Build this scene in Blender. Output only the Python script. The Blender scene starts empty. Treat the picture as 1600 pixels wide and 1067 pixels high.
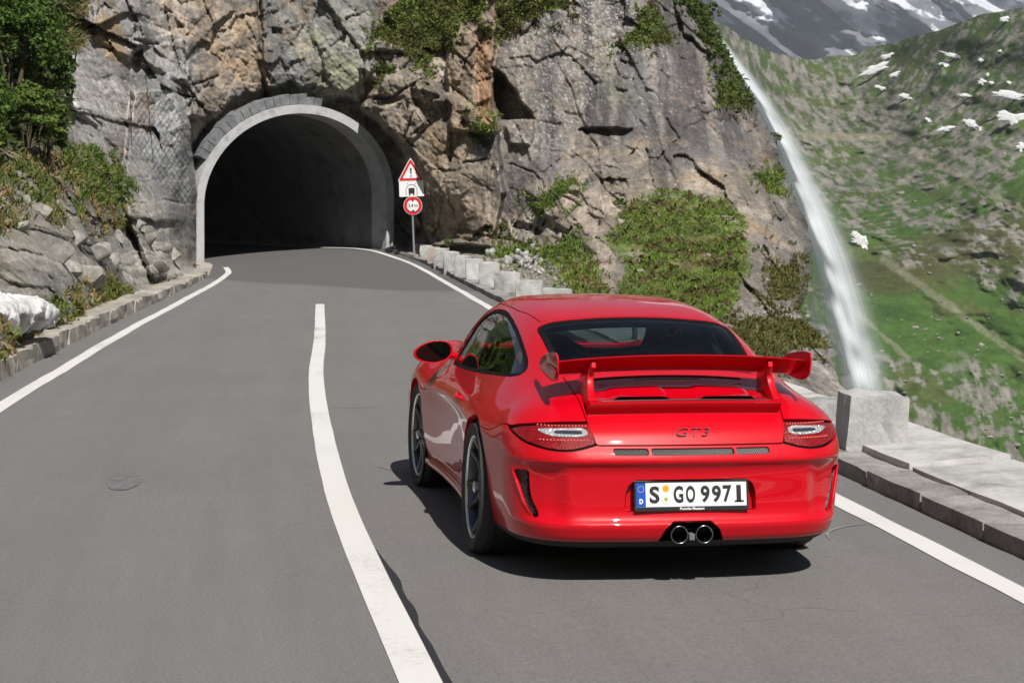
import bpy, bmesh, math, random
import numpy as np
from mathutils import Vector, Matrix

random.seed(7)
RNG = np.random.default_rng(7)
scn = bpy.context.scene
col = scn.collection

# ---------------------------------------------------------------- camera, sky, sun, exposure
FPX = 2900.0                      # focal length in pixels of the 1600 px wide photograph
YAW, PITCH, ROLL = 0.1743, -0.0653, 0.0085
CAM = np.array([-2.2533, -9.0598, 1.6550])
_f = np.array([math.sin(YAW) * math.cos(PITCH), math.cos(YAW) * math.cos(PITCH), math.sin(PITCH)])
_r = np.cross(_f, [0, 0, 1]); _r /= np.linalg.norm(_r)
_u = np.cross(_r, _f)
CR = math.cos(ROLL) * _r + math.sin(ROLL) * _u
CU = -math.sin(ROLL) * _r + math.cos(ROLL) * _u
CF = _f
cam_data = bpy.data.cameras.new('camera')
cam = bpy.data.objects.new('camera', cam_data)
col.objects.link(cam)
cam.matrix_world = Matrix((
    (CR[0], CU[0], -CF[0], CAM[0]), (CR[1], CU[1], -CF[1], CAM[1]),
    (CR[2], CU[2], -CF[2], CAM[2]), (0, 0, 0, 1)))
cam_data.sensor_width = 36.0
cam_data.lens = 36.0 * FPX / 1600.0
cam_data.clip_start = 0.1
cam_data.clip_end = 20000
cam_data.dof.use_dof = True
cam_data.dof.focus_distance = 8.6
cam_data.dof.aperture_fstop = 18.0
scn.camera = cam

SUN_DIR = np.array([-0.10, 0.80, -0.93])      # the way the light travels
SUN_DIR = SUN_DIR / np.linalg.norm(SUN_DIR)
SUN_EL = math.asin(-SUN_DIR[2])
SUN_AZ = math.atan2(-SUN_DIR[0], -SUN_DIR[1])   # clockwise from +y
world = bpy.data.worlds.new('World')
scn.world = world
world.use_nodes = True
wn = world.node_tree.nodes
wl = world.node_tree.links
wn.clear()
sky = wn.new('ShaderNodeTexSky')
sky.sky_type = 'NISHITA'
sky.sun_disc = False
sky.sun_elevation = SUN_EL
sky.sun_rotation = SUN_AZ
sky.altitude = 2300
sky.air_density = 0.5
sky.dust_density = 0.15
sky.ozone_density = 1.5
bg = wn.new('ShaderNodeBackground')
bg.inputs['Strength'].default_value = 0.05
wo = wn.new('ShaderNodeOutputWorld')
wl.new(sky.outputs[0], bg.inputs[0])
wl.new(bg.outputs[0], wo.inputs[0])
sun_data = bpy.data.lights.new('sun', 'SUN')
sun_data.energy = 4.9
sun_data.angle = math.radians(0.53)
sun_data.color = (1.0, 0.955, 0.89)
sun = bpy.data.objects.new('sun', sun_data)
col.objects.link(sun)
sun.rotation_euler = Vector(SUN_DIR).to_track_quat('-Z', 'Y').to_euler()
scn.view_settings.view_transform = 'Standard'
scn.view_settings.look = 'None'
scn.view_settings.gamma = 1.0
scn.view_settings.use_curve_mapping = False
scn.view_settings.exposure = 0.52
scn.cycles.max_bounces = 10
scn.cycles.transparent_max_bounces = 24
scn.cycles.transmission_bounces = 6
scn.cycles.caustics_reflective = False
scn.cycles.caustics_refractive = False

# ---------------------------------------------------------------- helpers
def pix(px, py, d):
    """Point(s) seen at pixel px,py of the 1600x1067 photograph, d metres along the lens axis."""
    px = np.asarray(px, float); py = np.asarray(py, float); d = np.asarray(d, float)
    a = ((px - 800.0) / FPX)[..., None]; b = ((533.5 - py) / FPX)[..., None]
    return CAM + (CF + a * CR + b * CU) * d[..., None]

def to_pix(p):
    q = np.asarray(p, float) - CAM
    z = q @ CF
    return 800 + FPX * (q @ CR) / z, 533.5 - FPX * (q @ CU) / z, z

def tag(o, label=None, cat=None, group=None, kind=None):
    if label: o['label'] = label
    if cat: o['category'] = cat
    if group: o['group'] = group
    if kind: o['kind'] = kind
    return o

def empty(name, loc=(0, 0, 0), label=None, cat=None, group=None, kind=None, rz=0.0):
    o = bpy.data.objects.new(name, None)
    o.empty_display_size = 0.1
    o.location = loc
    o.rotation_euler = (0, 0, rz)
    col.objects.link(o)
    return tag(o, label, cat, group, kind)

def obj(name, me, mat=None, parent=None):
    o = bpy.data.objects.new(name, me)
    if mat is not None:
        me.materials.append(mat)
    col.objects.link(o)
    if parent is not None:
        o.parent = parent
    return o

def mesh(name, V, F, smooth=False):
    """V (n,3); F: array (m,3|4) or list of polygons."""
    me = bpy.data.meshes.new(name)
    V = np.asarray(V, np.float32)
    if isinstance(F, np.ndarray):
        m, k = F.shape
        me.vertices.add(len(V)); me.vertices.foreach_set('co', V.ravel())
        me.loops.add(m * k); me.loops.foreach_set('vertex_index', F.astype(np.int32).ravel())
        me.polygons.add(m); me.polygons.foreach_set('loop_start', np.arange(0, m * k, k, dtype=np.int32))
        me.polygons.foreach_set('loop_total', np.full(m, k, np.int32))
        me.update(calc_edges=True)
        me.validate()
    else:
        me.from_pydata([tuple(map(float, v)) for v in V], [], [tuple(map(int, f)) for f in F])
    if smooth:
        me.polygons.foreach_set('use_smooth', np.ones(len(me.polygons), bool))
    me.update()
    return me

def set_col(me, C, name='tint'):
    a = me.color_attributes.new(name, 'FLOAT_COLOR', 'POINT')
    c = np.ones((len(me.vertices), 4), np.float32)
    C = np.asarray(C)
    c[:, :C.shape[1]] = C
    a.data.foreach_set('color', c.ravel())

class MB:
    """collects simple solids into one mesh"""
    def __init__(s): s.V = []; s.F = []
    def add(s, V, F):
        b = len(s.V)
        s.V += [tuple(map(float, v)) for v in V]
        s.F += [tuple(i + b for i in f) for f in F]
        return s
    def box(s, c, d, M=None, taper=1.0):
        c = np.array(c, float); d = np.array(d, float) / 2
        P = []
        for z in (-1, 1):
            k = taper if z > 0 else 1.0
            for x, y in ((-1, -1), (1, -1), (1, 1), (-1, 1)):
                p = np.array([x * d[0] * k, y * d[1] * k, z * d[2]])
                if M is not None: p = np.array(M) @ p
                P.append(c + p)
        return s.add(P, [(3, 2, 1, 0), (4, 5, 6, 7), (0, 1, 5, 4), (1, 2, 6, 5), (2, 3, 7, 6), (3, 0, 4, 7)])
    def tube(s, pts, r, n=8, caps=True):
        pts = [np.array(p, float) for p in pts]
        r = r if hasattr(r, '__len__') else [r] * len(pts)
        V = []; F = []
        up = None
        for i, p in enumerate(pts):
            t = pts[min(i + 1, len(pts) - 1)] - pts[max(i - 1, 0)]
            t = t / (np.linalg.norm(t) + 1e-12)
            if up is None:
                up = np.cross(t, [0, 0, 1.0])
                if np.linalg.norm(up) < 1e-3: up = np.array([1.0, 0, 0])
            a = up - t * (up @ t); a /= np.linalg.norm(a) + 1e-12
            up = a
            b = np.cross(t, a)
            for k in range(n):
                w = 2 * math.pi * k / n
                V.append(p + r[i] * (math.cos(w) * a + math.sin(w) * b))
        for i in range(len(pts) - 1):
            for k in range(n):
                k2 = (k + 1) % n
                F.append((i * n + k, i * n + k2, (i + 1) * n + k2, (i + 1) * n + k))
        if caps:
            F.append(tuple(range(n))[::-1]); F.append(tuple(range((len(pts) - 1) * n, len(pts) * n)))
        return s.add(V, F)
    def lathe(s, prof, c=(0, 0, 0), axis=(1, 0, 0), n=48, closed=False):
        """prof: list of (radius, along axis)"""
        ax = np.array(axis, float); ax /= np.linalg.norm(ax)
        a = np.cross(ax, [0, 0, 1.0])
        if np.linalg.norm(a) < 1e-3: a = np.array([1.0, 0, 0])
        a /= np.linalg.norm(a); b = np.cross(ax, a)
        V = []; F = []
        for r, t in prof:
            for k in range(n):
                w = 2 * math.pi * k / n
                V.append(np.array(c) + ax * t + r * (math.cos(w) * a + math.sin(w) * b))
        m = len(prof)
        for i in range(m - (0 if closed else 1)):
            j = (i + 1) % m
            for k in range(n):
                k2 = (k + 1) % n
                F.append((i * n + k, i * n + k2, j * n + k2, j * n + k))
        return s.add(V, F)
    def prism(s, poly, fn0, fn1):
        """polygon outline mapped by fn0 / fn1 to two 3-D outlines, capped"""
        n = len(poly)
        V = [fn0(p) for p in poly] + [fn1(p) for p in poly]
        F = [tuple(range(n))[::-1], tuple(range(n, 2 * n))]
        for i in range(n):
            j = (i + 1) % n
            F.append((i, j, n + j, n + i))
        return s.add(V, F)
    def build(s, name, mat, parent=None, smooth=False, bevel=0.0, auto=None):
        me = mesh(name, np.array(s.V), s.F, smooth)
        bm = bmesh.new(); bm.from_mesh(me)
        bmesh.ops.recalc_face_normals(bm, faces=bm.faces)
        if bevel > 0:
            es = [e for e in bm.edges if e.is_manifold and e.calc_face_angle(0) > 0.6]
            bmesh.ops.bevel(bm, geom=es, offset=bevel, segments=2, affect='EDGES', profile=0.6, clamp_overlap=True)
        bm.to_mesh(me); bm.free()
        if smooth or auto:
            me.polygons.foreach_set('use_smooth', np.ones(len(me.polygons), bool))
            if auto: me.set_sharp_from_angle(angle=math.radians(auto))
        return obj(name, me, mat, parent)

def copy_tree(o, parent=None):
    c = o.copy(); col.objects.link(c)
    if parent is not None: c.parent = parent
    for ch in [x for x in scn.objects if x.parent == o]:
        copy_tree(ch, c)
    return c

# ---- noise in numpy
def _hash(i, j, k, seed):
    with np.errstate(over='ignore'):
        h = (i.astype(np.int64) * 374761393 + j.astype(np.int64) * 668265263 + k.astype(np.int64) * 2147483647 + np.int64(seed) * 1274126177)
        h = (h ^ (h >> 13)) * np.int64(1274126177)
        h = h ^ (h >> 16)
        h = (h * np.int64(2246822519)) & np.int64(0x7fffffff)
        h = h ^ (h >> 15)
    return (h & np.int64(0xffffff)).astype(np.float64) / float(0xffffff)

def vnoise(P, seed=0):
    """value noise -1..1 at points (n,3) (or (n,2))"""
    P = np.asarray(P, float)
    if P.shape[1] == 2: P = np.column_stack([P, np.zeros(len(P))])
    I = np.floor(P); f = P - I; I = I.astype(np.int64)
    w = f * f * f * (f * (f * 6 - 15) + 10)
    o = 0
    for a in (0, 1):
        wx = w[:, 0] if a else 1 - w[:, 0]
        for b in (0, 1):
            wy = w[:, 1] if b else 1 - w[:, 1]
            for c in (0, 1):
                wz = w[:, 2] if c else 1 - w[:, 2]
                o = o + wx * wy * wz * _hash(I[:, 0] + a, I[:, 1] + b, I[:, 2] + c, seed)
    return o * 2 - 1

def fbm(P, seed=0, octv=4, gain=0.5, lac=2.03):
    P = np.asarray(P, float); a = 1.0; s = 0; t = 0
    for k in range(octv):
        s = s + a * vnoise(P * (lac ** k) + 17.3 * k, seed + k * 13)
        t += a; a *= gain
    return s / t

def worley(P, seed=0, jit=0.95):
    """2-D or 3-D cells: F1, F2 distances, cell id hash (n,), vector to the cell's centre"""
    P = np.asarray(P, float); n, dim = P.shape
    I = np.floor(P).astype(np.int64)
    b1 = np.full(n, 9e9); b2 = np.full(n, 9e9); cid = np.zeros((n, dim), np.int64); vec = np.zeros((n, dim))
    rng = (-1, 0, 1)
    for a in rng:
        for b in rng:
            for c in (rng if dim == 3 else (0,)):
                J = [I[:, 0] + a, I[:, 1] + b] + ([I[:, 2] + c] if dim == 3 else [])
                kk = J[2] if dim == 3 else np.zeros(n, np.int64)
                q = np.stack([J[m] + 0.5 + jit * (_hash(J[0], J[1], kk, seed + 101 * (m + 1)) - 0.5) for m in range(dim)], 1)
                dv = P - q; d = np.sqrt((dv * dv).sum(1))
                m1 = d < b1
                b2 = np.where(m1, b1, np.minimum(b2, d))
                b1 = np.where(m1, d, b1)
                vec[m1] = dv[m1]
                cid[m1] = np.stack(J, 1)[m1]
    kk = cid[:, 2] if dim == 3 else np.zeros(n, np.int64)
    h = [_hash(cid[:, 0], cid[:, 1], kk, seed + 900 + m) for m in range(4)]
    return b1, b2, h, vec

def sstep(a, b, x):
    t = np.clip((x - a) / (b - a), 0, 1)
    return t * t * (3 - 2 * t)

def sd_poly(X, Y, poly):
    """signed distance to a polygon, negative inside"""
    poly = np.asarray(poly, float); n = len(poly)
    d = np.full(X.shape, 9e9); s = np.ones(X.shape)
    for i in range(n):
        a = poly[i]; b = poly[i - 1]
        ex, ey = b - a
        wx, wy = X - a[0], Y - a[1]
        t = np.clip((wx * ex + wy * ey) / (ex * ex + ey * ey + 1e-12), 0, 1)
        d = np.minimum(d, (wx - ex * t) ** 2 + (wy - ey * t) ** 2)
        c1 = Y >= a[1]; c2 = Y < b[1]; c3 = ex * wy > ey * wx
        s = np.where((c1 & c2 & c3) | (~c1 & ~c2 & ~c3), -s, s)
    return s * np.sqrt(d)

def chaikin(poly, n=2, closed=True):
    P = [np.array(p, float) for p in poly]
    for _ in range(n):
        Q = []
        m = len(P)
        if not closed: Q.append(P[0])
        for i in range(m if closed else m - 1):
            a = P[i]; b = P[(i + 1) % m]
            Q += [0.75 * a + 0.25 * b, 0.25 * a + 0.75 * b]
        if not closed: Q.append(P[-1])
        P = Q
    return P

# ---- materials
def nodes(name):
    m = bpy.data.materials.new(name); m.use_nodes = True
    nt = m.node_tree; nt.nodes.clear()
    out = nt.nodes.new('ShaderNodeOutputMaterial')
    b = nt.nodes.new('ShaderNodeBsdfPrincipled')
    nt.links.new(b.outputs[0], out.inputs[0])
    return m, nt, b, out

def mat(name, base, rough=0.5, metal=0.0, coat=0.0, spec=0.5, grain=0.0, gscale=40.0, bump=0.0, bscale=200.0, coat_rough=0.03):
    m, nt, b, out = nodes(name)
    b.inputs['Base Color'].default_value = (*base, 1)
    b.inputs['Roughness'].default_value = rough
    b.inputs['Metallic'].default_value = metal
    b.inputs['Coat Weight'].default_value = coat
    b.inputs['Coat Roughness'].default_value = coat_rough
    b.inputs['Specular IOR Level'].default_value = spec
    tc = nt.nodes.new('ShaderNodeTexCoord')
    if grain > 0:
        n = nt.nodes.new('ShaderNodeTexNoise'); n.inputs['Scale'].default_value = gscale; n.inputs['Detail'].default_value = 6
        nt.links.new(tc.outputs['Object'], n.inputs['Vector'])
        mr = nt.nodes.new('ShaderNodeMapRange'); mr.inputs[1].default_value = 0.25; mr.inputs[2].default_value = 0.75
        mr.inputs[3].default_value = 1 - grain; mr.inputs[4].default_value = 1 + grain
        nt.links.new(n.outputs[0], mr.inputs[0])
        mx = nt.nodes.new('ShaderNodeVectorMath'); mx.operation = 'SCALE'
        mx.inputs[0].default_value = base
        nt.links.new(mr.outputs[0], mx.inputs['Scale'])
        nt.links.new(mx.outputs[0], b.inputs['Base Color'])
    if bump > 0:
        n2 = nt.nodes.new('ShaderNodeTexNoise'); n2.inputs['Scale'].default_value = bscale; n2.inputs['Detail'].default_value = 5
        nt.links.new(tc.outputs['Object'], n2.inputs['Vector'])
        bp = nt.nodes.new('ShaderNodeBump'); bp.inputs['Strength'].default_value = bump; bp.inputs['Distance'].default_value = 0.02
        nt.links.new(n2.outputs[0], bp.inputs['Height'])
        nt.links.new(bp.outputs[0], b.inputs['Normal'])
    return m

def tint_mat(name, rough=0.9, spec=0.25, var=0.25, vscale=6.0, bump=0.4, bscale=14.0, bdist=0.03, attr='tint', transl=0.0):
    """colour from the mesh's own colour attribute, broken up by fine noise"""
    m, nt, b, out = nodes(name)
    at = nt.nodes.new('ShaderNodeAttribute'); at.attribute_name = attr
    tc = nt.nodes.new('ShaderNodeTexCoord')
    n = nt.nodes.new('ShaderNodeTexNoise'); n.inputs['Scale'].default_value = vscale; n.inputs['Detail'].default_value = 9; n.inputs['Roughness'].default_value = 0.68
    nt.links.new(tc.outputs['Object'], n.inputs['Vector'])
    mr = nt.nodes.new('ShaderNodeMapRange'); mr.inputs[1].default_value = 0.3; mr.inputs[2].default_value = 0.7
    mr.inputs[3].default_value = 1 - var; mr.inputs[4].default_value = 1 + var
    nt.links.new(n.outputs[0], mr.inputs[0])
    mx = nt.nodes.new('ShaderNodeVectorMath'); mx.operation = 'SCALE'
    nt.links.new(at.outputs['Color'], mx.inputs[0]); nt.links.new(mr.outputs[0], mx.inputs['Scale'])
    nt.links.new(mx.outputs[0], b.inputs['Base Color'])
    b.inputs['Roughness'].default_value = rough
    b.inputs['Specular IOR Level'].default_value = spec
    if bump > 0:
        n2 = nt.nodes.new('ShaderNodeTexNoise'); n2.inputs['Scale'].default_value = bscale; n2.inputs['Detail'].default_value = 10; n2.inputs['Roughness'].default_value = 0.7
        nt.links.new(tc.outputs['Object'], n2.inputs['Vector'])
        bp = nt.nodes.new('ShaderNodeBump'); bp.inputs['Strength'].default_value = bump; bp.inputs['Distance'].default_value = bdist
        nt.links.new(n2.outputs[0], bp.inputs['Height']); nt.links.new(bp.outputs[0], b.inputs['Normal'])
    if transl > 0:
        tr = nt.nodes.new('ShaderNodeBsdfTranslucent')
        nt.links.new(mx.outputs[0], tr.inputs[0])
        ms = nt.nodes.new('ShaderNodeMixShader'); ms.inputs[0].default_value = transl
        nt.links.new(b.outputs[0], ms.inputs[1]); nt.links.new(tr.outputs[0], ms.inputs[2])
        nt.links.new(ms.outputs[0], out.inputs[0])
    return m

def glass_mat(name, tint, refl=0.12, rough=0.0):
    """thin pane: tinted see-through plus a Fresnel gloss"""
    m, nt, b, out = nodes(name)
    nt.nodes.remove(b)
    tr = nt.nodes.new('ShaderNodeBsdfTransparent'); tr.inputs[0].default_value = (*tint, 1)
    gl = nt.nodes.new('ShaderNodeBsdfGlossy'); gl.inputs['Roughness'].default_value = rough
    gl.inputs['Color'].default_value = (0.95, 0.97, 1, 1)
    fr = nt.nodes.new('ShaderNodeFresnel'); fr.inputs[0].default_value = 1.5
    ad = nt.nodes.new('ShaderNodeMath'); ad.operation = 'MULTIPLY'; ad.inputs[1].default_value = refl / 0.04 * 0.5
    ad.use_clamp = True
    nt.links.new(fr.outputs[0], ad.inputs[0])
    ms = nt.nodes.new('ShaderNodeMixShader')
    nt.links.new(ad.outputs[0], ms.inputs[0]); nt.links.new(tr.outputs[0], ms.inputs[1]); nt.links.new(gl.outputs[0], ms.inputs[2])
    nt.links.new(ms.outputs[0], out.inputs[0])
    return m

# ================================================================ the road
def catmull(P, n):
    P = np.array(P, float)
    t = np.r_[0, np.cumsum(np.linalg.norm(np.diff(P[:, :3], axis=0), axis=1))]
    out = []
    fs = [interp_c(t, P[:, k]) for k in range(P.shape[1])]
    tt = np.linspace(0, t[-1], n)
    return np.stack([f(tt) for f in fs], 1)

def interp_c(xs, ys):
    h = np.diff(xs); d = np.diff(ys) / h
    m = np.zeros(len(xs)); m[1:-1] = (d[:-1] * h[1:] + d[1:] * h[:-1]) / (h[1:] + h[:-1]); m[0] = d[0]; m[-1] = d[-1]
    def f(x):
        i = np.clip(np.searchsorted(xs, x) - 1, 0, len(h) - 1)
        t = (x - xs[i]) / h[i]
        return ((1 + 2 * t) * (1 - t) ** 2 * ys[i] + t * (1 - t) ** 2 * h[i] * m[i] + t * t * (3 - 2 * t) * ys[i + 1] + t * t * (t - 1) * h[i] * m[i + 1])
    return f

# centre of the two edge lines, matched station by station (left, right)
PBL, PBR = pix(316, 413, 52.0), pix(600, 391.5, 55.2)      # feet of the tunnel mouth
ax_in = PBR - PBL; ax_in[2] = 0; PW = np.linalg.norm(ax_in); PU = ax_in / PW          # along the mouth
PN = np.array([-PU[1], PU[0], 0.0])                                                   # into the hill
LEFT = [(-5.0, -60, 0), (-4.55, -30, 0), (-4.27, -12, 0), (-4.17, -4, 0), (-4.08, 1.5, 0), (-3.88, 6.7, 0),
        pix(113, 568, 20.6), pix(216, 507, 27.5), pix(274, 476.5, 32.6), pix(327, 447.5, 39.6), pix(349, 433.5, 44.4), pix(357, 424, 47.6), pix(345, 415.5, 50.3),
        PBL + PU * .20 + PN * .3]
RIGHT = [(.4, -60, 0), (.85, -30, 0), (1.12, -12, 0), (1.30, -4, 0), (1.58, 1.4, 0), (1.92, 7.0, 0),
         (2.30, 12.2, .03), (2.72, 19.0, .08), pix(760, 478, 32.6), pix(717, 453, 39.6), pix(690, 438, 44.4), pix(666, 424, 49.0), pix(628, 406.5, 52.8),
         PBR - PU * .55 - PN * .15]
LEFT = [np.array(p, float) for p in LEFT]; RIGHT = [np.array(p, float) for p in RIGHT]
# both lines bend left inside the bore
bend = []
for k, s in enumerate((4, 9, 15, 22)):
    a = 0.10 * k
    off = PN * s - PU * (.010 * s * s)
    LEFT.append(PBL + PU * .25 + off + np.array([0, 0, .01 * s])); RIGHT.append(PBR - PU * .45 + off + np.array([0, 0, .01 * s]))
NST = 360
_par = np.r_[0, np.cumsum([np.linalg.norm(.5 * (LEFT[i + 1] + RIGHT[i + 1] - LEFT[i] - RIGHT[i])) for i in range(len(LEFT) - 1)])]
def rail(P):
    P = np.array(P); fs = [interp_c(_par, P[:, k]) for k in range(3)]
    return lambda t: np.stack([f(np.asarray(t, float)) for f in fs], -1)
railL, railR = rail(LEFT), rail(RIGHT)
def road_at(t, v):
    """v = 0 left edge line, 1 right edge line"""
    a, b = railL(t), railR(t)
    return a + (b - a) * np.asarray(v)[..., None]
def road_off(t, side, o):
    """o metres outside the left (-1) or right (+1) edge line"""
    a, b = railL(t), railR(t)
    d = (b - a); d[..., 2] *= .3; d /= np.linalg.norm(d, axis=-1, keepdims=True)
    return (a - d * o) if side < 0 else (b + d * o)
TEND = _par[-1]
def t_of_y(y):   # station whose middle has world y
    ts = np.linspace(0, TEND, 3000); m = road_at(ts, np.full(3000, .5))[:, 1]
    return float(np.interp(y, m, ts))
T_MOUTH = _par[13]

KERB_L, KERB_R = .42, .36
def build_road():
    ts = np.unique(np.r_[np.linspace(0, 50, 60), np.linspace(50, TEND, NST)])
    nv = 40
    rows = []
    for t in ts:
        a, b = road_off(np.array([t]), -1, KERB_L + .04)[0], road_off(np.array([t]), 1, KERB_R + .04)[0]
        rows.append(a + (b - a) * np.linspace(0, 1, nv)[:, None])
    V = np.array(rows).reshape(-1, 3)
    V[:, 2] += .010 * fbm(V[:, :2] * .35, 5, 3)
    i, j = np.meshgrid(np.arange(len(ts) - 1), np.arange(nv - 1), indexing='ij')
    b0 = (i * nv + j).ravel()
    F = np.stack([b0, b0 + 1, b0 + nv + 1, b0 + nv], 1)
    me = mesh('road', V, F, True)
    # newer, darker surface in front of the tunnel; attribute only says which surfacing lies where
    tt = np.repeat(ts, nv)
    new = sstep(-.5, .5, tt - (_par[9] + 1.2) + 1.3 * vnoise(V[:, :2] * .5, 3) + 2.6 * (np.tile(np.linspace(-1, 1, nv), len(ts))))
    lat = np.tile(np.linspace(0, 1, nv), len(ts))
    set_col(me, np.stack([new, lat, (tt - ts[0]) * .02], 1), 'wear')
    o = obj('road', me, asphalt())
    o['kind'] = 'structure'
    return o

def asphalt():
    m, nt, b, out = nodes('asphalt')
    L = nt.links; N = nt.nodes.new
    tc = N('ShaderNodeTexCoord'); at = N('ShaderNodeAttribute'); at.attribute_name = 'wear'
    sx = N('ShaderNodeSeparateColor'); L.new(at.outputs['Color'], sx.inputs[0])
    def noise(scale, det=6, rough=.6, vec=None):
        n = N('ShaderNodeTexNoise'); n.inputs['Scale'].default_value = scale; n.inputs['Detail'].default_value = det; n.inputs['Roughness'].default_value = rough
        L.new(vec if vec is not None else tc.outputs['Object'], n.inputs['Vector']); return n.outputs[0]
    def mixc(f, a, c):
        x = N('ShaderNodeMix'); x.data_type = 'RGBA'
        for s_, v in ((0, f), (6, a), (7, c)):
            if hasattr(v, 'is_linked'): L.new(v, x.inputs[s_])
            else: x.inputs[s_].default_value = v if not isinstance(v, tuple) else (*v, 1)
        return x.outputs[2]
    def ramp(v, a, c, lo=0, hi=1):
        r = N('ShaderNodeMapRange'); r.inputs[1].default_value = a; r.inputs[2].default_value = c; r.inputs[3].default_value = lo; r.inputs[4].default_value = hi
        L.new(v, r.inputs[0]); return r.outputs[0]
    # along-the-road stretched grain: tyres polish the surface lengthwise
    mp = N('ShaderNodeMapping'); mp.inputs['Scale'].default_value = (1.0, .06, 1.0); L.new(tc.outputs['Object'], mp.inputs[0])
    base = mixc(ramp(noise(.45, 5), .35, .68), (.148, .145, .144), (.182, .177, .174))
    base = mixc(ramp(noise(9, 8, .7, mp.outputs[0]), .35, .7, 0, .35), base, (.215, .207, .201))
    base = mixc(ramp(noise(.16, 4), .45, .62, 0, .28), base, (.180, .160, .150))
    cv = N('ShaderNodeCombineXYZ'); ml = N('ShaderNodeMath'); ml.operation = 'MULTIPLY'; ml.inputs[1].default_value = 22; L.new(sx.outputs[1], ml.inputs[0]); L.new(ml.outputs[0], cv.inputs[0]); ml2 = N('ShaderNodeMath'); ml2.operation = 'MULTIPLY'; ml2.inputs[1].default_value = 9; L.new(sx.outputs[2], ml2.inputs[0]); L.new(ml2.outputs[0], cv.inputs[1])
    base = mixc(ramp(noise(1.0, 5, .62, cv.outputs[0]), .38, .66, 0, .42), base, (.122, .116, .112))
    base = mixc(ramp(noise(3.1, 4, .6, cv.outputs[0]), .55, .75, 0, .30), base, (.225, .217, .21))
    grit = mixc(ramp(noise(70, 5, .85), .36, .66), (.060, .058, .057), (.29, .28, .272))
    ct = N('ShaderNodeMath'); ct.operation = 'MULTIPLY'; ct.inputs[1].default_value = 8 * math.pi; L.new(sx.outputs[1], ct.inputs[0])
    cs = N('ShaderNodeMath'); cs.operation = 'COSINE'; L.new(ct.outputs[0], cs.inputs[0])
    trk = N('ShaderNodeMath'); trk.operation = 'MULTIPLY'; L.new(ramp(cs.outputs[0], -.3, .9, 0, .30), trk.inputs[0]); L.new(ramp(noise(.5, 4), .35, .65), trk.inputs[1])
    base = mixc(trk.outputs[0], base, (.115, .111, .108))
    dv = N('ShaderNodeVectorMath'); dv.operation = 'MULTIPLY_ADD'; nz = N('ShaderNodeTexNoise'); nz.inputs['Scale'].default_value = 1.6; nz.inputs['Detail'].default_value = 6; L.new(tc.outputs['Object'], nz.inputs['Vector'])
    L.new(nz.outputs['Color'], dv.inputs[0]); dv.inputs[1].default_value = (.9, .9, 0); L.new(tc.outputs['Object'], dv.inputs[2])
    vc = N('ShaderNodeTexVoronoi'); vc.feature = 'DISTANCE_TO_EDGE'; vc.inputs['Scale'].default_value = .30; L.new(dv.outputs[0], vc.inputs['Vector'])
    ck = N('ShaderNodeMath'); ck.operation = 'MULTIPLY'; L.new(ramp(vc.outputs['Distance'], .0018, .0036, .22, 0), ck.inputs[0]); L.new(ramp(noise(.33, 2), .55, .62), ck.inputs[1])
    base = mixc(.42, base, grit)
    base = mixc(ck.outputs[0], base, (.035, .035, .036))
    base = mixc(ramp(noise(2.2, 7, .7), .52, .74, 0, .30), base, (.128, .122, .119))
    base = mixc(sx.outputs[0], base, mixc(.3, (.088, .086, .087), grit))
    # a few sealed and rubbed spots
    vo = N('ShaderNodeTexNoise'); vo.inputs['Scale'].default_value = 1.3; vo.inputs['Detail'].default_value = 3; L.new(tc.outputs['Object'], vo.inputs['Vector'])
    base = mixc(ramp(vo.outputs[0], .69, .73, 0, .30), base, (.13, .13, .133))
    L.new(base, b.inputs['Base Color'])
    b.inputs['Roughness'].default_value = .82; b.inputs['Specular IOR Level'].default_value = .3
    bp = N('ShaderNodeBump'); bp.inputs['Strength'].default_value = .35; bp.inputs['Distance'].default_value = .008
    L.new(noise(150, 4, .7), bp.inputs['Height']); L.new(bp.outputs[0], b.inputs['Normal'])
    return m

def ribbon(name, t0, t1, fn, width, material, n=240, lift=.004, wob=.006, seed=1):
    ts = np.linspace(t0, t1, n)
    c = fn(ts)
    tang = np.gradient(c, axis=0); tang /= np.linalg.norm(tang, axis=1, keepdims=True)
    a, b = railL(ts), railR(ts); lat = b - a; lat /= np.linalg.norm(lat, axis=1, keepdims=True)
    w = width / 2 if np.isscalar(width) else width(ts) / 2
    w1 = w + wob * vnoise(np.stack([ts * 1.7, ts * 0 + seed], 1), seed)
    w2 = w + wob * vnoise(np.stack([ts * 1.7, ts * 0 + seed + 9], 1), seed + 3)
    zz = .010 * fbm(c[:, :2] * .35, 5, 3)
    V = []
    for k in np.linspace(-1, 1, 5):
        p = c + lat * (np.where(k < 0, w1, w2) * k)[:, None]
        p[:, 2] += .010 * fbm(p[:, :2] * .35, 5, 3) + lift
        V.append(p)
    V = np.stack(V, 1).reshape(-1, 3)
    i, j = np.meshgrid(np.arange(n - 1), np.arange(4), indexing='ij'); b0 = (i * 5 + j).ravel()
    o = obj(name, mesh(name, V, np.stack([b0, b0 + 1, b0 + 6, b0 + 5], 1), True), material)
    o['kind'] = 'structure'
    return o

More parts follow.
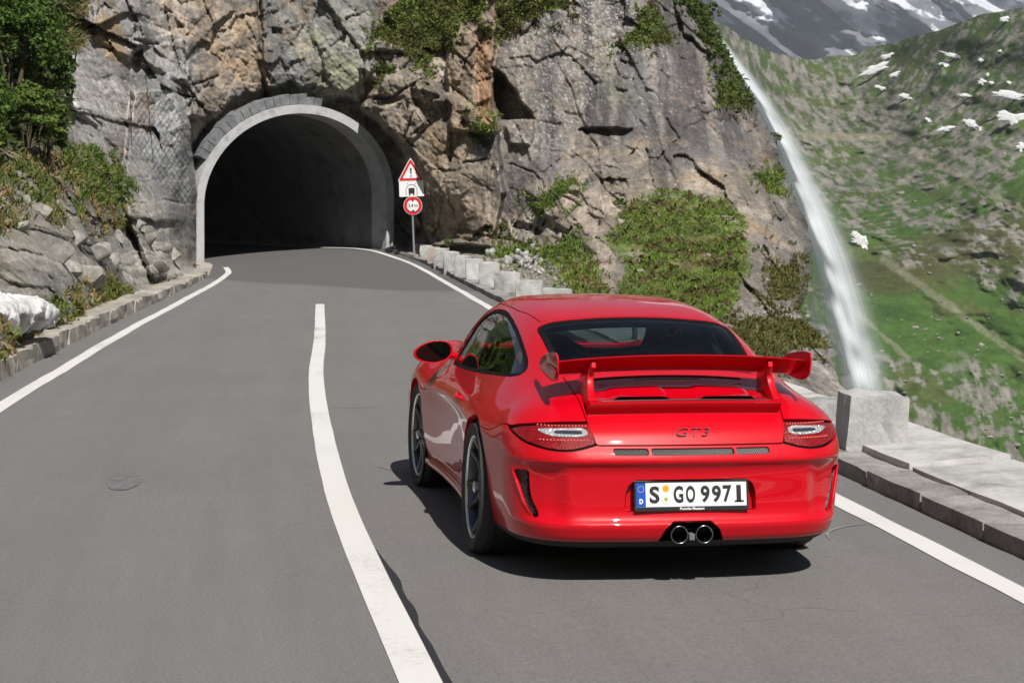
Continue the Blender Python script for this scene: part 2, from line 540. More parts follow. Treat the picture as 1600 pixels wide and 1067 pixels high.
def line_paint():
    m, nt, b, out = nodes('line_paint')
    L = nt.links; N = nt.nodes.new
    tc = N('ShaderNodeTexCoord')
    n = N('ShaderNodeTexNoise'); n.inputs['Scale'].default_value = 26; n.inputs['Detail'].default_value = 8; n.inputs['Roughness'].default_value = .75
    L.new(tc.outputs['Object'], n.inputs['Vector'])
    n3 = N('ShaderNodeTexNoise'); n3.inputs['Scale'].default_value = 1.1; n3.inputs['Detail'].default_value = 4; L.new(tc.outputs['Object'], n3.inputs['Vector'])
    ad = N('ShaderNodeMath'); ad.operation = 'ADD'; L.new(n.outputs[0], ad.inputs[0]); L.new(n3.outputs[0], ad.inputs[1])
    r = N('ShaderNodeValToRGB'); e = r.color_ramp.elements
    e[0].position = .70; e[0].color = (.22, .215, .21, 1); e[1].position = .80; e[1].color = (.56, .55, .53, 1)
    e2 = r.color_ramp.elements.new(.97); e2.color = (.64, .63, .61, 1)
    L.new(ad.outputs[0], r.inputs[0]); L.new(r.outputs[0], b.inputs['Base Color'])
    # ramp domain is 0..2 shifted: halve
    b.inputs['Roughness'].default_value = .7
    bp = N('ShaderNodeBump'); bp.inputs['Strength'].default_value = .3; bp.inputs['Distance'].default_value = .006
    n2 = N('ShaderNodeTexNoise'); n2.inputs['Scale'].default_value = 130; L.new(tc.outputs['Object'], n2.inputs['Vector'])
    L.new(n2.outputs[0], bp.inputs['Height']); L.new(bp.outputs[0], b.inputs['Normal'])
    return m

def build_markings():
    pm = line_paint()
    ribbon('road_marking', 0, T_MOUTH + 1.5, lambda t: railL(t), .15, pm, 420, seed=2)
    ribbon('road_marking', 0, T_MOUTH + 14, lambda t: railR(t), .15, pm, 420, seed=4)
    # the solid centre line, sampled where the photograph shows it
    cp = [(-1.58, -30, 0), (-1.48, -12, 0), (-1.43, -2.56, 0), (-1.376, 1.33, 0), (-1.165, 6.1, 0), (-.83, 11.5, 0), pix(498, 545, 22.9), pix(500, 476, 33.0)]
    cc = catmull(cp, 300)
    tcv = np.linspace(0, 1, 300)
    n = 300
    tang = np.gradient(cc, axis=0); tang /= np.linalg.norm(tang, axis=1, keepdims=True)
    lat = np.cross(tang, [0, 0, 1.0])
    V = []
    for k in np.linspace(-1, 1, 5):
        w = .077 + .002 * vnoise(np.stack([cc[:, 1] * 1.5, cc[:, 0] * 0 + (1 if k < 0 else 7)], 1), 4)
        p = cc + lat * (w * k)[:, None]
        V.append(p)
    V = np.stack(V, 1).reshape(-1, 3)
    V[:, 2] = road_z(V) + .004
    i, j = np.meshgrid(np.arange(n - 1), np.arange(4), indexing='ij'); b0 = (i * 5 + j).ravel()
    o = obj('road_marking', mesh('road_marking', V, np.stack([b0, b0 + 1, b0 + 6, b0 + 5], 1), True), pm); o['kind'] = 'structure'
    # tar-filled seam that shows along the right side of the centre line near the viewer
    tar = mat('tar_seam', (.022, .022, .023), .55)
    sel = (cc[:, 1] > -4.5) & (cc[:, 1] < .2)
    c2 = cc[sel]; l2 = lat[sel]
    V = []
    for k in (0, 1):
        w = .083 + k * (.030 + .014 * vnoise(np.stack([c2[:, 1] * 3, c2[:, 1] * 0], 1), 8)) * sstep(.2, -.6, c2[:, 1])
        V.append(c2 + l2 * w[:, None])
    V = np.stack(V, 1).reshape(-1, 3); V[:, 2] = road_z(V) + .003
    m = len(c2)
    F = np.array([(2 * i, 2 * i + 1, 2 * i + 3, 2 * i + 2) for i in range(m - 1)])
    o = obj('road_seam', mesh('road_seam', V, F), tar); o['kind'] = 'structure'

def build_road_spots():
    dark = mat('sealed_patch', (.136, .134, .135), .8, grain=.4, gscale=14)
    c = np.array([-2.62, 2.72, 0]); V = [c]; 
    for k in range(30):
        a = 2 * math.pi * k / 30; r = 1 + .22 * vnoise(np.array([[math.cos(a) * 1.5, math.sin(a) * 1.5]]), 3)[0]
        V.append(c + np.array([.11 * r * math.cos(a), .42 * r * math.sin(a), 0]))
    V = np.array(V); V[:, 2] = road_z(V) + .004
    o = obj('road_patch', mesh('road_patch', V, [(0, 1 + k, 1 + (k + 1) % 30) for k in range(30)]), dark); o['kind'] = 'structure'
    pale = mat('tyre_scuff', (.22, .214, .208), .8, grain=.4, gscale=30)
    for pts in ([(1.05, .10), (1.12, .32), (1.28, .50), (1.52, .60)], [(-1.05, 7.2), (-.75, 7.15), (-.55, 7.25)], [(-1.02, 3.3), (-.86, 2.95), (-.70, 2.72)]):
        c = catmull([(x, y, 0) for x, y in pts], 24); tg = np.gradient(c, axis=0); tg /= np.linalg.norm(tg, axis=1, keepdims=True); lt = np.cross(tg, [0, 0, 1.0])
        w = (.012 * np.sin(np.linspace(.1, math.pi - .1, 24)))[:, None]
        V = np.stack([c - lt * w, c + lt * w], 1).reshape(-1, 3); V[:, 2] = road_z(V) + .004
        o = obj('road_scuff', mesh('road_scuff', V, [(2 * i, 2 * i + 1, 2 * i + 3, 2 * i + 2) for i in range(23)]), pale); o['kind'] = 'structure'

def road_z(P):
    """height of the road surface under points"""
    ts = np.linspace(0, TEND, 1500)
    a, b = railL(ts), railR(ts)
    m = .5 * (a + b)
    out = np.empty(len(P))
    for c in np.array_split(np.arange(len(P)), max(1, len(P) // 400)):
        q = P[c]
        i = np.argmin((q[:, None, 0] - m[None, :, 0]) ** 2 + (q[:, None, 1] - m[None, :, 1]) ** 2, axis=1)
        d = b[i] - a[i]
        v = ((q[:, :2] - a[i][:, :2]) * d[:, :2]).sum(1) / (d[:, :2] ** 2).sum(1)
        # project back along the road onto the ruled surface
        i2 = np.clip(i + 1, 0, len(ts) - 1); tg = m[i2] - m[i]; s = ((q[:, :2] - (a[i] + d * v[:, None])[:, :2]) * tg[:, :2]).sum(1) / ((tg[:, :2] ** 2).sum(1) + 1e-9)
        out[c] = a[i][:, 2] + d[:, 2] * v + tg[:, 2] * s
    return out + .010 * fbm(P[:, :2] * .35, 5, 3)

# ================================================================ stones
def stone_block(L, W, H, seed, rough=.02, n=(6, 4, 4), round_=.03):
    """roughly dressed block, base at z = 0, x along its length"""
    bm = bmesh.new()
    bmesh.ops.create_cube(bm, size=1.0)
    bmesh.ops.subdivide_edges(bm, edges=bm.edges[:], cuts=3, use_grid_fill=True)
    me = bpy.data.meshes.new('stone'); bm.to_mesh(me); bm.free()
    V = np.empty(len(me.vertices) * 3); me.vertices.foreach_get('co', V); V = V.reshape(-1, 3) * 2
    # pull the corners in
    r = np.linalg.norm(V, axis=1, keepdims=True)
    e = np.sort(np.abs(V), 1); k = (e[:, 1] > .95)
    V[k] *= (1 - round_ * 1.4)
    D = V * np.array([L, W, H]) / 2
    nz = np.stack([vnoise(D * 3.2 / max(.3, W) + seed * 3.7 + i * 11, seed + i) for i in range(3)], 1)
    D = D + nz * rough
    D[:, 2] += H / 2
    me.vertices.foreach_set('co', D.astype(np.float32).ravel())
    me.update()
    return me

def rock_mesh(seed, sub=3, sq=(1, 1, 1), cuts=9, rough=.10, hmin=.52, hmax=.86):
    bm = bmesh.new(); bmesh.ops.create_icosphere(bm, subdivisions=sub, radius=1.0)
    me = bpy.data.meshes.new('rock'); bm.to_mesh(me); bm.free()
    V = np.empty(len(me.vertices) * 3); me.vertices.foreach_get('co', V); V = V.reshape(-1, 3)
    rg = np.random.default_rng(seed)
    for _ in range(cuts):
        nrm = rg.normal(size=3); nrm /= np.linalg.norm(nrm)
        h = rg.uniform(hmin, hmax)
        d = V @ nrm - h
        V = V - np.maximum(d, 0)[:, None] * nrm * .94
    V = V * (1 + rough * fbm(V * 1.7 + seed, seed, 4)[:, None]) + .012 * np.stack([vnoise(V * 9 + k * 5, seed + k) for k in range(3)], 1)
    V = V * np.array(sq)
    me.vertices.foreach_set('co', V.astype(np.float32).ravel())
    me.polygons.foreach_set('use_smooth', np.ones(len(me.polygons), bool))
    me.update(); me.set_sharp_from_angle(angle=math.radians(28))
    return me

def stone_mat(name, a, b, scale=5.0, speck=.3, rough=.88, moss=None):
    m, nt, bs, out = nodes(name)
    L = nt.links; N = nt.nodes.new
    tc = N('ShaderNodeTexCoord'); oi = N('ShaderNodeObjectInfo')
    va = N('ShaderNodeVectorMath'); va.operation = 'ADD'; 
    cb = N('ShaderNodeCombineXYZ'); mu = N('ShaderNodeMath'); mu.operation = 'MULTIPLY'; mu.inputs[1].default_value = 50
    L.new(oi.outputs['Random'], mu.inputs[0]); L.new(mu.outputs[0], cb.inputs[0])
    L.new(tc.outputs['Object'], va.inputs[0]); L.new(cb.outputs[0], va.inputs[1])
    n = N('ShaderNodeTexNoise'); n.inputs['Scale'].default_value = scale; n.inputs['Detail'].default_value = 9; n.inputs['Roughness'].default_value = .7
    L.new(va.outputs[0], n.inputs['Vector'])
    r = N('ShaderNodeValToRGB'); e = r.color_ramp.elements
    e[0].position = .30; e[0].color = (*[c * .55 for c in a], 1); e[1].position = .72; e[1].color = (*b, 1)
    x = e.new(.48); x.color = (*a, 1)
    L.new(n.outputs[0], r.inputs[0])
    n2 = N('ShaderNodeTexNoise'); n2.inputs['Scale'].default_value = scale * 14; n2.inputs['Detail'].default_value = 5; n2.inputs['Roughness'].default_value = .8
    L.new(va.outputs[0], n2.inputs['Vector'])
    mr = N('ShaderNodeMapRange'); mr.inputs[1].default_value = .3; mr.inputs[2].default_value = .7; mr.inputs[3].default_value = 1 - speck; mr.inputs[4].default_value = 1 + speck
    L.new(n2.outputs[0], mr.inputs[0])
    hv = N('ShaderNodeMapRange'); hv.inputs[3].default_value = .82; hv.inputs[4].default_value = 1.15; L.new(oi.outputs['Random'], hv.inputs[0])
    mm = N('ShaderNodeMath'); mm.operation = 'MULTIPLY'; L.new(mr.outputs[0], mm.inputs[0]); L.new(hv.outputs[0], mm.inputs[1])
    sc = N('ShaderNodeVectorMath'); sc.operation = 'SCALE'; L.new(r.outputs[0], sc.inputs[0]); L.new(mm.outputs[0], sc.inputs['Scale'])
    L.new(sc.outputs[0], bs.inputs['Base Color'])
    bs.inputs['Roughness'].default_value = rough; bs.inputs['Specular IOR Level'].default_value = .25
    bp = N('ShaderNodeBump'); bp.inputs['Strength'].default_value = .5; bp.inputs['Distance'].default_value = .015
    L.new(n2.outputs[0], bp.inputs['Height']); L.new(bp.outputs[0], bs.inputs['Normal'])
    return m

def frame_at(t, side, o, dt=.25):
    p = road_off(np.array([t]), side, o)[0]; a = road_off(np.array([t - dt]), side, o)[0]; b = road_off(np.array([t + dt]), side, o)[0]
    x = b - a; x /= np.linalg.norm(x)
    return p, math.atan2(x[1], x[0]), math.asin(x[2])

def arc_steps(side, o, t0, t1, step):
    ts = np.linspace(t0, t1, 1500); P = road_off(ts, side, o)
    s = np.r_[0, np.cumsum(np.linalg.norm(np.diff(P, axis=0), axis=1))]
    return np.interp(np.arange(0, s[-1] - step * .5, step) + step / 2, s, ts)

def build_kerbs():
    kl = stone_mat('kerb_granite', (.34, .315, .275), (.48, .445, .395), 3.0, .28)
    kr = stone_mat('kerb_stone_dark', (.25, .24, .225), (.40, .385, .365), 3.0, .28)
    root = empty('kerb', (0, 0, 0), kind='structure')
    meshes = [stone_block(.99 + .04 * (k % 3), .42, .50, 40 + k, .030, round_=.02) for k in range(6)]
    for me in meshes: me.materials.append(kl)
    for k, t in enumerate(arc_steps(-1, KERB_L + .20, t_of_y(-8), T_MOUTH + .3, 1.0)):
        p, a, tilt = frame_at(t, -1, KERB_L + .20)
        o = bpy.data.objects.new('kerb_stone', meshes[k % 6]); col.objects.link(o); o.parent = root
        o.location = (p[0], p[1], p[2] - .50 + .20 - .09 * sstep(18, 38, p[1]) + RNG.uniform(-.014, .014)); o.rotation_euler = (RNG.uniform(-.03, .03), -tilt + RNG.uniform(-.012, .012), a + RNG.uniform(-.025, .025) + (math.pi if RNG.random() < .5 else 0))
    root = empty('kerb', (0, 0, 0), kind='structure')
    meshes = [stone_block(.985, .30, .26, 60 + k, .010, round_=.015) for k in range(5)]
    for me in meshes: me.materials.append(kr)
    for k, t in enumerate(arc_steps(1, KERB_R + .15, t_of_y(-5), T_MOUTH - .3, 1.0)):
        p, a, tilt = frame_at(t, 1, KERB_R + .15)
        o = bpy.data.objects.new('kerb_stone', meshes[k % 5]); col.objects.link(o); o.parent = root
        o.location = (p[0], p[1], p[2] - .165 + RNG.uniform(-.005, .005)); o.rotation_euler = (0, -tilt, a + RNG.uniform(-.008, .008) + (math.pi if RNG.random() < .5 else 0))
    # low coping of longer slabs behind the right kerb
    cm = stone_mat('coping_granite', (.46, .455, .44), (.60, .595, .58), 1.6, .12)
    root = empty('coping', (0, 0, 0), 'low coping of long pale granite slabs behind the kerb beside the car', 'low wall')
    meshes = [stone_block(1.995, .68, .30, 80 + k, .010, round_=.012) for k in range(4)]
    for me in meshes: me.materials.append(cm)
    for k, t in enumerate(arc_steps(1, KERB_R + .65, t_of_y(-6), t_of_y(21), 2.0)):
        p, a, tilt = frame_at(t, 1, KERB_R + .65)
        o = bpy.data.objects.new('coping_slab', meshes[k % 4]); col.objects.link(o); o.parent = root
        o.location = (p[0], p[1], p[2] - .145 + RNG.uniform(-.012, .008)); o.rotation_euler = (-.075 + RNG.uniform(-.012, .012), -tilt, a + RNG.uniform(-.008, .008))

ORD = 'first second third fourth fifth sixth seventh eighth ninth tenth eleventh twelfth thirteenth fourteenth fifteenth sixteenth'.split()
def build_guard_stones():
    gm = stone_mat('guard_granite', (.34, .34, .335), (.50, .495, .485), 2.8, .2)
    gm2 = stone_mat('guard_granite_pink', (.33, .27, .235), (.47, .42, .38), 3.2, .2)
    # far row: foot of each stone as photographed (pixel, row, distance), width and height in metres
    far = [(655, 403, 54.3, .34, .42), (666, 409, 53.0, .36, .47), (678, 414, 51.6, .36, .50), (690, 420, 50.0, .40, .56), (706, 428, 47.8, .42, .58), (724, 436, 45.4, .42, .58),
           (742, 445, 43.0, .42, .60), (764, 454, 40.6, .46, .62), (793, 463, 37.6, .54, .50), (828, 476, 34.6, .52, .46), (868, 490, 31.8, .52, .44)]
    n = 0
    for k, (x, y, d, w, h) in enumerate(far):
        p = pix(x, y, d)
        me = stone_block(w, .30, h + .25, 120 + k, .016, round_=.035)
        o = obj('guard_stone', me, gm2 if k == 2 else gm)
        o.location = (p[0], p[1], p[2] - .25); o.rotation_euler = (RNG.uniform(-.05, .05), RNG.uniform(-.05, .05), -.22 + RNG.uniform(-.12, .12))
        lab = 'reddish granite guard stone, third in the row from the road sign' if k == 2 else ('pale granite guard stone, %s in the row counted from the road sign' % ORD[k])
        tag(o, lab, 'guard stone', 'granite guard stones along the right road edge')
    near = [(1370, 716, 12.75, .43, .44, .42, 'big pale granite guard block standing at the road edge just right of the car'),
            (1306, 696, 14.2, .44, .34, .36, 'low pale granite guard block half hidden behind the right tail light')]
    for k, (x, y, d, w, h, dp, lab) in enumerate(near):
        p = pix(x, y, d)
        me = stone_block(w, dp, h + .3, 150 + k, .02, round_=.03)
        o = obj('guard_stone', me, gm)
        o.location = (p[0] + .02, p[1] + dp * .5, p[2] - .3); o.rotation_euler = (.02, .03, -.12)
        tag(o, lab, 'guard stone', 'granite guard stones along the right road edge')
    # those hidden by the car still stand along the edge
    for k, t in enumerate(arc_steps(1, KERB_R + .75, t_of_y(7.2), t_of_y(16), 2.4)):
        p, a, tilt = frame_at(t, 1, KERB_R + .72)
        o = obj('guard_stone', stone_block(.44, .30, .50, 170 + k, .025, round_=.04), gm)
        o.location = (p[0], p[1], p[2] - .15); o.rotation_euler = (0, 0, a + math.pi / 2 + .1)
        tag(o, 'low granite guard stone mostly hidden behind the red car, %s beyond the big guard block' % ORD[k], 'guard stone', 'granite guard stones along the right road edge')

# ================================================================ tunnel
def arch_profile(n=56, a=None, grow=0.0):
    """outline of the bore in mouth coordinates (s across from the left foot, z up); grow widens it"""
    hw = PW / 2 + grow; c = PW / 2
    spring = 1.62; rise = 2.50 + grow
    P = [(c - hw, -.6)]
    for z in np.linspace(-.2, spring, 8): P.append((c - hw, z))
    for w in np.linspace(math.pi, 0, n)[1:-1]: P.append((c + hw * math.cos(w), spring + rise * math.sin(w)))
    for z in np.linspace(spring, -.2, 8): P.append((c + hw, z))
    P.append((c + hw, -.6))
    return P
def mouth(s, z, depth=0.0):
    """mouth coordinates to world; the sill slopes with the road"""
    k = s / PW
    base = PBL + (PBR - PBL) * k
    return np.array([base[0], base[1], base[2] + z]) + PN * depth

def build_tunnel():
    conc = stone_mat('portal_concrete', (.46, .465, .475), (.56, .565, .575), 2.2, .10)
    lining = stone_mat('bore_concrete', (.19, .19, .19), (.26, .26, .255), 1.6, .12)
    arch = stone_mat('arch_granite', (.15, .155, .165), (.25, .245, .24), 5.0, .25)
    t = empty('tunnel_portal', tuple(mouth(PW / 2, 0)), 'arched concrete tunnel mouth cut into the rock face at the end of the road', 'tunnel')
    inv = Matrix.Translation(-Vector(mouth(PW / 2, 0)))
    def put(o): o.parent = t; o.matrix_parent_inverse = inv; return o
    inner, outer = arch_profile(), arch_profile(grow=.25)
    n = len(inner)
    V = []; F = []
    for dep in (-.14, .75):
        for P in (inner, outer): V += [mouth(s, z, dep) for s, z in P]
    for i in range(n - 1):
        F += [(i, i + 1, n + i + 1, n + i), (2 * n + i + 1, 2 * n + i, 3 * n + i, 3 * n + i + 1), (i + 1, i, 2 * n + i, 2 * n + i + 1), (n + i, n + i + 1, 3 * n + i + 1, 3 * n + i)]
    me = mesh('concrete_ring', V, F, True); me.set_sharp_from_angle(angle=math.radians(35))
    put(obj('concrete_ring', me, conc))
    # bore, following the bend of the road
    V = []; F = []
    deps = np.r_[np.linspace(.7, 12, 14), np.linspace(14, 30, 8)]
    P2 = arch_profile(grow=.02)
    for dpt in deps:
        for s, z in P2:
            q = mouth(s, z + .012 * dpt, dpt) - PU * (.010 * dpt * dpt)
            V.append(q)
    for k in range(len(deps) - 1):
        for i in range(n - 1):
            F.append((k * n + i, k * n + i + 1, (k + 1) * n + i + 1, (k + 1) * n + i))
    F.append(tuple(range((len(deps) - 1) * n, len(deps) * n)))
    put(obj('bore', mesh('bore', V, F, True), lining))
    # dressed stones that ride on the ring, left haunch to just past the crown
    hw = PW / 2 + .26; c = PW / 2
    angs = np.linspace(math.radians(150), math.radians(78), 17)
    for k, w in enumerate(angs):
        dw = (angs[0] - angs[-1]) / 16 * .485
        r0, r1 = 0.0, (.27, .29, .28, .26, .29, .27, .30, .27)[k % 8] * (1 if k < 15 else .8)
        pts = []
        for dd in (-.04 - .02 * (k % 3), .5):
            for (r, ww) in ((r0, w + dw), (r1, w + dw), (r1 + .02, w - dw), (r0, w - dw)):
                pts.append(mouth(c + (hw + r) * math.cos(ww), 1.62 + (2.76 + r) * math.sin(ww), dd))
        mb = MB(); mb.add(pts, [(0, 1, 2, 3), (7, 6, 5, 4), (0, 4, 5, 1), (1, 5, 6, 2), (2, 6, 7, 3), (3, 7, 4, 0)])
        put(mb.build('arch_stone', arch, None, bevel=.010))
    return t

def arch_px(grow):
    return np.array([to_pix(mouth(s, z))[:2] for s, z in arch_profile(grow=grow)])

# ================================================================ cliff, roadside bank and verge: one rock surface in relief
def rbf_fit(P, d, smooth=1e-3):
    P = np.array(P, float) / 100.0; n = len(P)
    r2 = ((P[:, None] - P[None]) ** 2).sum(-1)
    K = .5 * r2 * np.log(r2 + 1e-12) + smooth * np.eye(n)
    A = np.zeros((n + 3, n + 3)); A[:n, :n] = K; Q = np.column_stack([np.ones(n), P]); A[:n, n:] = Q; A[n:, :n] = Q.T
    w = np.linalg.solve(A, np.r_[np.array(d, float), 0, 0, 0])
    def f(X):
        X = np.asarray(X, float) / 100.0; out = np.empty(len(X))
        for c in np.array_split(np.arange(len(X)), max(1, len(X) // 20000)):
            r2 = ((X[c][:, None] - P[None]) ** 2).sum(-1)
            out[c] = (.5 * r2 * np.log(r2 + 1e-12)) @ w[:n] + w[n] + X[c] @ w[n + 1:]
        return out
    return f

def px_poly(pts): return np.array(pts, float)

SIL = np.array([(1082, -200), (1088, -60), (1090, 0), (1112, 48), (1138, 95), (1160, 130), (1186, 180), (1212, 225), (1232, 280), (1258, 340), (1270, 390), (1264, 440), (1254, 485), (1264, 520), (1292, 546), (1312, 590), (1330, 618), (1338, 665), (1360, 760)], float)

def build_cliff():
    # ---- where the road edges run in the picture
    tsl = np.linspace(t_of_y(-6), T_MOUTH, 70)
    eL = road_off(tsl, -1, KERB_L + .36); lx, ly, ld = to_pix(eL)
    tsr = np.linspace(t_of_y(1.5), T_MOUTH - .2, 90)
    eR = road_off(tsr, 1, KERB_R + .28); rx, ry, rd = to_pix(eR)
    ctl = [  # (px, py, metres along the lens axis)
        (-420, 560, 10.2), (-420, 400, 11.5), (-420, 200, 15), (-420, -100, 22), (-160, 500, 14.5), (-160, 300, 18), (-160, 100, 24), (-160, -120, 30),
        (0, 555, 18.6), (0, 500, 20.0), (40, 470, 21.6), (0, 400, 23), (0, 300, 28), (0, 200, 32.5), (0, 0, 39), (0, -140, 42),
        (100, 500, 24.6), (100, 400, 28.5), (100, 300, 33), (100, 200, 38), (100, 100, 43), (100, 0, 46), (100, -140, 47.5),
        (160, 470, 30), (200, 450, 35.2), (200, 400, 38), (200, 300, 42.5), (200, 200, 46.5), (200, 100, 48.5), (200, 0, 49.5), (200, -140, 51),
        (265, 420, 42.5), (270, 330, 46), (290, 400, 47.5), (300, 300, 49.8), (300, 200, 51), (300, 100, 52), (300, 0, 52.6), (300, -140, 53.5),
        (335, 215, 53.4), (380, 172, 53.8), (450, 150, 54.2), (450, 90, 54.0), (450, 0, 54.6), (450, -140, 55.5), (530, 165, 54.8), (585, 215, 55.2), (622, 280, 55.6), (628, 360, 55.6),
        (640, 385, 55.3), (620, 100, 54.6), (620, 0, 55.2), (620, -140, 56),
        (700, 385, 54.0), (700, 300, 54.2), (700, 150, 54.6), (700, 0, 55.4), (700, -140, 56.5),
        (760, 392, 51.0), (800, 400, 49), (800, 360, 51.2), (800, 300, 52.4), (800, 150, 53.4), (800, 0, 54.4), (800, -140, 56),
        (850, 425, 42.5), (870, 395, 46), (900, 440, 38.5), (900, 400, 43.5), (900, 350, 47.5), (900, 300, 50), (900, 150, 52.6), (900, 0, 54), (900, -140, 56),
        (960, 470, 36), (960, 400, 41.5), (960, 330, 47), (1000, 250, 50.8), (1000, 150, 52), (1000, 0, 54.4), (1000, -140, 57),
        (1060, 480, 35.5), (1060, 400, 41), (1060, 320, 47), (1090, 230, 51), (1080, 120, 53), (1075, 0, 56), (1075, -140, 59),
        (1150, 480, 35), (1150, 400, 41), (1160, 300, 48), (1165, 220, 53),
        (1225, 470, 37), (1240, 400, 43), (1215, 300, 50),
        (1200, 560, 28), (1275, 560, 29), (1315, 610, 27), (1210, 640, 20.5), (1320, 650, 22),
        (1000, 540, 25), (1100, 560, 23.5), (1340, 700, 17),
    ]
    P = [(a, b) for a, b, _ in ctl]; D = [c for _, _, c in ctl]
    for k in range(0, len(lx), 5): P.append((lx[k], ly[k])); D.append(ld[k])
    for k in range(0, len(rx), 5): P.append((rx[k], ry[k])); D.append(rd[k])
    f = rbf_fit(P, D, 2e-3)

    st = 1.75
    gx = np.arange(-400, 1372, st); gy = np.arange(-112, 770, st)
    nx, ny = len(gx), len(gy)
    X, Y = np.meshgrid(gx, gy)          # rows: y
    X = X.ravel(); Y = Y.ravel(); n = len(X)
    XY = np.column_stack([X, Y])
    d0 = f(XY)
    d0 = np.clip(d0, 9, 62)
    base = pix(X, Y, d0)
    # picture-plane coordinates in metres at 50 m, gently warped, for shaping
    U = np.column_stack([(X - 800) / FPX * 50, -(Y - 340) / FPX * 50])
    W = U + .22 * np.column_stack([fbm(U * .8, 11, 3), fbm(U * .8, 12, 3)]) + .08 * np.column_stack([fbm(U * 4.1, 13, 3), fbm(U * 4.1, 14, 3)])
    wpx = np.column_stack([X, Y]) + (W - U) / 50 * FPX * np.array([.55, -.55])

    def inside(poly, soft, warp=True):
        q = wpx if warp else XY
        poly = np.array(poly, float)
        m = (X > poly[:, 0].min() - soft - 60) & (X < poly[:, 0].max() + soft + 60) & (Y > poly[:, 1].min() - soft - 60) & (Y < poly[:, 1].max() + soft + 60)
        o = np.zeros(n)
        o[m] = sstep(soft, -soft, sd_poly(q[m, 0], q[m, 1], poly))
        return o
    def crack(line, width, warp=True):
        q = wpx if warp else XY
        line = np.array(line, float); dd = np.full(n, 9e9)
        for a, b in zip(line[:-1], line[1:]):
            e = b - a; w = q - a; t = np.clip((w @ e) / (e @ e), 0, 1)
            dd = np.minimum(dd, ((w - e * t[:, None]) ** 2).sum(1))
        return np.exp(-(np.sqrt(dd) / width) ** 2)

    # ---- big forms (metres towards the viewer are negative)
    off = np.zeros(n)
    slab = inside([(782, 60), (840, 30), (905, -160), (1085, -160), (1100, 40), (1165, 160), (1185, 260), (1000, 215), (960, 240), (940, 285), (880, 300), (800, 330), (700, 300), (720, 210), (790, 200)], 20)
    forms = [
        ([(410, -10), (560, -20), (585, 30), (580, 110), (545, 150), (500, 166), (470, 150), (425, 158), (408, 120)], -.45, 4),      # lichen block over the crown
        ([(300, -160), (402, -160), (404, 150), (360, 180), (330, 205), (308, 190), (285, 120)], -.4, 5),
        ([(318, 120), (365, 150), (350, 175), (332, 205), (308, 240), (300, 180)], -.25, 4),
        ([(205, 140), (262, 118), (296, 190), (304, 300), (301, 430), (240, 440), (190, 300)], -1.7, 5),      # rounded buttress under netting
        ([(100, 95), (150, 80), (205, 160), (190, 240), (120, 170)], -.5, 5),
        ([(120, -160), (200, -160), (235, 60), (200, 90), (150, 60)], -.5, 5),
        ([(212, 30), (300, 60), (290, 130), (220, 100)], -.35, 4),
        ([(562, 168), (600, 120), (660, 105), (700, 150), (775, 180), (790, 300), (770, 385), (672, 388), (658, 310), (640, 250), (606, 200)], -1.7, 5),    # mass right of the mouth
        ([(585, 165), (640, 150), (665, 190), (640, 222), (600, 205)], -.60, 4),
        ([(640, 215), (700, 180), (770, 240), (760, 375), (700, 370), (668, 300)], -.35, 5),
        ([(700, 40), (722, 8), (775, -40), (776, 105), (768, 160), (778, 205), (700, 200)], -.9, 4),           # rusty pillar
        ([(590, 60), (640, 80), (700, 95), (702, 160), (600, 150), (560, 110)], -.55, 5),
        ([(772, 110), (790, 128), (835, 182), (784, 185), (770, 150)], 1.5, 3),                                  # dark notch
        ([(790, 195), (835, 180), (830, 225), (800, 226)], -.35, 4),
        ([(828, 300), (872, 284), (960, 296), (968, 360), (965, 470), (905, 455), (925, 392), (850, 335)], -.9, 6),     # boss
        ([(870, 345), (930, 350), (960, 420), (965, 480), (900, 462), (905, 400)], -.5, 6),
        ([(1130, 340), (1180, 300), (1245, 330), (1262, 400), (1245, 480), (1160, 490)], -.4, 8),
        ([(1050, 0), (1088, -10), (1125, 80), (1118, 90), (1070, 55)], -.45, 3),
        ([(905, 202), (985, 206), (975, 214), (940, 219), (918, 213)], .45, 3),
    ]
    ap0 = arch_px(.27); sda0 = np.full(n, 999.0); m0 = (X > 220) & (X < 720) & (Y > 90) & (Y < 480)
    sda0[m0] = sd_poly(X[m0], Y[m0], ap0)
    off += .75 * sstep(34, 18, sda0 + 9 * fbm(U * 1.6, 48, 3)) + .5 * inside([(286, 180), (335, 190), (312, 300), (304, 300)], 5)
    for poly, a, soft in forms: off += a * inside(poly, soft)
    cracks = [([(405, -120), (406, 80), (413, 150)], 3.2, 1.3), ([(778, -60), (776, 60), (770, 110)], 3, .9), ([(905, 203), (935, 209), (985, 205)], 2.4, .3), ([(800, 262), (838, 270), (866, 300)], 1.6, .3),
              ([(690, 238), (718, 256), (760, 250)], 2.2, .45), ([(1035, 180), (1060, 215), (1020, 262)], 2, .35), ([(1010, 235), (1022, 290)], 2, .4), ([(540, 160), (610, 150), (700, 105)], 2.6, .6),
              ([(215, 60), (255, 70), (300, 50), (345, 82)], 3, .6), ([(300, 130), (350, 118), (402, 140)], 2.5, .5), ([(120, 150), (160, 200), (196, 245)], 3, .6), ([(955, 285), (990, 300)], 2, .3),
              ([(880, 305), (925, 330), (945, 355)], 2.4, .5), ([(1130, 60), (1145, 88)], 3, .4), ([(640, 110), (700, 130), (770, 190)], 2.4, .35), ([(1070, 160), (1100, 175), (1120, 170)], 2, .3)]
    for ln, w, a in cracks: off += .55 * a * crack(ln, w * .75) * sstep(-.35, .05, fbm(U * 1.3, 50, 3))

    # ---- fracture relief
    bank = inside([(-600, 200), (-200, 220), (60, 235), (130, 225), (205, 255), (262, 330), (300, 418), (300, 440), (290, 470), (-200, 800), (-600, 1000)], 14)
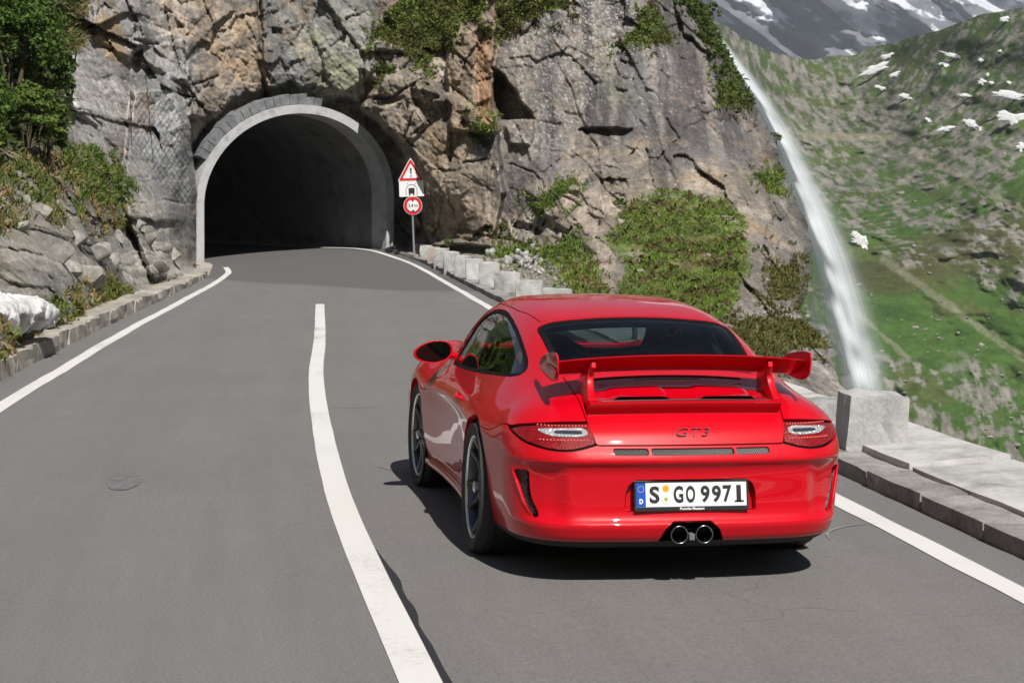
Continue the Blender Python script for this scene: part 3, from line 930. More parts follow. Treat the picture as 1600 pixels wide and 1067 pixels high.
    low = inside([(640, 385), (760, 372), (905, 398), (930, 440), (1000, 500), (1000, 780), (630, 780)], 10)         # verge with rubble
    grass_r = inside([(935, 372), (960, 345), (985, 318), (1010, 306), (1058, 290), (1100, 306), (1140, 300), (1170, 330), (1176, 380), (1160, 430), (1165, 480), (1120, 520), (1000, 500), (960, 470), (975, 420), (950, 395)], 26)
    grass_r = grass_r * sstep(-.16, .06, .9 * fbm(np.column_stack([U * .8, U[:, :1] * 0]), 47, 5, .6) + .8 * (grass_r - .45))
    lower_r = inside([(1150, 470), (1262, 480), (1300, 545), (1345, 640), (1345, 780), (1120, 780)], 12)
    calm2 = inside([(980, 225), (1090, 225), (1190, 260), (1205, 330), (1100, 330), (985, 320)], 24)
    bankrock = sstep(90, 190, X + .25 * (Y - 300)) * bank
    rough = np.clip(1 - .66 * slab - .45 * (bank - bankrock) - .8 * low - .7 * grass_r - .5 * calm2, .14, 1)
    zsc = d0 / 52.0
    n_soft = fbm(base * .9, 40, 4)
    B = base[:, [0, 2]].copy(); B[:, 0] = base @ CR       # real metres: across, up
    B += .10 * np.column_stack([fbm(base * .9, 21, 3), fbm(base * .9, 22, 3)])
    CELL = {}
    def facets(scale, amp, seed, stretch=(1, .62), tilt=.55, crk=.5, cw=.06, skew=.35):
        q = np.column_stack([B[:, 0] + skew * B[:, 1], B[:, 1] * stretch[1] - .15 * skew * B[:, 0]]) / scale
        f1, f2, h, v = worley(q, seed)
        hh = amp * (h[0] - .5) + amp * tilt * 2 * ((h[1] - .5) * v[:, 0] + (h[2] - .5) * v[:, 1])
        edge = np.exp(-((f2 - f1) / cw) ** 2) * (h[3] > .25)
        CELL[seed] = h[2] if False else _hash((h[0] * 4095).astype(np.int64), (h[1] * 4095).astype(np.int64), (h[2] * 4095).astype(np.int64), seed)
        return hh + crk * amp * edge
    big = facets(2.6, .95, 31, tilt=.85, crk=.14, cw=.035)
    mid = facets(.95, .46, 32, tilt=1.25, crk=.10, cw=.04) + facets(.62, .30, 39, (1, .9), tilt=1.3, crk=.06, cw=.05, skew=-.5)
    sml = facets(.34, .16, 33, tilt=1.1, crk=.18, cw=.10)
    tiny = facets(.14, .06, 34, tilt=1.2, crk=.15, cw=.2)
    clus = sstep(-.25, .35, fbm(base * .28, 41, 3))          # some faces smooth, some shattered
    fine = .05 * fbm(base * 3.0, 42, 5, .55) + .022 * fbm(base * 13, 43, 3)
    rel = rough * (big * .55 + mid * (.45 + .95 * clus) + sml * (.45 + 1.0 * clus) + tiny * (.6 + 1.0 * clus)) + fine * (.8 + .8 * rough)
    # the slab: long shallow plates and vertical ribs
    rib = .07 * fbm(np.column_stack([base @ CR * 1.9, base[:, 2] * .28, base[:, 1] * 0]), 44, 4) + .02 * facets(.5, 1.0, 35, (1, .4), crk=.2)
    rel += slab * rib
    # bank: lumps and ledges
    rel += bank * (.28 * fbm(base * .55, 45, 4) + .40 * facets(.8, .7, 36, (1, 1.1), tilt=1.1) + .20 * facets(.3, .5, 38, (1, 1.1), tilt=1.2) + .06 * fbm(base * 2.6, 46, 4))
    rel += grass_r * .30 * fbm(base * .8, 49, 4)
    rel += lower_r * .25 * facets(.8, .9, 37, (1, .6), tilt=.9)
    # calm next to the kerbs
    edge_l = np.full(n, 999.0)
    roadpoly = np.concatenate([np.column_stack([lx, ly]), arch_px(.0)[::1][:0].reshape(-1, 2), np.column_stack([rx, ry])[::-1], [[1700, 900], [1700, 1400], [-9000, 1400], [-9000, ly[0]]]])
    sdr = np.empty(n)
    for c in np.array_split(np.arange(n), 12): sdr[c] = sd_poly(X[c], Y[c], roadpoly)
    calm = sstep(2, 34, sdr)
    # flush round the ring of the mouth
    ap = arch_px(.27)
    sda = np.full(n, 999.0); m = (X > 240) & (X < 690) & (Y > 120) & (Y < 480)
    sda[m] = sd_poly(X[m], Y[m], ap)
    near_ring = sstep(34, 4, sda)
    d = d0 + (off * (1 - .0 * near_ring) + rel * (1 - .6 * near_ring)) * calm
    # next to the ring nothing may come out in front of the concrete except the overhangs that do
    # rounded outline towards the gorge
    sj = SIL.copy()
    sds = np.empty(n)
    silpoly = np.concatenate([SIL, [[-900, 760], [-900, -200]]])
    jit = 7 * fbm(np.column_stack([X, Y]) * .035, 51, 4)
    for c in np.array_split(np.arange(n), 12): sds[c] = sd_poly(X[c], Y[c], silpoly)
    sds = sds + jit
    d += 3.2 * np.exp(np.minimum(sds, 0) / 9.0) * sstep(-40, -2, sds)
    V = pix(X, Y, d)

    # ---- colour of the rock itself
    C = np.zeros((n, 3))
    def mix(c, m): 
        nonlocal C
        C = C + (np.array(c) - C) * np.clip(m, 0, 1)[:, None]
    n1 = fbm(base * .55, 61, 5, .6); n2 = fbm(base * 1.9, 62, 5, .62); n3 = fbm(base * 6.5, 63, 4, .65); n4 = fbm(base * .22, 64, 3)
    stain = fbm(np.column_stack([B[:, 0] * 2.6, B[:, 1] * .22, B[:, 0] * 0]), 65, 5, .6)
    C[:] = (.245, .215, .185)
    mix((.345, .285, .22), sstep(-.15, .35, n1 + .35 * n2))                       # tan
    mix((.215, .205, .200), sstep(-.05, .40, n2 + .5 * n4))                       # grey
    f1, f2, h, v = worley(np.column_stack([B[:, 0], B[:, 1] * .7]) / .55, 66)
    mix((.40, .345, .275), .55 * (h[0] > .72) * sstep(-.4, .2, n2))               # fresh pale faces
    mix((.13, .122, .118), .6 * (h[1] > .80) * rough * sstep(-.3, .3, n2))
    mix((.36, .255, .155), .6 * sstep(.26, .5, fbm(base * .8, 67, 4) + .25 * n3) * (rough > .4))   # iron stain
    grey_l = inside([(90, -160), (300, -160), (300, 130), (306, 420), (200, 430), (110, 250), (80, 90)], 25)
    mix((.36, .36, .36), .75 * grey_l * sstep(-.5, .2, n2 + .2))
    mix((.54, .53, .51), .6 * grey_l * sstep(.12, .5, n3 + .4 * n1))
    mix((.42, .29, .15), .8 * inside([(150, 25), (185, 20), (200, 70), (195, 100), (165, 90), (148, 50)], 9) * sstep(-.6, .1, n3 + .2))
    buttress = inside([(205, 140), (262, 118), (300, 190), (306, 300), (302, 400), (255, 330), (195, 215)], 8)
    mix((.36, .37, .38), .75 * buttress); mix((.36, .29, .235), .6 * inside([(200, 150), (235, 140), (232, 215), (202, 205)], 8))
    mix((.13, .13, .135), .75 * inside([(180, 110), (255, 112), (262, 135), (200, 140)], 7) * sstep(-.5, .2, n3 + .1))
    lich = inside([(410, -20), (590, -20), (590, 100), (560, 150), (500, 166), (425, 158)], 8)
    mix((.25, .25, .235), .85 * lich)
    mix((.30, .315, .20), .8 * lich * sstep(-.05, .30, n1 + .6 * n3) * inside([(440, 20), (590, 20), (570, 160), (470, 150)], 20))
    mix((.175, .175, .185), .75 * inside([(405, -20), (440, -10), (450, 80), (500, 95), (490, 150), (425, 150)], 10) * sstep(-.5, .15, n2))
    isrk = 1 - np.clip(bank + low + grass_r, 0, 1)
    # slab: purple-grey wall, tan streaks, lichen blots
    mix((.232, .215, .208), .92 * slab)
    mix((.105, .095, .097), .85 * slab * sstep(-.04, .22, stain + .15 * n2))
    mix((.32, .272, .222), .6 * slab * sstep(.04, .32, -stain + .2 * n2))
    mix((.15, .128, .128), .75 * inside([(745, 255), (790, 240), (850, 260), (845, 330), (790, 345), (755, 330)], 12) * sstep(-.5, .1, n2))
    mix((.30, .30, .20), .7 * slab * inside([(930, 30), (985, 40), (985, 150), (950, 170), (930, 90)], 18) * sstep(-.3, .25, n2))
    mix((.24, .25, .255), .4 * inside([(970, 80), (1010, 80), (1010, 190), (980, 200)], 10))
    for sc, sd_, th, st_ in ((.10, 71, .55, .85), (.055, 72, .62, .75)):
        f1, f2, h, v = worley(np.column_stack([B[:, 0], B[:, 1]]) / sc, sd_)
        blot = (h[0] > th) * sstep(.34, .22, f1)
        mix((.50, .49, .46), st_ * blot * np.clip(slab * inside([(785, 30), (960, -100), (1000, 60), (930, 160), (880, 250), (800, 200)], 30) + .28 * sstep(.1, .4, n1), 0, 1))
    mix((.13, .125, .122), .7 * inside([(1130, 120), (1240, 220), (1290, 400), (1270, 560), (1225, 470), (1215, 330), (1150, 220)], 20) * sstep(-.3, .25, stain + .3 * n2))
    mix((.11, .10, .102), .75 * inside([(1015, 120), (1050, 110), (1075, 230), (1060, 330), (1030, 330)], 14) * sstep(-.35, .2, stain))
    for pl in ([(895, 215), (960, 225), (955, 300), (885, 300)], [(240, -20), (335, -20), (335, 60), (250, 50)], [(345, 20), (402, 10), (402, 150), (350, 120)], [(640, 290), (770, 290), (785, 395), (650, 395)], [(830, 285), (960, 285), (968, 360), (850, 350)]):
        mix((.41, .315, .215), .62 * inside(pl, 18) * sstep(-.35, .15, n2 + .5 * n3))
    mix((.38, .27, .17), .35 * sstep(.30, .48, fbm(base * 1.6, 89, 4) + .2 * n3) * isrk)
    # rusty column
    mix((.33, .255, .19), .8 * inside([(700, 30), (775, -40), (776, 160), (778, 205), (700, 200)], 6))
    mix((.38, .215, .12), .75 * inside([(740, 50), (765, 40), (772, 190), (742, 195)], 8) * sstep(-.35, .2, stain))
    mix((.40, .27, .14), .65 * inside([(655, 190), (730, 190), (745, 300), (660, 260)], 14) * sstep(-.25, .25, n2))
    mix((.37, .30, .225), .6 * inside([(660, 240), (775, 240), (790, 390), (650, 390)], 20))
    mix((.45, .42, .37), .8 * inside([(800, 345), (850, 328), (880, 350), (840, 385), (800, 380)], 8) * sstep(-.4, .1, n2))
    mix((.43, .365, .30), .75 * inside([(830, 290), (960, 290), (970, 480), (890, 460)], 10) * sstep(-.5, .2, n2 + .1))
    mix((.30, .27, .25), .7 * lower_r); mix((.42, .39, .36), .6 * lower_r * sstep(.0, .35, n3 + .5 * n2)); mix((.10, .095, .09), .6 * lower_r * sstep(.1, .4, -n2))
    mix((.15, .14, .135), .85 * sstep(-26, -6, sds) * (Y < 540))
    # cavities gather dark lichen and soil
    # bank: soil, dry grass thatch, pale stones, moss, wet streaks
    mix((.20, .165, .12), .85 * (bank - .75 * bankrock))
    mix((.40, .385, .35), .85 * bank * sstep(-.15, .15, fbm(base * .9, 97, 4) + .45 * bankrock + .15 * sstep(300, 400, Y)))
    mix((.52, .50, .46), .75 * bank * sstep(.08, .3, n2 + .4 * n3) * sstep(-.1, .3, fbm(base * .7, 94, 3) + .3 * bankrock))
    mix((.28, .215, .12), .75 * (bank - bankrock) * sstep(-.1, .35, n2) * sstep(430, 330, Y))
    mix((.27, .265, .25), .8 * bank * sstep(.02, .30, n1 + .4 * n3) * sstep(250, 320, Y))
    mix((.12, .14, .035), .7 * bank * sstep(.05, .3, fbm(base * 1.1, 68, 4)) * inside([(-200, 235), (120, 230), (215, 300), (230, 360), (100, 330), (-200, 290)], 20))
    mix((.13, .115, .035), .7 * bank * inside([(60, 470), (190, 420), (260, 440), (60, 560), (-100, 640), (-100, 560)], 18) * sstep(-.2, .2, n2))
    wet = bank * inside([(135, 350), (160, 345), (200, 430), (215, 470), (180, 490), (150, 420)], 9)
    mix((.05, .05, .052), .75 * wet * sstep(-.4, .1, n3)); 
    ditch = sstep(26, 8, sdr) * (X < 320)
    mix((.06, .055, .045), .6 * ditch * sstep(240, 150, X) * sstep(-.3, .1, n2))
    # verge
    mix((.27, .25, .215), .9 * low); mix((.36, .345, .32), .7 * low * sstep(0, .3, n3)); mix((.12, .125, .05), .6 * low * sstep(.05, .35, n2))
    green = np.clip(grass_r * 1.0, 0, 1)
    mix((.15, .20, .044), .9 * green); mix((.075, .10, .028), .6 * green * sstep(.0, .3, n2)); mix((.17, .125, .065), .6 * green * sstep(.1, .35, -n2 + .3 * n3)); mix((.33, .30, .27), .8 * green * sstep(.30, .42, fbm(base * 1.3, 69, 4)))
    veg = {}; vn = fbm(base * 1.7, 98, 4, .6)
    vegp = dict(
        ledge=[(585, 62), (612, 8), (640, -30), (760, -30), (757, 20), (716, 40), (703, 72), (665, 104), (640, 84), (612, 76)],
        ledge2=[(780, -30), (884, -30), (886, 12), (842, 22), (800, 42), (780, 60)],
        ledge3=[(968, 70), (990, 45), (1010, 8), (1030, 40), (1048, 62), (1040, 72), (1000, 70)],
        brow=[(1070, -40), (1095, -10), (1118, 48), (1150, 112), (1172, 150), (1160, 150), (1128, 90), (1095, 40), (1062, -5)],
        tuft=[(1118, 130), (1150, 126), (1165, 150), (1140, 168), (1118, 158)],
        seam=[(832, 320), (872, 292), (905, 276), (910, 284), (880, 305), (845, 330)],
        strip=[(782, 388), (840, 380), (905, 376), (912, 408), (880, 416), (830, 398), (785, 400)],
        foot=[(905, 400), (935, 430), (960, 478), (905, 462), (885, 440)],
        knee=[(1150, 515), (1225, 500), (1262, 516), (1270, 530), (1230, 545), (1190, 600), (1160, 560)],
        knee2=[(1195, 415), (1240, 410), (1245, 460), (1210, 470)],
        knee3=[(1265, 520), (1285, 512), (1300, 545), (1270, 545)],
        rightedge=[(1180, 275), (1215, 260), (1225, 300), (1195, 310)],
        small=[(590, 96), (612, 100), (612, 112), (592, 116)], cup=[(738, 190), (775, 186), (775, 208), (742, 212)])
    for k, poly in vegp.items():
        m = inside(poly, 16); m = sstep(.42, .58, m + .55 * vn * (m > .02))
        veg[k] = np.maximum(m, .22 * sstep(.10, .55, inside(poly, 40) + .7 * vn) * (inside(poly, 40) > .03))
        mix((.095, .115, .032), .92 * m)
    veg['slope'] = grass_r * sstep(-.28, .12, fbm(base * 1.05, 88, 4, .6) + .5 * (grass_r - .6))
    veg['bank_green'] = sstep(-.15, .15, vn) * bank * inside([(90, 236), (170, 240), (210, 300), (205, 335), (150, 320), (110, 280)], 8)
    veg['bank_dry'] = bank * np.clip(inside([(-200, 245), (100, 250), (170, 320), (210, 350), (160, 370), (60, 350), (-200, 420)], 12) + inside([(-100, 520), (60, 490), (130, 440), (190, 430), (190, 480), (60, 560), (-100, 650)], 8), 0, 1) * sstep(-.1, .1, fbm(base * 1.2, 70, 3))
    veg['bank_moss'] = bank * inside([(90, 560), (60, 520), (180, 440), (215, 470), (240, 470), (200, 500)], 8)
    veg['top_left'] = inside([(-500, 232), (100, 232), (104, 120), (120, -160), (-500, -160)], 12)
    veg['top_edge'] = inside([(78, -160), (128, -160), (135, 60), (112, 80), (85, 60)], 8)
    mix((.16, .14, .06), .85 * veg['top_edge'] * sstep(-.2, .2, n2)); mix((.06, .07, .025), .9 * veg['top_left'])
    n5 = fbm(base * 22, 95, 3, .7); n6 = fbm(base * 9, 96, 4, .7)
    C *= (.80 * (1 + .26 * n3 + .16 * n2 + .42 * n5 + .28 * n6))[:, None]
    cell = .26 * (CELL[32] - .5) + .26 * (CELL[39] - .5) + .40 * (CELL[33] - .5) + .30 * (CELL[34] - .5)
    C *= np.clip(1 + cell * (.35 + .85 * rough), .4, 1.8)[:, None]
    isrock = 1 - np.clip(bank - bankrock + low + grass_r, 0, 1)
    mix((.50, .48, .45), .7 * isrock * sstep(.42, .52, n6 + .25 * n5) * sstep(-.2, .3, n1)); mix((.07, .066, .064), .6 * isrock * sstep(.36, .5, -n6 - .3 * n5))
    lum = C.mean(1, keepdims=True); gcol = np.clip(1 - bank - low - grass_r - sum(veg[k] for k in vegp), 0, 1)[:, None]
    C = C + (lum * np.array([1.03, 1.0, .96]) - C) * (.04 + .25 * slab[:, None]) * gcol
    C *= 1 + (.90 - 1) * gcol
    C = np.clip(C, .012, .62)

    # ---- faces, minus road, mouth and what lies past the outline
    idx = np.arange(n).reshape(ny, nx)
    a, b, c_, e = idx[:-1, :-1].ravel(), idx[:-1, 1:].ravel(), idx[1:, 1:].ravel(), idx[1:, :-1].ravel()
    ok_v = (sdr > -1.5) & (sds < 0)
    hole = sda < -6.0
    ok_v &= ~hole
    ok = ok_v[a] & ok_v[b] & ok_v[c_] & ok_v[e]
    F = np.stack([a, e, c_, b], 1)[ok]
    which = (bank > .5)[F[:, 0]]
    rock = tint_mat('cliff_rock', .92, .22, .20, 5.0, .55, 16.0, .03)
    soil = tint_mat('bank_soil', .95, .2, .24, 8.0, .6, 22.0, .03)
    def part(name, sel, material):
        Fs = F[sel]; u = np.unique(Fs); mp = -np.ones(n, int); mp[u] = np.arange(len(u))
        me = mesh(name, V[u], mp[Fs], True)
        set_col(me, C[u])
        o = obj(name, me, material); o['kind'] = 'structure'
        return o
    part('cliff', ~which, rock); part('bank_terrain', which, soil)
    Nn = np.zeros((n, 3))
    tri = np.cross(V[F[:, 1]] - V[F[:, 0]], V[F[:, 3]] - V[F[:, 0]])
    ar = np.linalg.norm(tri, axis=1)
    for k in range(4): np.add.at(Nn, F[:, k], tri)
    Nn /= np.linalg.norm(Nn, axis=1, keepdims=True) + 1e-12
    flip = ((CAM - V) * Nn).sum(1) < 0; Nn[flip] *= -1
    valid = np.zeros(n, bool); valid[F.ravel()] = True
    # true surface area per vertex for even scattering
    fa = np.zeros(n); fr = np.minimum(ar, np.percentile(ar, 97))
    np.add.at(fa, F[:, 0], fr)
    return dict(V=V, N=Nn, veg=veg, valid=valid, area=fa, X=X, Y=Y, nx=nx, ny=ny, gx=gx, gy=gy, d=d)

def cliff_point(S, px, py):
    i = int(np.clip(round((px - S['gx'][0]) / (S['gx'][1] - S['gx'][0])), 0, S['nx'] - 1)); j = int(np.clip(round((py - S['gy'][0]) / (S['gy'][1] - S['gy'][0])), 0, S['ny'] - 1))
    k = j * S['nx'] + i
    return S['V'][k].copy(), S['N'][k].copy()

# ================================================================ plants
def scatter(S, m, count, seed):
    rg = np.random.default_rng(seed)
    w = np.where(S['valid'], m * S['area'], 0); w = w / w.sum()
    k = rg.choice(len(w), count, p=w)
    return S['V'][k] + rg.normal(size=(count, 3)) * .02, S['N'][k]

def blades(name, P, N, colours, length, width, seed, per=5, spread=.5, material=None, up=.75, droop=.25):
    """bunches of bent blades, two triangles each side of a fold"""
    rg = np.random.default_rng(seed)
    n = len(P) * per
    p = np.repeat(P, per, 0) + rg.normal(size=(n, 3)) * length * .22
    nn = np.repeat(N, per, 0)
    d = nn * (1 - up) + np.array([0, 0, up]) + rg.normal(size=(n, 3)) * spread
    d /= np.linalg.norm(d, axis=1, keepdims=True)
    L = length * rg.uniform(.55, 1.25, n)[:, None]
    s = np.cross(d, rg.normal(size=(n, 3))); s /= np.linalg.norm(s, axis=1, keepdims=True)
    w = width * rg.uniform(.7, 1.3, n)[:, None]
    mid = p + d * L * .55
    tip = p + d * L + np.array([0, 0, -1]) * L * droop + rg.normal(size=(n, 3)) * L * .12
    V = np.stack([p - s * w * .5, p + s * w * .5, mid + s * w * .55, mid - s * w * .55, tip], 1).reshape(-1, 3)
    b = np.arange(n)[:, None] * 5
    F = np.concatenate([b + [0, 1, 2], b + [0, 2, 3], b + [3, 2, 4]])
    ix = np.clip(((fbm(P * .9, seed + 5, 3) * .9 + .5 + rg.normal(size=len(P)) * .22) * len(colours)).astype(int), 0, len(colours) - 1)
    cc = np.array(colours)[ix]
    cc = np.repeat(cc, per, 0) * rg.uniform(.7, 1.25, n)[:, None]
    # patches of one hue
    hue = fbm(p * 1.1, seed, 3)[:, None]
    cc = cc * (1 + .25 * hue)
    me = mesh(name, V, F.astype(np.int32), False)
    set_col(me, np.repeat(np.clip(cc, .004, .6), 5, 0))
    return obj(name, me, material)

def leaves(name, P, D, colours, size, seed, material, parent=None):
    """leaf-sized folded quads at points P facing roughly D"""
    rg = np.random.default_rng(seed); n = len(P)
    d = D + rg.normal(size=(n, 3)) * .6; d /= np.linalg.norm(d, axis=1, keepdims=True)
    a = np.cross(d, rg.normal(size=(n, 3))); a /= np.linalg.norm(a, axis=1, keepdims=True)
    b = np.cross(d, a)
    L = size * rg.uniform(.6, 1.3, n)[:, None]
    V = np.stack([P - a * L * .5, P + b * L * .30 + d * L * .06, P + a * L * .5, P - b * L * .30 + d * L * .06], 1).reshape(-1, 3)
    k = np.arange(n)[:, None] * 4
    F = np.concatenate([k + [0, 1, 2], k + [0, 2, 3]])
    cc = np.array(colours)[rg.integers(0, len(colours), n)] * rg.uniform(.7, 1.3, n)[:, None]
    me = mesh(name, V, F.astype(np.int32), False)
    set_col(me, np.repeat(np.clip(cc, .004, .6), 4, 0))
    return obj(name, me, material, parent)

def bush(label, cat, centre, radii, n_leaf, size, colours, seed, material, bark, stems=9, group=None, name='bush'):
    rg = np.random.default_rng(seed)
    c = np.array(centre, float); r = np.array(radii, float)
    root = empty(name, tuple(c - np.array([0, 0, r[2]])), label, cat, group)
    base = Vector(c - np.array([0, 0, r[2]]))
    inv = Matrix.Translation(-base)
    # clumps along the branches
    cl = []
    mb = MB()
    for k in range(stems):
        a = rg.uniform(0, 2 * math.pi); tilt = rg.uniform(.15, 1.0)
        tip = c + np.array([math.cos(a) * r[0] * tilt, math.sin(a) * r[1] * tilt, r[2] * rg.uniform(.1, .9)])
        p0 = np.array(base) + np.array([math.cos(a), math.sin(a), 0]) * r[:3] * .12 - np.array([0, 0, .1])
        midp = .5 * (p0 + tip) + rg.normal(size=3) * r * .10 + np.array([0, 0, .12 * r[2]])
        pts = [p0, .5 * p0 + .5 * midp + rg.normal(size=3) * .02, midp, .45 * midp + .55 * tip, tip]
        mb.tube(pts, [.022 * r.mean() + .008, .018 * r.mean() + .006, .014 * r.mean() + .004, .008 * r.mean() + .003, .003], 5, caps=False)
    st = mb.build('stems', bark, None); st.parent = root; st.matrix_parent_inverse = inv
    nc = max(18, n_leaf // 90)
    for k in range(nc):
        q = rg.normal(size=3); q /= np.linalg.norm(q)
        if q[2] < -.45: q[2] *= -.6
        rr = rg.uniform(.45, 1.0) ** .6
        cl.append(np.r_[c + q * r * rr, rg.uniform(.14, .27) * r.mean(), q])
    cl = np.array(cl)
    which = rg.integers(0, nc, n_leaf)
    q = rg.normal(size=(n_leaf, 3)); q /= np.linalg.norm(q, axis=1, keepdims=True)
    P = cl[which, :3] + q * cl[which, 3:4] * rg.uniform(.5, 1.0, (n_leaf, 1)) ** .5 * np.array([1.15, 1.15, .8])
    D = q * .5 + cl[which, 4:7] * .4 + np.array([0, 0, .45])
    tone = rg.uniform(.75, 1.25, nc)[which]
    lf = leaves('foliage', P, D, colours, size, seed + 1, material)
    lf.parent = root; lf.matrix_parent_inverse = inv
    return root

# ================================================================ far slopes, fall, snow
def land_depth(X, Y):
    """distance along the lens axis of the slope across the gorge, by direction"""
    k = np.clip((800 - Y) / 760.0, -.2, 1.3)
    d = 380 + 70 * k + 120 * np.clip(k, 0, 2) ** 2
    # valley notch
    v = (X - 1300) / 220.0
    d = d + 170 * np.exp(-v * v) * sstep(480, 120, Y)
    return d

def ridge_y(X):
    """upper outline of the near slopes in the picture"""
    xs = [900, 1060, 1120, 1160, 1200, 1240, 1270, 1300, 1330, 1380, 1430, 1480, 1530, 1580, 1620, 1700, 1850]
    ys = [-10, 10, 36, 58, 78, 90, 92, 90, 84, 72, 58, 42, 26, 14, 4, -25, -60]
    return np.interp(X, xs, ys)

def build_land():
    # slopes across the gorge
    gx = np.arange(1040, 1760, 2.6); gy = np.linspace(0, 1, 420)
    X, T = np.meshgrid(gx, gy)
    top = ridge_y(X) + 4 * vnoise(np.column_stack([X.ravel() * .03, X.ravel() * 0]), 3).reshape(X.shape)
    Y = top + (900 - top) * T
    X = X.ravel(); Y = Y.ravel(); n = len(X)
    d = land_depth(X, Y)
    B = pix(X, Y, d)
    A = np.column_stack([B @ CR, B @ CF, B[:, 2]])
    # spurs run down to the right, gullies between
    q = np.column_stack([A[:, 0] * .8 + A[:, 2] * .55, A[:, 2] * .35 - A[:, 0] * .2, A[:, 1] * .1])
    rel = 26 * fbm(q * .028, 81, 4) + 9 * fbm(A * .035, 82, 4) + 2.4 * fbm(A * .11, 83, 4, .6)
    f1, f2, h, v = worley(np.column_stack([A[:, 0], A[:, 2] * .7]) / 9.0, 84)
    crag = sstep(-.10, .14, fbm(q * .05, 85, 4) + .5 * fbm(A * .06, 86, 4))
    f1b, f2b, hb, vb = worley(np.column_stack([A[:, 0], A[:, 2] * .5]) / 3.2, 87)
    rg1 = 1 - 2 * np.abs(vnoise(A * np.array([.07, .05, .045]), 71)); rg2 = 1 - 2 * np.abs(vnoise(A * np.array([.2, .12, .14]) + 3.3, 72)); rg3 = 1 - 2 * np.abs(vnoise(A * np.array([.55, .3, .35]) + 1.3, 73))
    rel = rel * 1.0 - crag * (2.4 * rg1 + 1.3 * rg2 + .7 * rg3)
    rel += .4 * fbm(A * .5, 88, 3)
    rel *= sstep(0, 40, Y - ridge_y(X)) * .9 + .1
    d = d + rel
    V = pix(X, Y, d)
    C = np.zeros((n, 3)); 
    def mix(c, m):
        nonlocal C
        C = C + (np.array(c) - C) * np.clip(m, 0, 1)[:, None]
    n1 = fbm(A * .02, 91, 4); n2 = fbm(A * .09, 92, 5, .6); n3 = fbm(A * .4, 93, 4, .65)
    C[:] = (.070, .118, .030)
    mix((.042, .078, .022), sstep(-.05, .3, .6 * n2 + .7 * n1))
    mix((.098, .112, .042), sstep(.0, .35, -n2 + .4 * n1))
    mix((.088, .078, .034), .8 * sstep(.0, .3, n1 + .4 * n2) * sstep(120, 420, Y))
    hi = sstep(330, 60, Y)
    mix((.105, .102, .070), .65 * hi * sstep(-.25, .25, n2))
    n4 = fbm(np.column_stack([A[:, 0] * .55, A[:, 2] * .20, A[:, 1] * .1]), 90, 4, .65)
    rockm = np.clip(crag * sstep(-.10, .10, n3 + n2 * .5 + n4) + .95 * hi * sstep(.04, .18, n3 + .5 * n2 + .6 * n4), 0, 1)
    wall = sstep(30, -30, sd_poly(X + 16 * n2, Y + 16 * n3, np.array([(1118, 30), (1330, 84), (1420, 170), (1440, 250), (1330, 330), (1245, 260)])))
    rockm = np.clip(rockm + .8 * wall * sstep(-.18, .12, n4 + .4 * n2), 0, 1)
    mix((.185, .178, .160), .85 * rockm); mix((.28, .27, .245), .7 * rockm * sstep(.0, .3, n4)); mix((.10, .10, .092), .5 * rockm * sstep(.0, .3, -n4))
    # path-like scree lines falling to the right
    for (x0, y0), (x1, y1), w, s_ in (((1380, 405), (1600, 560), 8, .5), ((1425, 235), (1600, 330), 5, .6), ((1330, 480), (1420, 560), 5, .5), ((1260, 212), (1400, 216), 8, .7)):
        ax, ay = x1 - x0, y1 - y0; t = np.clip(((X - x0) * ax + (Y - y0) * ay) / (ax * ax + ay * ay), 0, 1)
        dd = np.hypot(X - x0 - t * ax, Y - y0 - t * ay) + 7 * n3
        mix((.30, .265, .21), s_ * sstep(w, w * .4, dd))
    n5 = fbm(A * 1.25, 70, 3, .7)
    C = C * (np.array([.74, .84, .74]) + (np.array([.84, .82, .80]) - np.array([.74, .84, .74])) * rockm[:, None]) * np.clip(1 + .34 * n3 + .34 * n5, .4, 1.8)[:, None]
    nyy, nxx = len(gy), len(gx)
    idx = np.arange(n).reshape(nyy, nxx)
    F = np.stack([idx[:-1, :-1].ravel(), idx[1:, :-1].ravel(), idx[1:, 1:].ravel(), idx[:-1, 1:].ravel()], 1)
    me = mesh('valley_slope', V, F, True); set_col(me, np.clip(C, .01, .6))
    o = obj('valley_slope', me, tint_mat('alpine_turf', .95, .15, .16, .35, .5, 1.2, .5)); o['kind'] = 'structure'
    slope = rbf_like(X, Y, d, gx, top, nyy)

    # scattered boulders on the slope: far too many to tell apart
    rg = np.random.default_rng(5)
    rocks = [rock_mesh(300 + k, 2, (1.3, .9, .6), 14, .12) for k in range(5)]
    bv, bf, bc = [], [], []; nb = 0
    for k in range(520):
        x = rg.uniform(1250, 1640); y = rg.uniform(180, 790)
        if fbm(np.array([[x * .012, y * .012]]), 99, 2)[0] < .02: continue
        p = slope(x, y)
        m = rocks[k % 5]
        v = np.empty(len(m.vertices) * 3); m.vertices.foreach_get('co', v); v = v.reshape(-1, 3)
        s = rg.gamma(1.3, .22) + .12
        a = rg.uniform(0, 6.28); ca, sa = math.cos(a), math.sin(a)
        v = v @ np.array([[ca, sa, 0], [-sa, ca, 0], [0, 0, 1]]) * s * np.array([1, 1, rg.uniform(.6, 1.2)]) + p
        f = np.empty(len(m.polygons) * 3, np.int32); m.polygons.foreach_get('vertices', f)
        bv.append(v); bf.append(f.reshape(-1, 3) + nb); nb += len(v)
        g = rg.uniform(.7, 1.25); bc.append(np.tile(np.array([.22, .21, .185]) * g, (len(v), 1)))
    me = mesh('scree', np.concatenate(bv), np.concatenate(bf)); set_col(me, np.concatenate(bc))
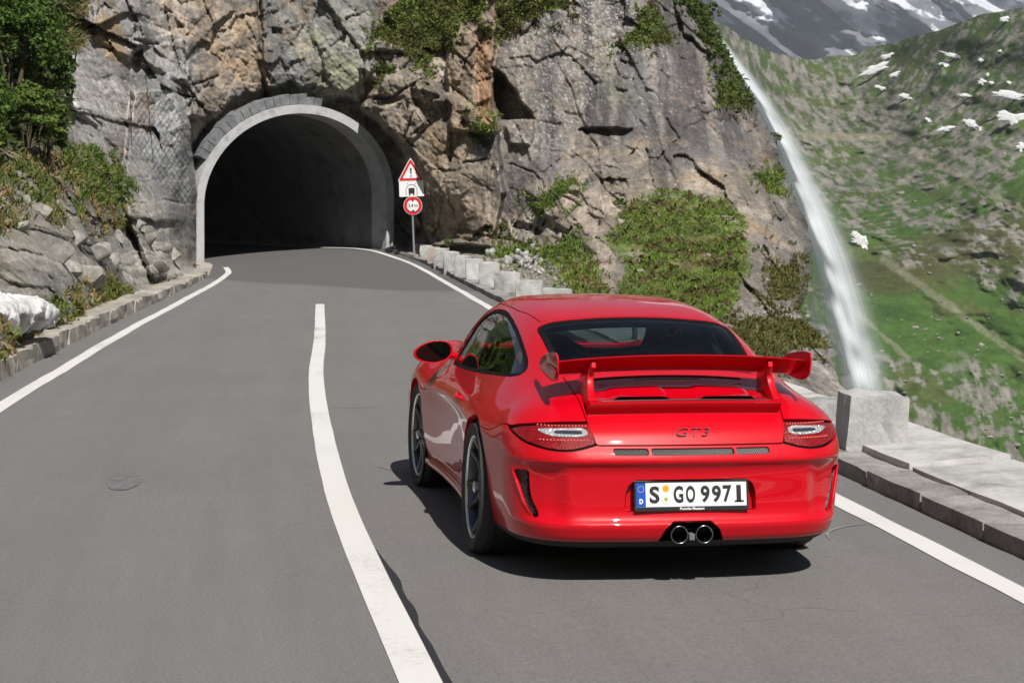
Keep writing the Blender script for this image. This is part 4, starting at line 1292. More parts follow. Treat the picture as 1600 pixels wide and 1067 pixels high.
    o = obj('scree', me, tint_mat('scree_rock', .95, .2, .2, .8, .4, 3, .1)); tag(o, 'grey boulders strewn over the green slope across the gorge', 'boulders', None, 'stuff')

    # snow patches lying on the slopes
    sm = snow_mat()
    spots = [(1347, 379, 20, 13, .5), (1365, 110, 23, 8, -.35), (1398, 117, 11, 5, -.4), (1377, 138, 10, 5, .2), (1417, 152, 11, 6, .25), (1388, 87, 12, 5, -.4), (1486, 86, 17, 6, .3), (1476, 100, 10, 6, -.2),
             (1570, 31, 8, 6, 0), (1575, 150, 32, 8, .12), (1582, 184, 26, 13, .15), (1517, 193, 18, 8, .4), (1478, 202, 16, 6, -.2), (1510, 150, 14, 4, .1), (1534, 128, 8, 6, 0), (1549, 130, 4, 4, 0), (1595, 230, 8, 10, 0),
             (1562, 80, 4, 4, 0), (1533, 95, 4, 5, 0), (1543, 118, 3, 6, 0), (1577, 130, 4, 4, 0), (1450, 188, 6, 4, .5), (1620, 160, 14, 8, .1)]
    where = {0: 'white snow patch lying alone in the grass just right of the waterfall', 9: 'wide flat snow patch near the right edge of the slope', 10: 'thick snow patch below the wide one at the right edge'}
    for k, (x, y, rx_, ry_, a) in enumerate(spots):
        snow_patch(k, x, y, rx_, ry_, a, slope, sm, where.get(k, '%s snow patch %s the valley slope, %s' % ('long' if rx_ > 2.5 * ry_ else ('round' if abs(rx_ - ry_) < 3 else 'ragged'), 'high on' if y < 105 else ('halfway up' if y < 160 else 'lower on'), 'in the notch above the waterfall' if x < 1425 else ('mid slope' if x < 1525 else 'by the right edge of the view'))), 'snow patches on the valley slope', 1.2)

    # the snow mountain behind
    gx = np.arange(1040, 1800, 3.0); gy = np.linspace(-260, 170, 200)
    X, Y = np.meshgrid(gx, gy); X = X.ravel(); Y = Y.ravel(); n = len(X)
    d = 3300 - 1.1 * (Y - 0)
    B = pix(X, Y, d); A = np.column_stack([B @ CR, B @ CF, B[:, 2]])
    q = np.column_stack([A[:, 0] * .8 + A[:, 2] * .9, A[:, 2] * .3, A[:, 1] * .1])
    rel = 150 * fbm(q * .0045, 101, 5, .55) + 60 * fbm(A * .02, 102, 4) - 150 * (1 - 2 * np.abs(vnoise(q * .0075, 105))) - 60 * (1 - 2 * np.abs(vnoise(q * .021, 106)))
    V = pix(X, Y, d + rel)
    n1 = fbm(q * .026, 103, 5, .62); n2 = fbm(A * .03, 104, 4, .6)
    sn = n1 + .35 * n2 + (48 - Y) * .0038 + .055 + .12 * (X > 1450) * sstep(60, 0, Y)
    C = np.zeros((n, 3)); C[:] = (.17, .18, .20)
    C += (np.array((.20, .205, .21)) - C) * sstep(-.1, .3, n2)[:, None]; C += (np.array((.085, .09, .10)) - C) * .45 * sstep(.0, .3, -n2 - .4 * n1)[:, None]
    C += (np.array((.66, .68, .72)) - C) * sstep(.17, .215, sn)[:, None]
    nyy, nxx = len(gy), len(gx); idx = np.arange(n).reshape(nyy, nxx)
    F = np.stack([idx[:-1, :-1].ravel(), idx[1:, :-1].ravel(), idx[1:, 1:].ravel(), idx[:-1, 1:].ravel()], 1)
    me = mesh('snow_mountain', V, F, True); set_col(me, C)
    o = obj('snow_mountain', me, tint_mat('mountain', .95, .1, .12, .012, .3, .03, 8)); o['kind'] = 'structure'

    # unseen mountains added behind the viewer to darken reflections, and a floor under everything
    ang = np.linspace(0, 2 * math.pi, 160, endpoint=False); R_ = [320, 480, 700, 1000, 1500]; H = [-30, 30, 150, 360, 680]
    az = np.degrees(np.arctan2(np.sin(ang), np.cos(ang)))
    V = []; C = []
    for r, h in zip(R_, H):
        for w in ang:
            x, y = math.sin(w) * r, math.cos(w) * r
            open_ = 1.0
            v = vnoise(np.array([[x * .004, y * .004]]), 5)[0]; v2 = fbm(np.array([[x * .01, y * .01]]), 6, 4)[0]
            V.append((x, y, h * (.85 + .35 * v) + 35 * v2))
            C.append(np.array((.085, .10, .045)) * (1 + .3 * v2) if h < 150 else np.array((.19, .19, .18)) * (1 + .4 * v2))
    m = len(ang); F = []
    fw = math.atan2(CF[0], CF[1])
    for k in range(len(R_) - 1):
        for i in range(m):
            w = (ang[i] - fw + math.pi) % (2 * math.pi) - math.pi
            if abs(w) < .50: continue            # the view ahead has its own slopes
            F.append((k * m + i, k * m + (i + 1) % m, (k + 1) * m + (i + 1) % m, (k + 1) * m + i))
    me = mesh('unseen_hills', np.array(V), np.array(F), True); set_col(me, np.clip(np.array(C), .02, .5))
    o = obj('unseen_hills', me, tint_mat('hill_turf', .95, .1, .3, .05, 0)); o['kind'] = 'structure'
    me = mesh('ground', [(-6000, -6000, -110), (6000, -6000, -110), (6000, 6000, -110), (-6000, 6000, -110)], [(0, 1, 2, 3)])
    o = obj('ground', me, mat('ground_turf', (.08, .10, .04), .95, grain=.3, gscale=.02)); o['kind'] = 'structure'
    # the slope the road was cut into, behind and below the viewer
    V = []; C = []
    xs = [-260, -120, -60, -30, -12, -6.2, -4.9]; zs = [150, 62, 26, 10, 2.4, .4, .05]
    ys = np.linspace(-200, 12, 40)
    for y in ys:
        for x, z in zip(xs, zs):
            j = fbm(np.array([[x * .08, y * .08]]), 7, 3)[0]
            lx_ = float(np.interp(y, [-60, -12, 6], [-5.5, -4.75, -4.4])) if x > -5 else x
            V.append((lx_, y, z * (1 + .3 * j))); C.append(np.array((.14, .14, .09)) * (1 + .5 * j))
    m = len(xs)
    F = [(i * m + j, i * m + j + 1, (i + 1) * m + j + 1, (i + 1) * m + j) for i in range(len(ys) - 1) for j in range(m - 1) if ys[i + 1] < 5.6 or j < 3]
    me = mesh('hillside', np.array(V), np.array(F), True); set_col(me, np.clip(np.array(C), .02, .5))
    o = obj('hillside', me, tint_mat('hillside_turf', .95, .1, .35, .5, .4, 2, .2)); o['kind'] = 'structure'
    V = []; xs = [2.35, 3.2, 6, 14, 40, 110, 220]; zs = [-.02, -.5, -3.5, -11, -30, -58, -74]
    ys = np.linspace(-200, 26, 44)
    for y in ys:
        x0 = float(np.interp(y, [-60, -12, -4, 1.4, 7, 12, 19, 26], [1.1, 1.9, 2.1, 2.4, 2.75, 3.1, 3.5, 3.9]))
        for x, z in zip(xs, zs):
            j = fbm(np.array([[x * .1, y * .1]]), 8, 3)[0]
            V.append((x + x0 - 2.35, y, z * (1 + .25 * j)))
    m = len(xs); F = [(i * m + j, i * m + j + 1, (i + 1) * m + j + 1, (i + 1) * m + j) for i in range(len(ys) - 1) for j in range(m - 1)]
    me = mesh('embankment', np.array(V), np.array(F), True); set_col(me, np.tile((.10, .12, .045), (len(V), 1)))
    o = obj('embankment', me, tint_mat('embankment_turf', .95, .1, .35, 1.5, .4, 4, .1)); o['kind'] = 'structure'
    return slope

def rbf_like(X, Y, d, gx, top, nyy):
    D = d.reshape(nyy, len(gx)); YT = Y.reshape(nyy, len(gx))
    def f(x, y):
        i = int(np.clip(round((x - gx[0]) / (gx[1] - gx[0])), 0, len(gx) - 1))
        dd = float(np.interp(y, YT[:, i], D[:, i]))
        return pix(x, y, dd)
    return f

def snow_mat():
    m, nt, b, out = nodes('old_snow')
    tc = nt.nodes.new('ShaderNodeTexCoord')
    n = nt.nodes.new('ShaderNodeTexNoise'); n.inputs['Scale'].default_value = 2.2; n.inputs['Detail'].default_value = 7; n.inputs['Roughness'].default_value = .7
    nt.links.new(tc.outputs['Object'], n.inputs['Vector'])
    r = nt.nodes.new('ShaderNodeValToRGB'); e = r.color_ramp.elements
    e[0].position = .33; e[0].color = (.36, .345, .32, 1); e[1].position = .55; e[1].color = (.66, .67, .69, 1)
    nt.links.new(n.outputs[0], r.inputs[0]); nt.links.new(r.outputs[0], b.inputs['Base Color'])
    b.inputs['Roughness'].default_value = .7; b.inputs['Specular IOR Level'].default_value = .2
    n2 = nt.nodes.new('ShaderNodeTexNoise'); n2.inputs['Scale'].default_value = 9; n2.inputs['Detail'].default_value = 6
    nt.links.new(tc.outputs['Object'], n2.inputs['Vector'])
    bp = nt.nodes.new('ShaderNodeBump'); bp.inputs['Strength'].default_value = .5; bp.inputs['Distance'].default_value = .05
    nt.links.new(n2.outputs[0], bp.inputs['Height']); nt.links.new(bp.outputs[0], b.inputs['Normal'])
    return m

def leaf_mat(name, transl=.25):
    return tint_mat(name, .7, .2, .15, 8.0, 0, transl=transl)

def snow_patch(seed, x, y, rx, ry, a, surf, material, label, group, thick):
    """a lens of old snow draped on the slope"""
    nr, na = 6, 40
    dc = min(float((surf(x + a_ * rx * .6, y + b_ * ry * .6) - CAM) @ CF) for a_ in (-1, 0, 1) for b_ in (-1, 0, 1)) - .5
    V = []; ca, sa = math.cos(a), math.sin(a)
    w = 1 + .50 * np.array([vnoise(np.array([[math.cos(t) * 1.6 + seed * 7, math.sin(t) * 1.6]]), 3)[0] + .6 * vnoise(np.array([[math.cos(t) * 4 + seed * 3, math.sin(t) * 4]]), 4)[0] for t in np.linspace(0, 2 * math.pi, na, endpoint=False)])
    for k in range(nr):
        q = k / (nr - 1)
        for i in range(na):
            t = 2 * math.pi * i / na; q = q * .82 if i == 0 and k == 0 else q
            u, v = .9 * rx * q * w[i] * math.cos(t), .68 * ry * q * w[i] * math.sin(t)
            p = pix(x + u * ca - v * sa, y + u * sa + v * ca, min(dc + 1.5, float((surf(x + u * ca - v * sa, y + u * sa + v * ca) - CAM) @ CF)) - .15)
            lift = thick * math.sqrt(max(0, 1 - q ** 2)) + (.0 if q < 1 else -.8)
            V.append(p + (CAM - p) / np.linalg.norm(CAM - p) * (lift * .25))
    F = [(k * na + i, k * na + (i + 1) % na, (k + 1) * na + (i + 1) % na, (k + 1) * na + i) for k in range(nr - 1) for i in range(na)]
    o = obj('snow_patch', mesh('snow_patch', V, F, True), material)
    return tag(o, label, 'snow', group)

def build_waterfall():
    m, nt, b, out = nodes('falling_water')
    nt.nodes.remove(b)
    L = nt.links; N = nt.nodes.new
    at = N('ShaderNodeAttribute'); at.attribute_name = 'tint'
    sp = N('ShaderNodeSeparateColor'); L.new(at.outputs['Color'], sp.inputs[0])
    cb = N('ShaderNodeCombineXYZ'); L.new(sp.outputs[0], cb.inputs[0]); L.new(sp.outputs[1], cb.inputs[1])
    mp = N('ShaderNodeMapping'); mp.inputs['Scale'].default_value = (15, .5, 1); L.new(cb.outputs[0], mp.inputs[0])
    n = N('ShaderNodeTexNoise'); n.inputs['Scale'].default_value = 2.2; n.inputs['Detail'].default_value = 9; n.inputs['Roughness'].default_value = .66; L.new(mp.outputs[0], n.inputs['Vector'])
    mr = N('ShaderNodeMapRange'); mr.inputs[1].default_value = .02; mr.inputs[2].default_value = .74; L.new(n.outputs[0], mr.inputs[0])
    mu = N('ShaderNodeMath'); mu.operation = 'MULTIPLY'; L.new(mr.outputs[0], mu.inputs[0]); L.new(sp.outputs[2], mu.inputs[1])
    di = N('ShaderNodeBsdfDiffuse'); di.inputs[0].default_value = (.82, .86, .90, 1)
    tl = N('ShaderNodeBsdfTranslucent'); tl.inputs[0].default_value = (.82, .86, .90, 1)
    m1 = N('ShaderNodeMixShader'); m1.inputs[0].default_value = .45; L.new(di.outputs[0], m1.inputs[1]); L.new(tl.outputs[0], m1.inputs[2])
    tr = N('ShaderNodeBsdfTransparent')
    m2 = N('ShaderNodeMixShader'); L.new(mu.outputs[0], m2.inputs[0]); L.new(tr.outputs[0], m2.inputs[1]); L.new(m1.outputs[0], m2.inputs[2])
    L.new(m2.outputs[0], out.inputs[0])
    def fall(path, d, layers, seed, dens, label):
        root = empty('waterfall', tuple(pix(path[0][0], path[0][1], d)), kind='structure')
        inv = Matrix.Translation(-Vector(root.location))
        P = catmull([(x, y, w) for x, y, w in path], 110)
        for k in range(layers):
            V = []; C = []; nv = 16
            for i, (x, y, w) in enumerate(P):
                for j in range(nv):
                    u = j / (nv - 1) * 2 - 1
                    ww = w * (.8 + .3 * k)
                    wob = 1.5 * vnoise(np.array([[y * .02 + seed + k, 3.0]]), k)[0]
                    V.append(pix(x + u * ww * .62 + wob, y + .1 * u * ww, d + .5 * k - .9 * (1 - u * u) + .25 * vnoise(np.array([[u * 3 + k, y * .03]]), 9)[0]))
                    t = i / 109
                    fade = min(1, t / .04) * min(1, (1 - t) / .10)
                    al = (1 - abs(u)) ** (.9 if k == 0 else 1.3) * (1.15 - .45 * t) * fade * dens * (.95, .55, .30)[k]
                    C.append((u * .5 + k * 3.1 + seed, t * 3.0 + k, max(0, al)))
            F = [(i * nv + j, i * nv + j + 1, (i + 1) * nv + j + 1, (i + 1) * nv + j) for i in range(109) for j in range(nv - 1)]
            me = mesh('water_veil', V, F, True); set_col(me, np.array(C))
            o = obj('water_veil', me, m, root); o.matrix_parent_inverse = inv
    fall([(1116, 48, 7), (1135, 78, 18), (1160, 118, 32), (1190, 165, 42), (1216, 212, 48), (1240, 262, 54), (1262, 315, 60), (1284, 372, 66), (1306, 440, 72), (1324, 510, 76), (1340, 575, 76), (1352, 640, 72), (1358, 690, 72), (1366, 800, 70), (1370, 940, 60)], 64, 3, 1.0, 1.9, '')
    fall([(1268, 455, 10), (1270, 490, 26), (1276, 530, 40), (1280, 580, 46), (1282, 640, 46)], 66, 2, 8.0, .55, '')

def build_haze(density):
    m = bpy.data.materials.new('mountain_air'); m.use_nodes = True
    nt = m.node_tree; nt.nodes.clear()
    out = nt.nodes.new('ShaderNodeOutputMaterial'); v = nt.nodes.new('ShaderNodeVolumePrincipled')
    v.inputs['Color'].default_value = (.80, .88, 1.0, 1); v.inputs['Density'].default_value = density; v.inputs['Anisotropy'].default_value = .2
    nt.links.new(v.outputs[0], out.inputs['Volume'])
    lo = (-6500, -6500, -113); hi = (6500, 6500, 1100)
    V = [(x, y, z) for z in (lo[2], hi[2]) for x, y in ((lo[0], lo[1]), (hi[0], lo[1]), (hi[0], hi[1]), (lo[0], hi[1]))]
    o = obj('haze', mesh('haze', V, [(3, 2, 1, 0), (4, 5, 6, 7), (0, 1, 5, 4), (1, 2, 6, 5), (2, 3, 7, 6), (3, 0, 4, 7)]), m)
    tag(o, 'thin bluish mountain air over the valley', 'haze', None, 'stuff')

# ================================================================ plants on the rock, stones, sign, net
def build_plants(S):
    gm = leaf_mat('grass_blade', .3); bark = mat('bark', (.10, .075, .05), .9, grain=.3)
    GR = [(.12, .18, .034), (.19, .27, .05), (.095, .14, .03), (.18, .195, .055)]
    HE = [(.125, .085, .038), (.085, .125, .028), (.13, .19, .036), (.17, .22, .045), (.07, .095, .022), (.13, .12, .04)]
    DRY = [(.32, .24, .12), (.26, .19, .09), (.20, .17, .07), (.36, .29, .17)]
    V = S['veg']
    def g(name, key, count, cols, ln, wd, label, per=5, **k):
        P, N = scatter(S, V[key], count, hash_str(key))
        o = blades(name, P, N, cols, ln, wd, hash_str(key) + 1, per, material=gm, **k)
        tag(o, label, 'grass' if 'grass' in name else 'heather', None, 'stuff')
    g('heather', 'ledge', 2600, HE, .13, .035, 'dark heather and moss on the ledge above the tunnel', 7, spread=.9, up=.55)
    g('heather', 'ledge2', 1100, HE, .13, .035, 'heather along the top of the big slab', 7, spread=.9, up=.55)
    g('heather', 'ledge3', 420, HE, .12, .03, 'small heather ledge high on the big slab', 7, spread=.9, up=.55)
    g('heather', 'brow', 1200, [(.06, .09, .02), (.085, .115, .03), (.05, .07, .02)], .20, .05, 'green scrub along the top right edge of the cliff beside the waterfall', 7, spread=.9)
    g('heather', 'tuft', 420, HE, .15, .035, 'brownish heather tuft at the right edge of the cliff', 7, spread=.9)
    g('grass', 'slope', 6500, [(.18, .15, .06), (.14, .20, .04), (.18, .28, .046), (.24, .34, .066), (.13, .21, .036), (.17, .24, .05)], .075, .012, 'green grass slope behind the car at the foot of the cliff', 10, spread=.6, up=.6)
    g('heather', 'slope', 420, [(.12, .085, .045), (.09, .10, .03), (.14, .11, .06)], .16, .04, 'brown heather in the grass slope behind the car', 7, spread=.9)
    g('grass', 'seam', 260, GR, .16, .028, 'grass in the diagonal crack over the rock boss', 5)
    g('grass', 'strip', 800, GR, .15, .026, 'bright green grass strip above the rubble', 6)
    g('grass', 'foot', 420, DRY[1:3] + GR[:2], .14, .026, 'olive grass beside the pinkish boulder at the end of the guard stones', 6)
    g('grass', 'knee', 1400, [(.12, .13, .035), (.15, .14, .05), (.10, .10, .03)], .13, .028, 'mossy grass on the low rocks behind the rear wing', 6)
    g('grass', 'knee2', 420, [(.12, .13, .035), (.15, .14, .05)], .13, .028, 'mossy patch on the right shoulder of the cliff', 6)
    g('grass', 'knee3', 160, [(.12, .13, .035), (.15, .14, .05)], .13, .028, 'mossy tuft at the edge of the low rocks', 6)
    g('grass', 'rightedge', 140, GR, .14, .03, 'grass tuft on the right flank of the cliff', 6)
    g('heather', 'small', 130, HE, .13, .035, 'small heather cushion under the ledge over the tunnel', 6, spread=.9)
    g('grass', 'cup', 180, GR, .13, .028, 'small grass cup at the foot of the rusty column', 6)
    g('grass', 'bank_green', 900, [(.105, .16, .03), (.15, .20, .045), (.08, .12, .028), (.2, .19, .07)], .19, .026, 'fresh green grass hanging down the bank left of the tunnel', 6, spread=.4, droop=.55)
    g('grass', 'bank_dry', 1500, DRY[:3] + [(.13, .16, .04), (.10, .14, .03)], .18, .024, 'straw coloured dry grass on the roadside bank', 6, spread=.45, droop=.6)
    g('grass', 'bank_moss', 500, [(.15, .17, .03), (.19, .19, .05), (.11, .12, .03)], .09, .022, 'mossy growth along the wet ditch', 6, spread=.8)
    g('heather', 'top_left', 2600, [(.05, .075, .02), (.07, .10, .025)], .30, .06, 'undergrowth below the big bushes at the top left', 5, spread=.8)
    g('grass', 'top_edge', 900, [(.20, .18, .07), (.14, .15, .05), (.26, .21, .10)], .22, .03, 'yellowish grass along the slope beside the big bushes', 6)
    lm = leaf_mat('bush_leaf', .3)
    DK = [(.055, .105, .020), (.080, .145, .026), (.10, .17, .034)]
    LT = [(.10, .155, .028), (.135, .195, .04), (.075, .12, .026)]
    for k, (x, y, d, r, nl, cols, lab) in enumerate([
        (20, 60, 35.0, (1.05, .8, 1.15), 9000, DK, 'tall dark green alder bush filling the top left corner'),
        (-70, 150, 29.5, (.9, .8, 1.2), 5200, DK, 'dark green alder bush cut by the left edge below the top corner'),
        (62, 118, 36.0, (.62, .6, .72), 4600, DK, 'dark green bush leaning over the grey slab at the left'),
        (42, 178, 32.5, (.66, .6, .50), 4600, LT, 'lighter yellow-green bush below the dark alder at the left'),
        (-60, 230, 26.5, (.8, .6, .5), 3600, LT, 'light green bush at the left edge above the dry bank'),
        (70, 215, 33.5, (.45, .4, .30), 2200, LT, 'small light green bush over the grassy top of the bank')]):
        p = pix(x, y, d)
        bush(lab, 'bush', p, r, nl, .085, cols, 500 + k * 7, lm, bark, 11, None)
    for k, (x, y, r, nl, lab) in enumerate([
        (193, 291, (.24, .22, .20), 700, 'small round green shrub on the bank edge beside the netted rock'),
        (789, 356, (.20, .18, .17), 500, 'small bright green shrub at the foot of the dark wall'),
        (700, 380, (.15, .15, .16), 320, 'little green plant behind the guard stones'),
        (648, 396, (.16, .14, .10), 260, 'low green weed at the foot of the road sign'),
        (1112, 20, (.36, .3, .34), 1300, 'dark green shrub on the top right corner of the cliff beside the waterfall'),
        (1212, 215, (.20, .18, .20), 420, 'small shrub clinging to the cliff edge in front of the waterfall'),
        (968, 322, (.26, .22, .2), 560, 'bright green shrub in the corner of the grass slope')]):
        p, nrm = cliff_point(S, x, y)
        q = CAM - p; q /= np.linalg.norm(q)
        bush(lab, 'shrub', p + q * r[1] * .8, r, nl, .055, LT if k % 2 else DK + LT, 600 + k * 5, lm, bark, 6, None, 'shrub')

def hash_str(s):
    h = 7
    for ch in s: h = (h * 31 + ord(ch)) % 99991
    return h

def build_stones(S):
    grey = stone_mat('boulder_grey', (.24, .228, .205), (.40, .385, .35), 2.6, .4)
    pale = stone_mat('rubble_white', (.36, .36, .35), (.52, .52, .51), 3.0, .15)
    tan = stone_mat('rubble_tan', (.27, .24, .20), (.40, .36, .31), 3.0, .22)
    rg = np.random.default_rng(77)
    spots = [(118, 372, 20, 'angular'), (86, 398, 18, ''), (138, 440, 26, 'flat faced'), (150, 398, 15, ''), (62, 332, 15, ''), (40, 318, 12, ''), (92, 336, 13, ''), (108, 418, 15, ''), (176, 408, 14, ''), (200, 440, 13, ''),
             (230, 380, 14, ''), (245, 420, 15, ''), (215, 350, 11, ''), (262, 436, 12, ''), (30, 355, 12, ''), (70, 425, 12, ''), (96, 500, 10, ''), (60, 520, 12, ''), (24, 545, 10, ''), (130, 478, 9, ''), (84, 316, 10, ''), (10, 330, 10, ''), (185, 372, 10, ''), (270, 395, 12, '')]
    names = {0: 'angular grey boulder in the middle of the left bank', 2: 'flat faced grey boulder low in the left bank beside the wet streak', 5: 'grey boulder high on the left bank among dry grass'}
    for k, (x, y, r, w) in enumerate(spots):
        p, nrm = cliff_point(S, x, y)
        d = (p - CAM) @ CF; s = r / FPX * d
        s *= 1.75
        o = obj('boulder', rock_mesh(700 + k, 3, (1.15, .8, .75), 16, .05, .34, .72), grey)
        o.location = p + nrm * s * .05; o.scale = (s, s, s); o.rotation_euler = (rg.uniform(-.5, .5), rg.uniform(-.5, .5), rg.uniform(0, 6.28))
        lab = '%s grey boulder %s of the left bank, %s' % ('large' if r >= 15 else 'small', 'at the foot' if y > 425 else ('high up' if y < 345 else 'midway up'), 'near the snow bank' if x < 75 else ('below the green grass' if x < 165 else ('beside the wet streak' if x < 222 else 'close to the tunnel')))
        tag(o, names.get(k, lab), 'boulder', 'boulders in the left bank')
    # rubble behind the guard stones
    kinds = [rock_mesh(800 + k, 2, (1, .85, .7), 8, .12) for k in range(8)]
    pm = [m.copy() for m in kinds]; tm = [m.copy() for m in kinds]
    for m in pm: m.materials.append(pale)
    for m in tm: m.materials.append(tan)
    for k in range(150):
        if k < 52: x, y = rg.normal(822, 15), rg.normal(412, 8); r = rg.uniform(3, 7.5); ms, lab = pm, 'white broken stone in the rubble pile behind the guard stones'
        else: x, y = rg.uniform(765, 905), rg.uniform(398, 446); r = rg.uniform(2.5, 6.5); ms, lab = tm, 'brownish broken stone on the verge behind the guard stones'
        if y > 398 + (x - 690) * .33: continue
        p, nrm = cliff_point(S, x, y); d = (p - CAM) @ CF; s = r / FPX * d
        o = bpy.data.objects.new('rubble_stone', ms[k % 8]); col.objects.link(o)
        up = .20 * math.exp(-((x - 822) / 18) ** 2) * rg.uniform(0, 1) if k < 52 else 0
        o.location = p + np.array([0, 0, s * .35 + up]); o.scale = (s, s, s); o.rotation_euler = tuple(rg.uniform(0, 6.28, 3))
        tag(o, lab, 'stone', 'white rubble pile' if k < 52 else 'brown stones on the verge')
    for k, (x, y, r, m, lab) in enumerate([(768, 398, 13, pale, 'flat pale stone slab lying on the verge behind the guard stones'), (880, 372, 12, tan, 'tan boulder on the rock boss'), (995, 410, 9, tan, 'pale stone in the grass slope nearest the boss'),
                                           (1000, 425, 8, tan, 'reddish stone in the grass slope'), (968, 350, 12, tan, 'pale wedge of rock at the top of the grass slope'), (1105, 400, 6, pale, 'small white stone in the grass slope')]):
        p, nrm = cliff_point(S, x, y); d = (p - CAM) @ CF; s = r / FPX * d
        o = obj('boulder', rock_mesh(860 + k, 3, (1.1, .8, .6), 8, .1), m); o.location = p + nrm * s * .2; o.scale = (s, s, s); o.rotation_euler = (0, 0, rg.uniform(0, 6))
        tag(o, lab, 'boulder')

def build_bank_snow(S):
    """melting snow lying over the ditch at the left edge, hollowed from below"""
    c = pix(22, 486, 20.8)
    ax = np.array([.20, .98, .0]); ax /= np.linalg.norm(ax); lat = np.array([ax[1], -ax[0], 0])
    def F(P):
        s_, w, z = P[:, 0], P[:, 1], P[:, 2]
        e = lambda c0, r: (np.sqrt((((P - np.array(c0)) / np.array(r)) ** 2).sum(1)) - 1) * min(r)
        f = smin(e((-1.2, -.15, -.06), (1.3, .55, .30)), e((.0, -.02, -.05), (.9, .42, .26)), .15)
        f = smin(f, e((.62, .10, -.16), (.42, .20, .12)), .12)
        for c0, r in (((-.80, .42, -.36), (.30, .55, .40)), ((-.12, .38, -.30), (.24, .40, .30)), ((.42, .34, -.32), (.15, .34, .24)), ((-1.6, .40, -.36), (.36, .5, .42))):
            f = smax(f, -e(c0, r), .05)
        f = smax(f, -(z + .34), .04)
        return f + .085 * fbm(P * 2.3, 3, 3) + .035 * fbm(P * 7, 4, 3) + .014 * vnoise(P * 21, 5)
    V, Q = surface_net(F, (-2.6, -.85, -.5), (1.2, .7, .45), .035)
    V = .82 * V
    V = c + V[:, :1] * ax + V[:, 1:2] * lat + V[:, 2:] * np.array([0, 0, 1.0])
    me = mesh('snow_bank', V, Q[:, ::-1] if False else Q, True)
    bm = bmesh.new(); bm.from_mesh(me); bmesh.ops.recalc_face_normals(bm, faces=bm.faces); bm.to_mesh(me); bm.free()
    o = obj('snow_bank', me, snow_mat())
    md = o.modifiers.new('settle', 'SMOOTH'); md.factor = .6; md.iterations = 5
    tag(o, 'melting white snow bank hanging over the ditch at the left edge of the road', 'snow')

def build_net(S):
    """rock-fall netting draped over the buttress left of the mouth"""
    wire = mat('net_wire', (.10, .105, .11), .5, metal=.6)
    poly = np.array([(202, 150), (235, 138), (262, 134), (290, 185), (298, 250), (304, 310), (290, 330), (250, 290), (205, 222)])
    mb = MB()
    step = 8.5
    for sgn in (1, -1):
        for k in range(-60, 90):
            pts = []
            for t in np.arange(120, 345, 5.0):
                x = 200 + k * step + sgn * (t - 120) * .62 + 1.0 * vnoise(np.array([[t * .05, k * 3.1]]), 6)[0]
                if sd_poly(np.array([x]), np.array([t]), poly)[0] < 0:
                    p, nrm = cliff_point(S, x, t); q = CAM - p; q /= np.linalg.norm(q)
                    pts.append(p + q * .05)
                else:
                    if len(pts) > 1: mb.tube(pts, .0042, 3, caps=False)
                    pts = []
            if len(pts) > 1: mb.tube(pts, .0042, 3, caps=False)
    for x0, y0, x1, y1 in ((228, 118, 240, 260), (204, 150, 206, 225)):
        pts = []
        for t in np.linspace(0, 1, 24):
            p, nrm = cliff_point(S, x0 + (x1 - x0) * t, y0 + (y1 - y0) * t); q = CAM - p; q /= np.linalg.norm(q); pts.append(p + q * .07)
        mb.tube(pts, .012, 4, caps=False)
    o = mb.build('rockfall_net', wire, None)
    tag(o, 'grey wire rockfall netting draped over the rounded rock left of the tunnel', 'netting')
    o['kind'] = 'stuff'

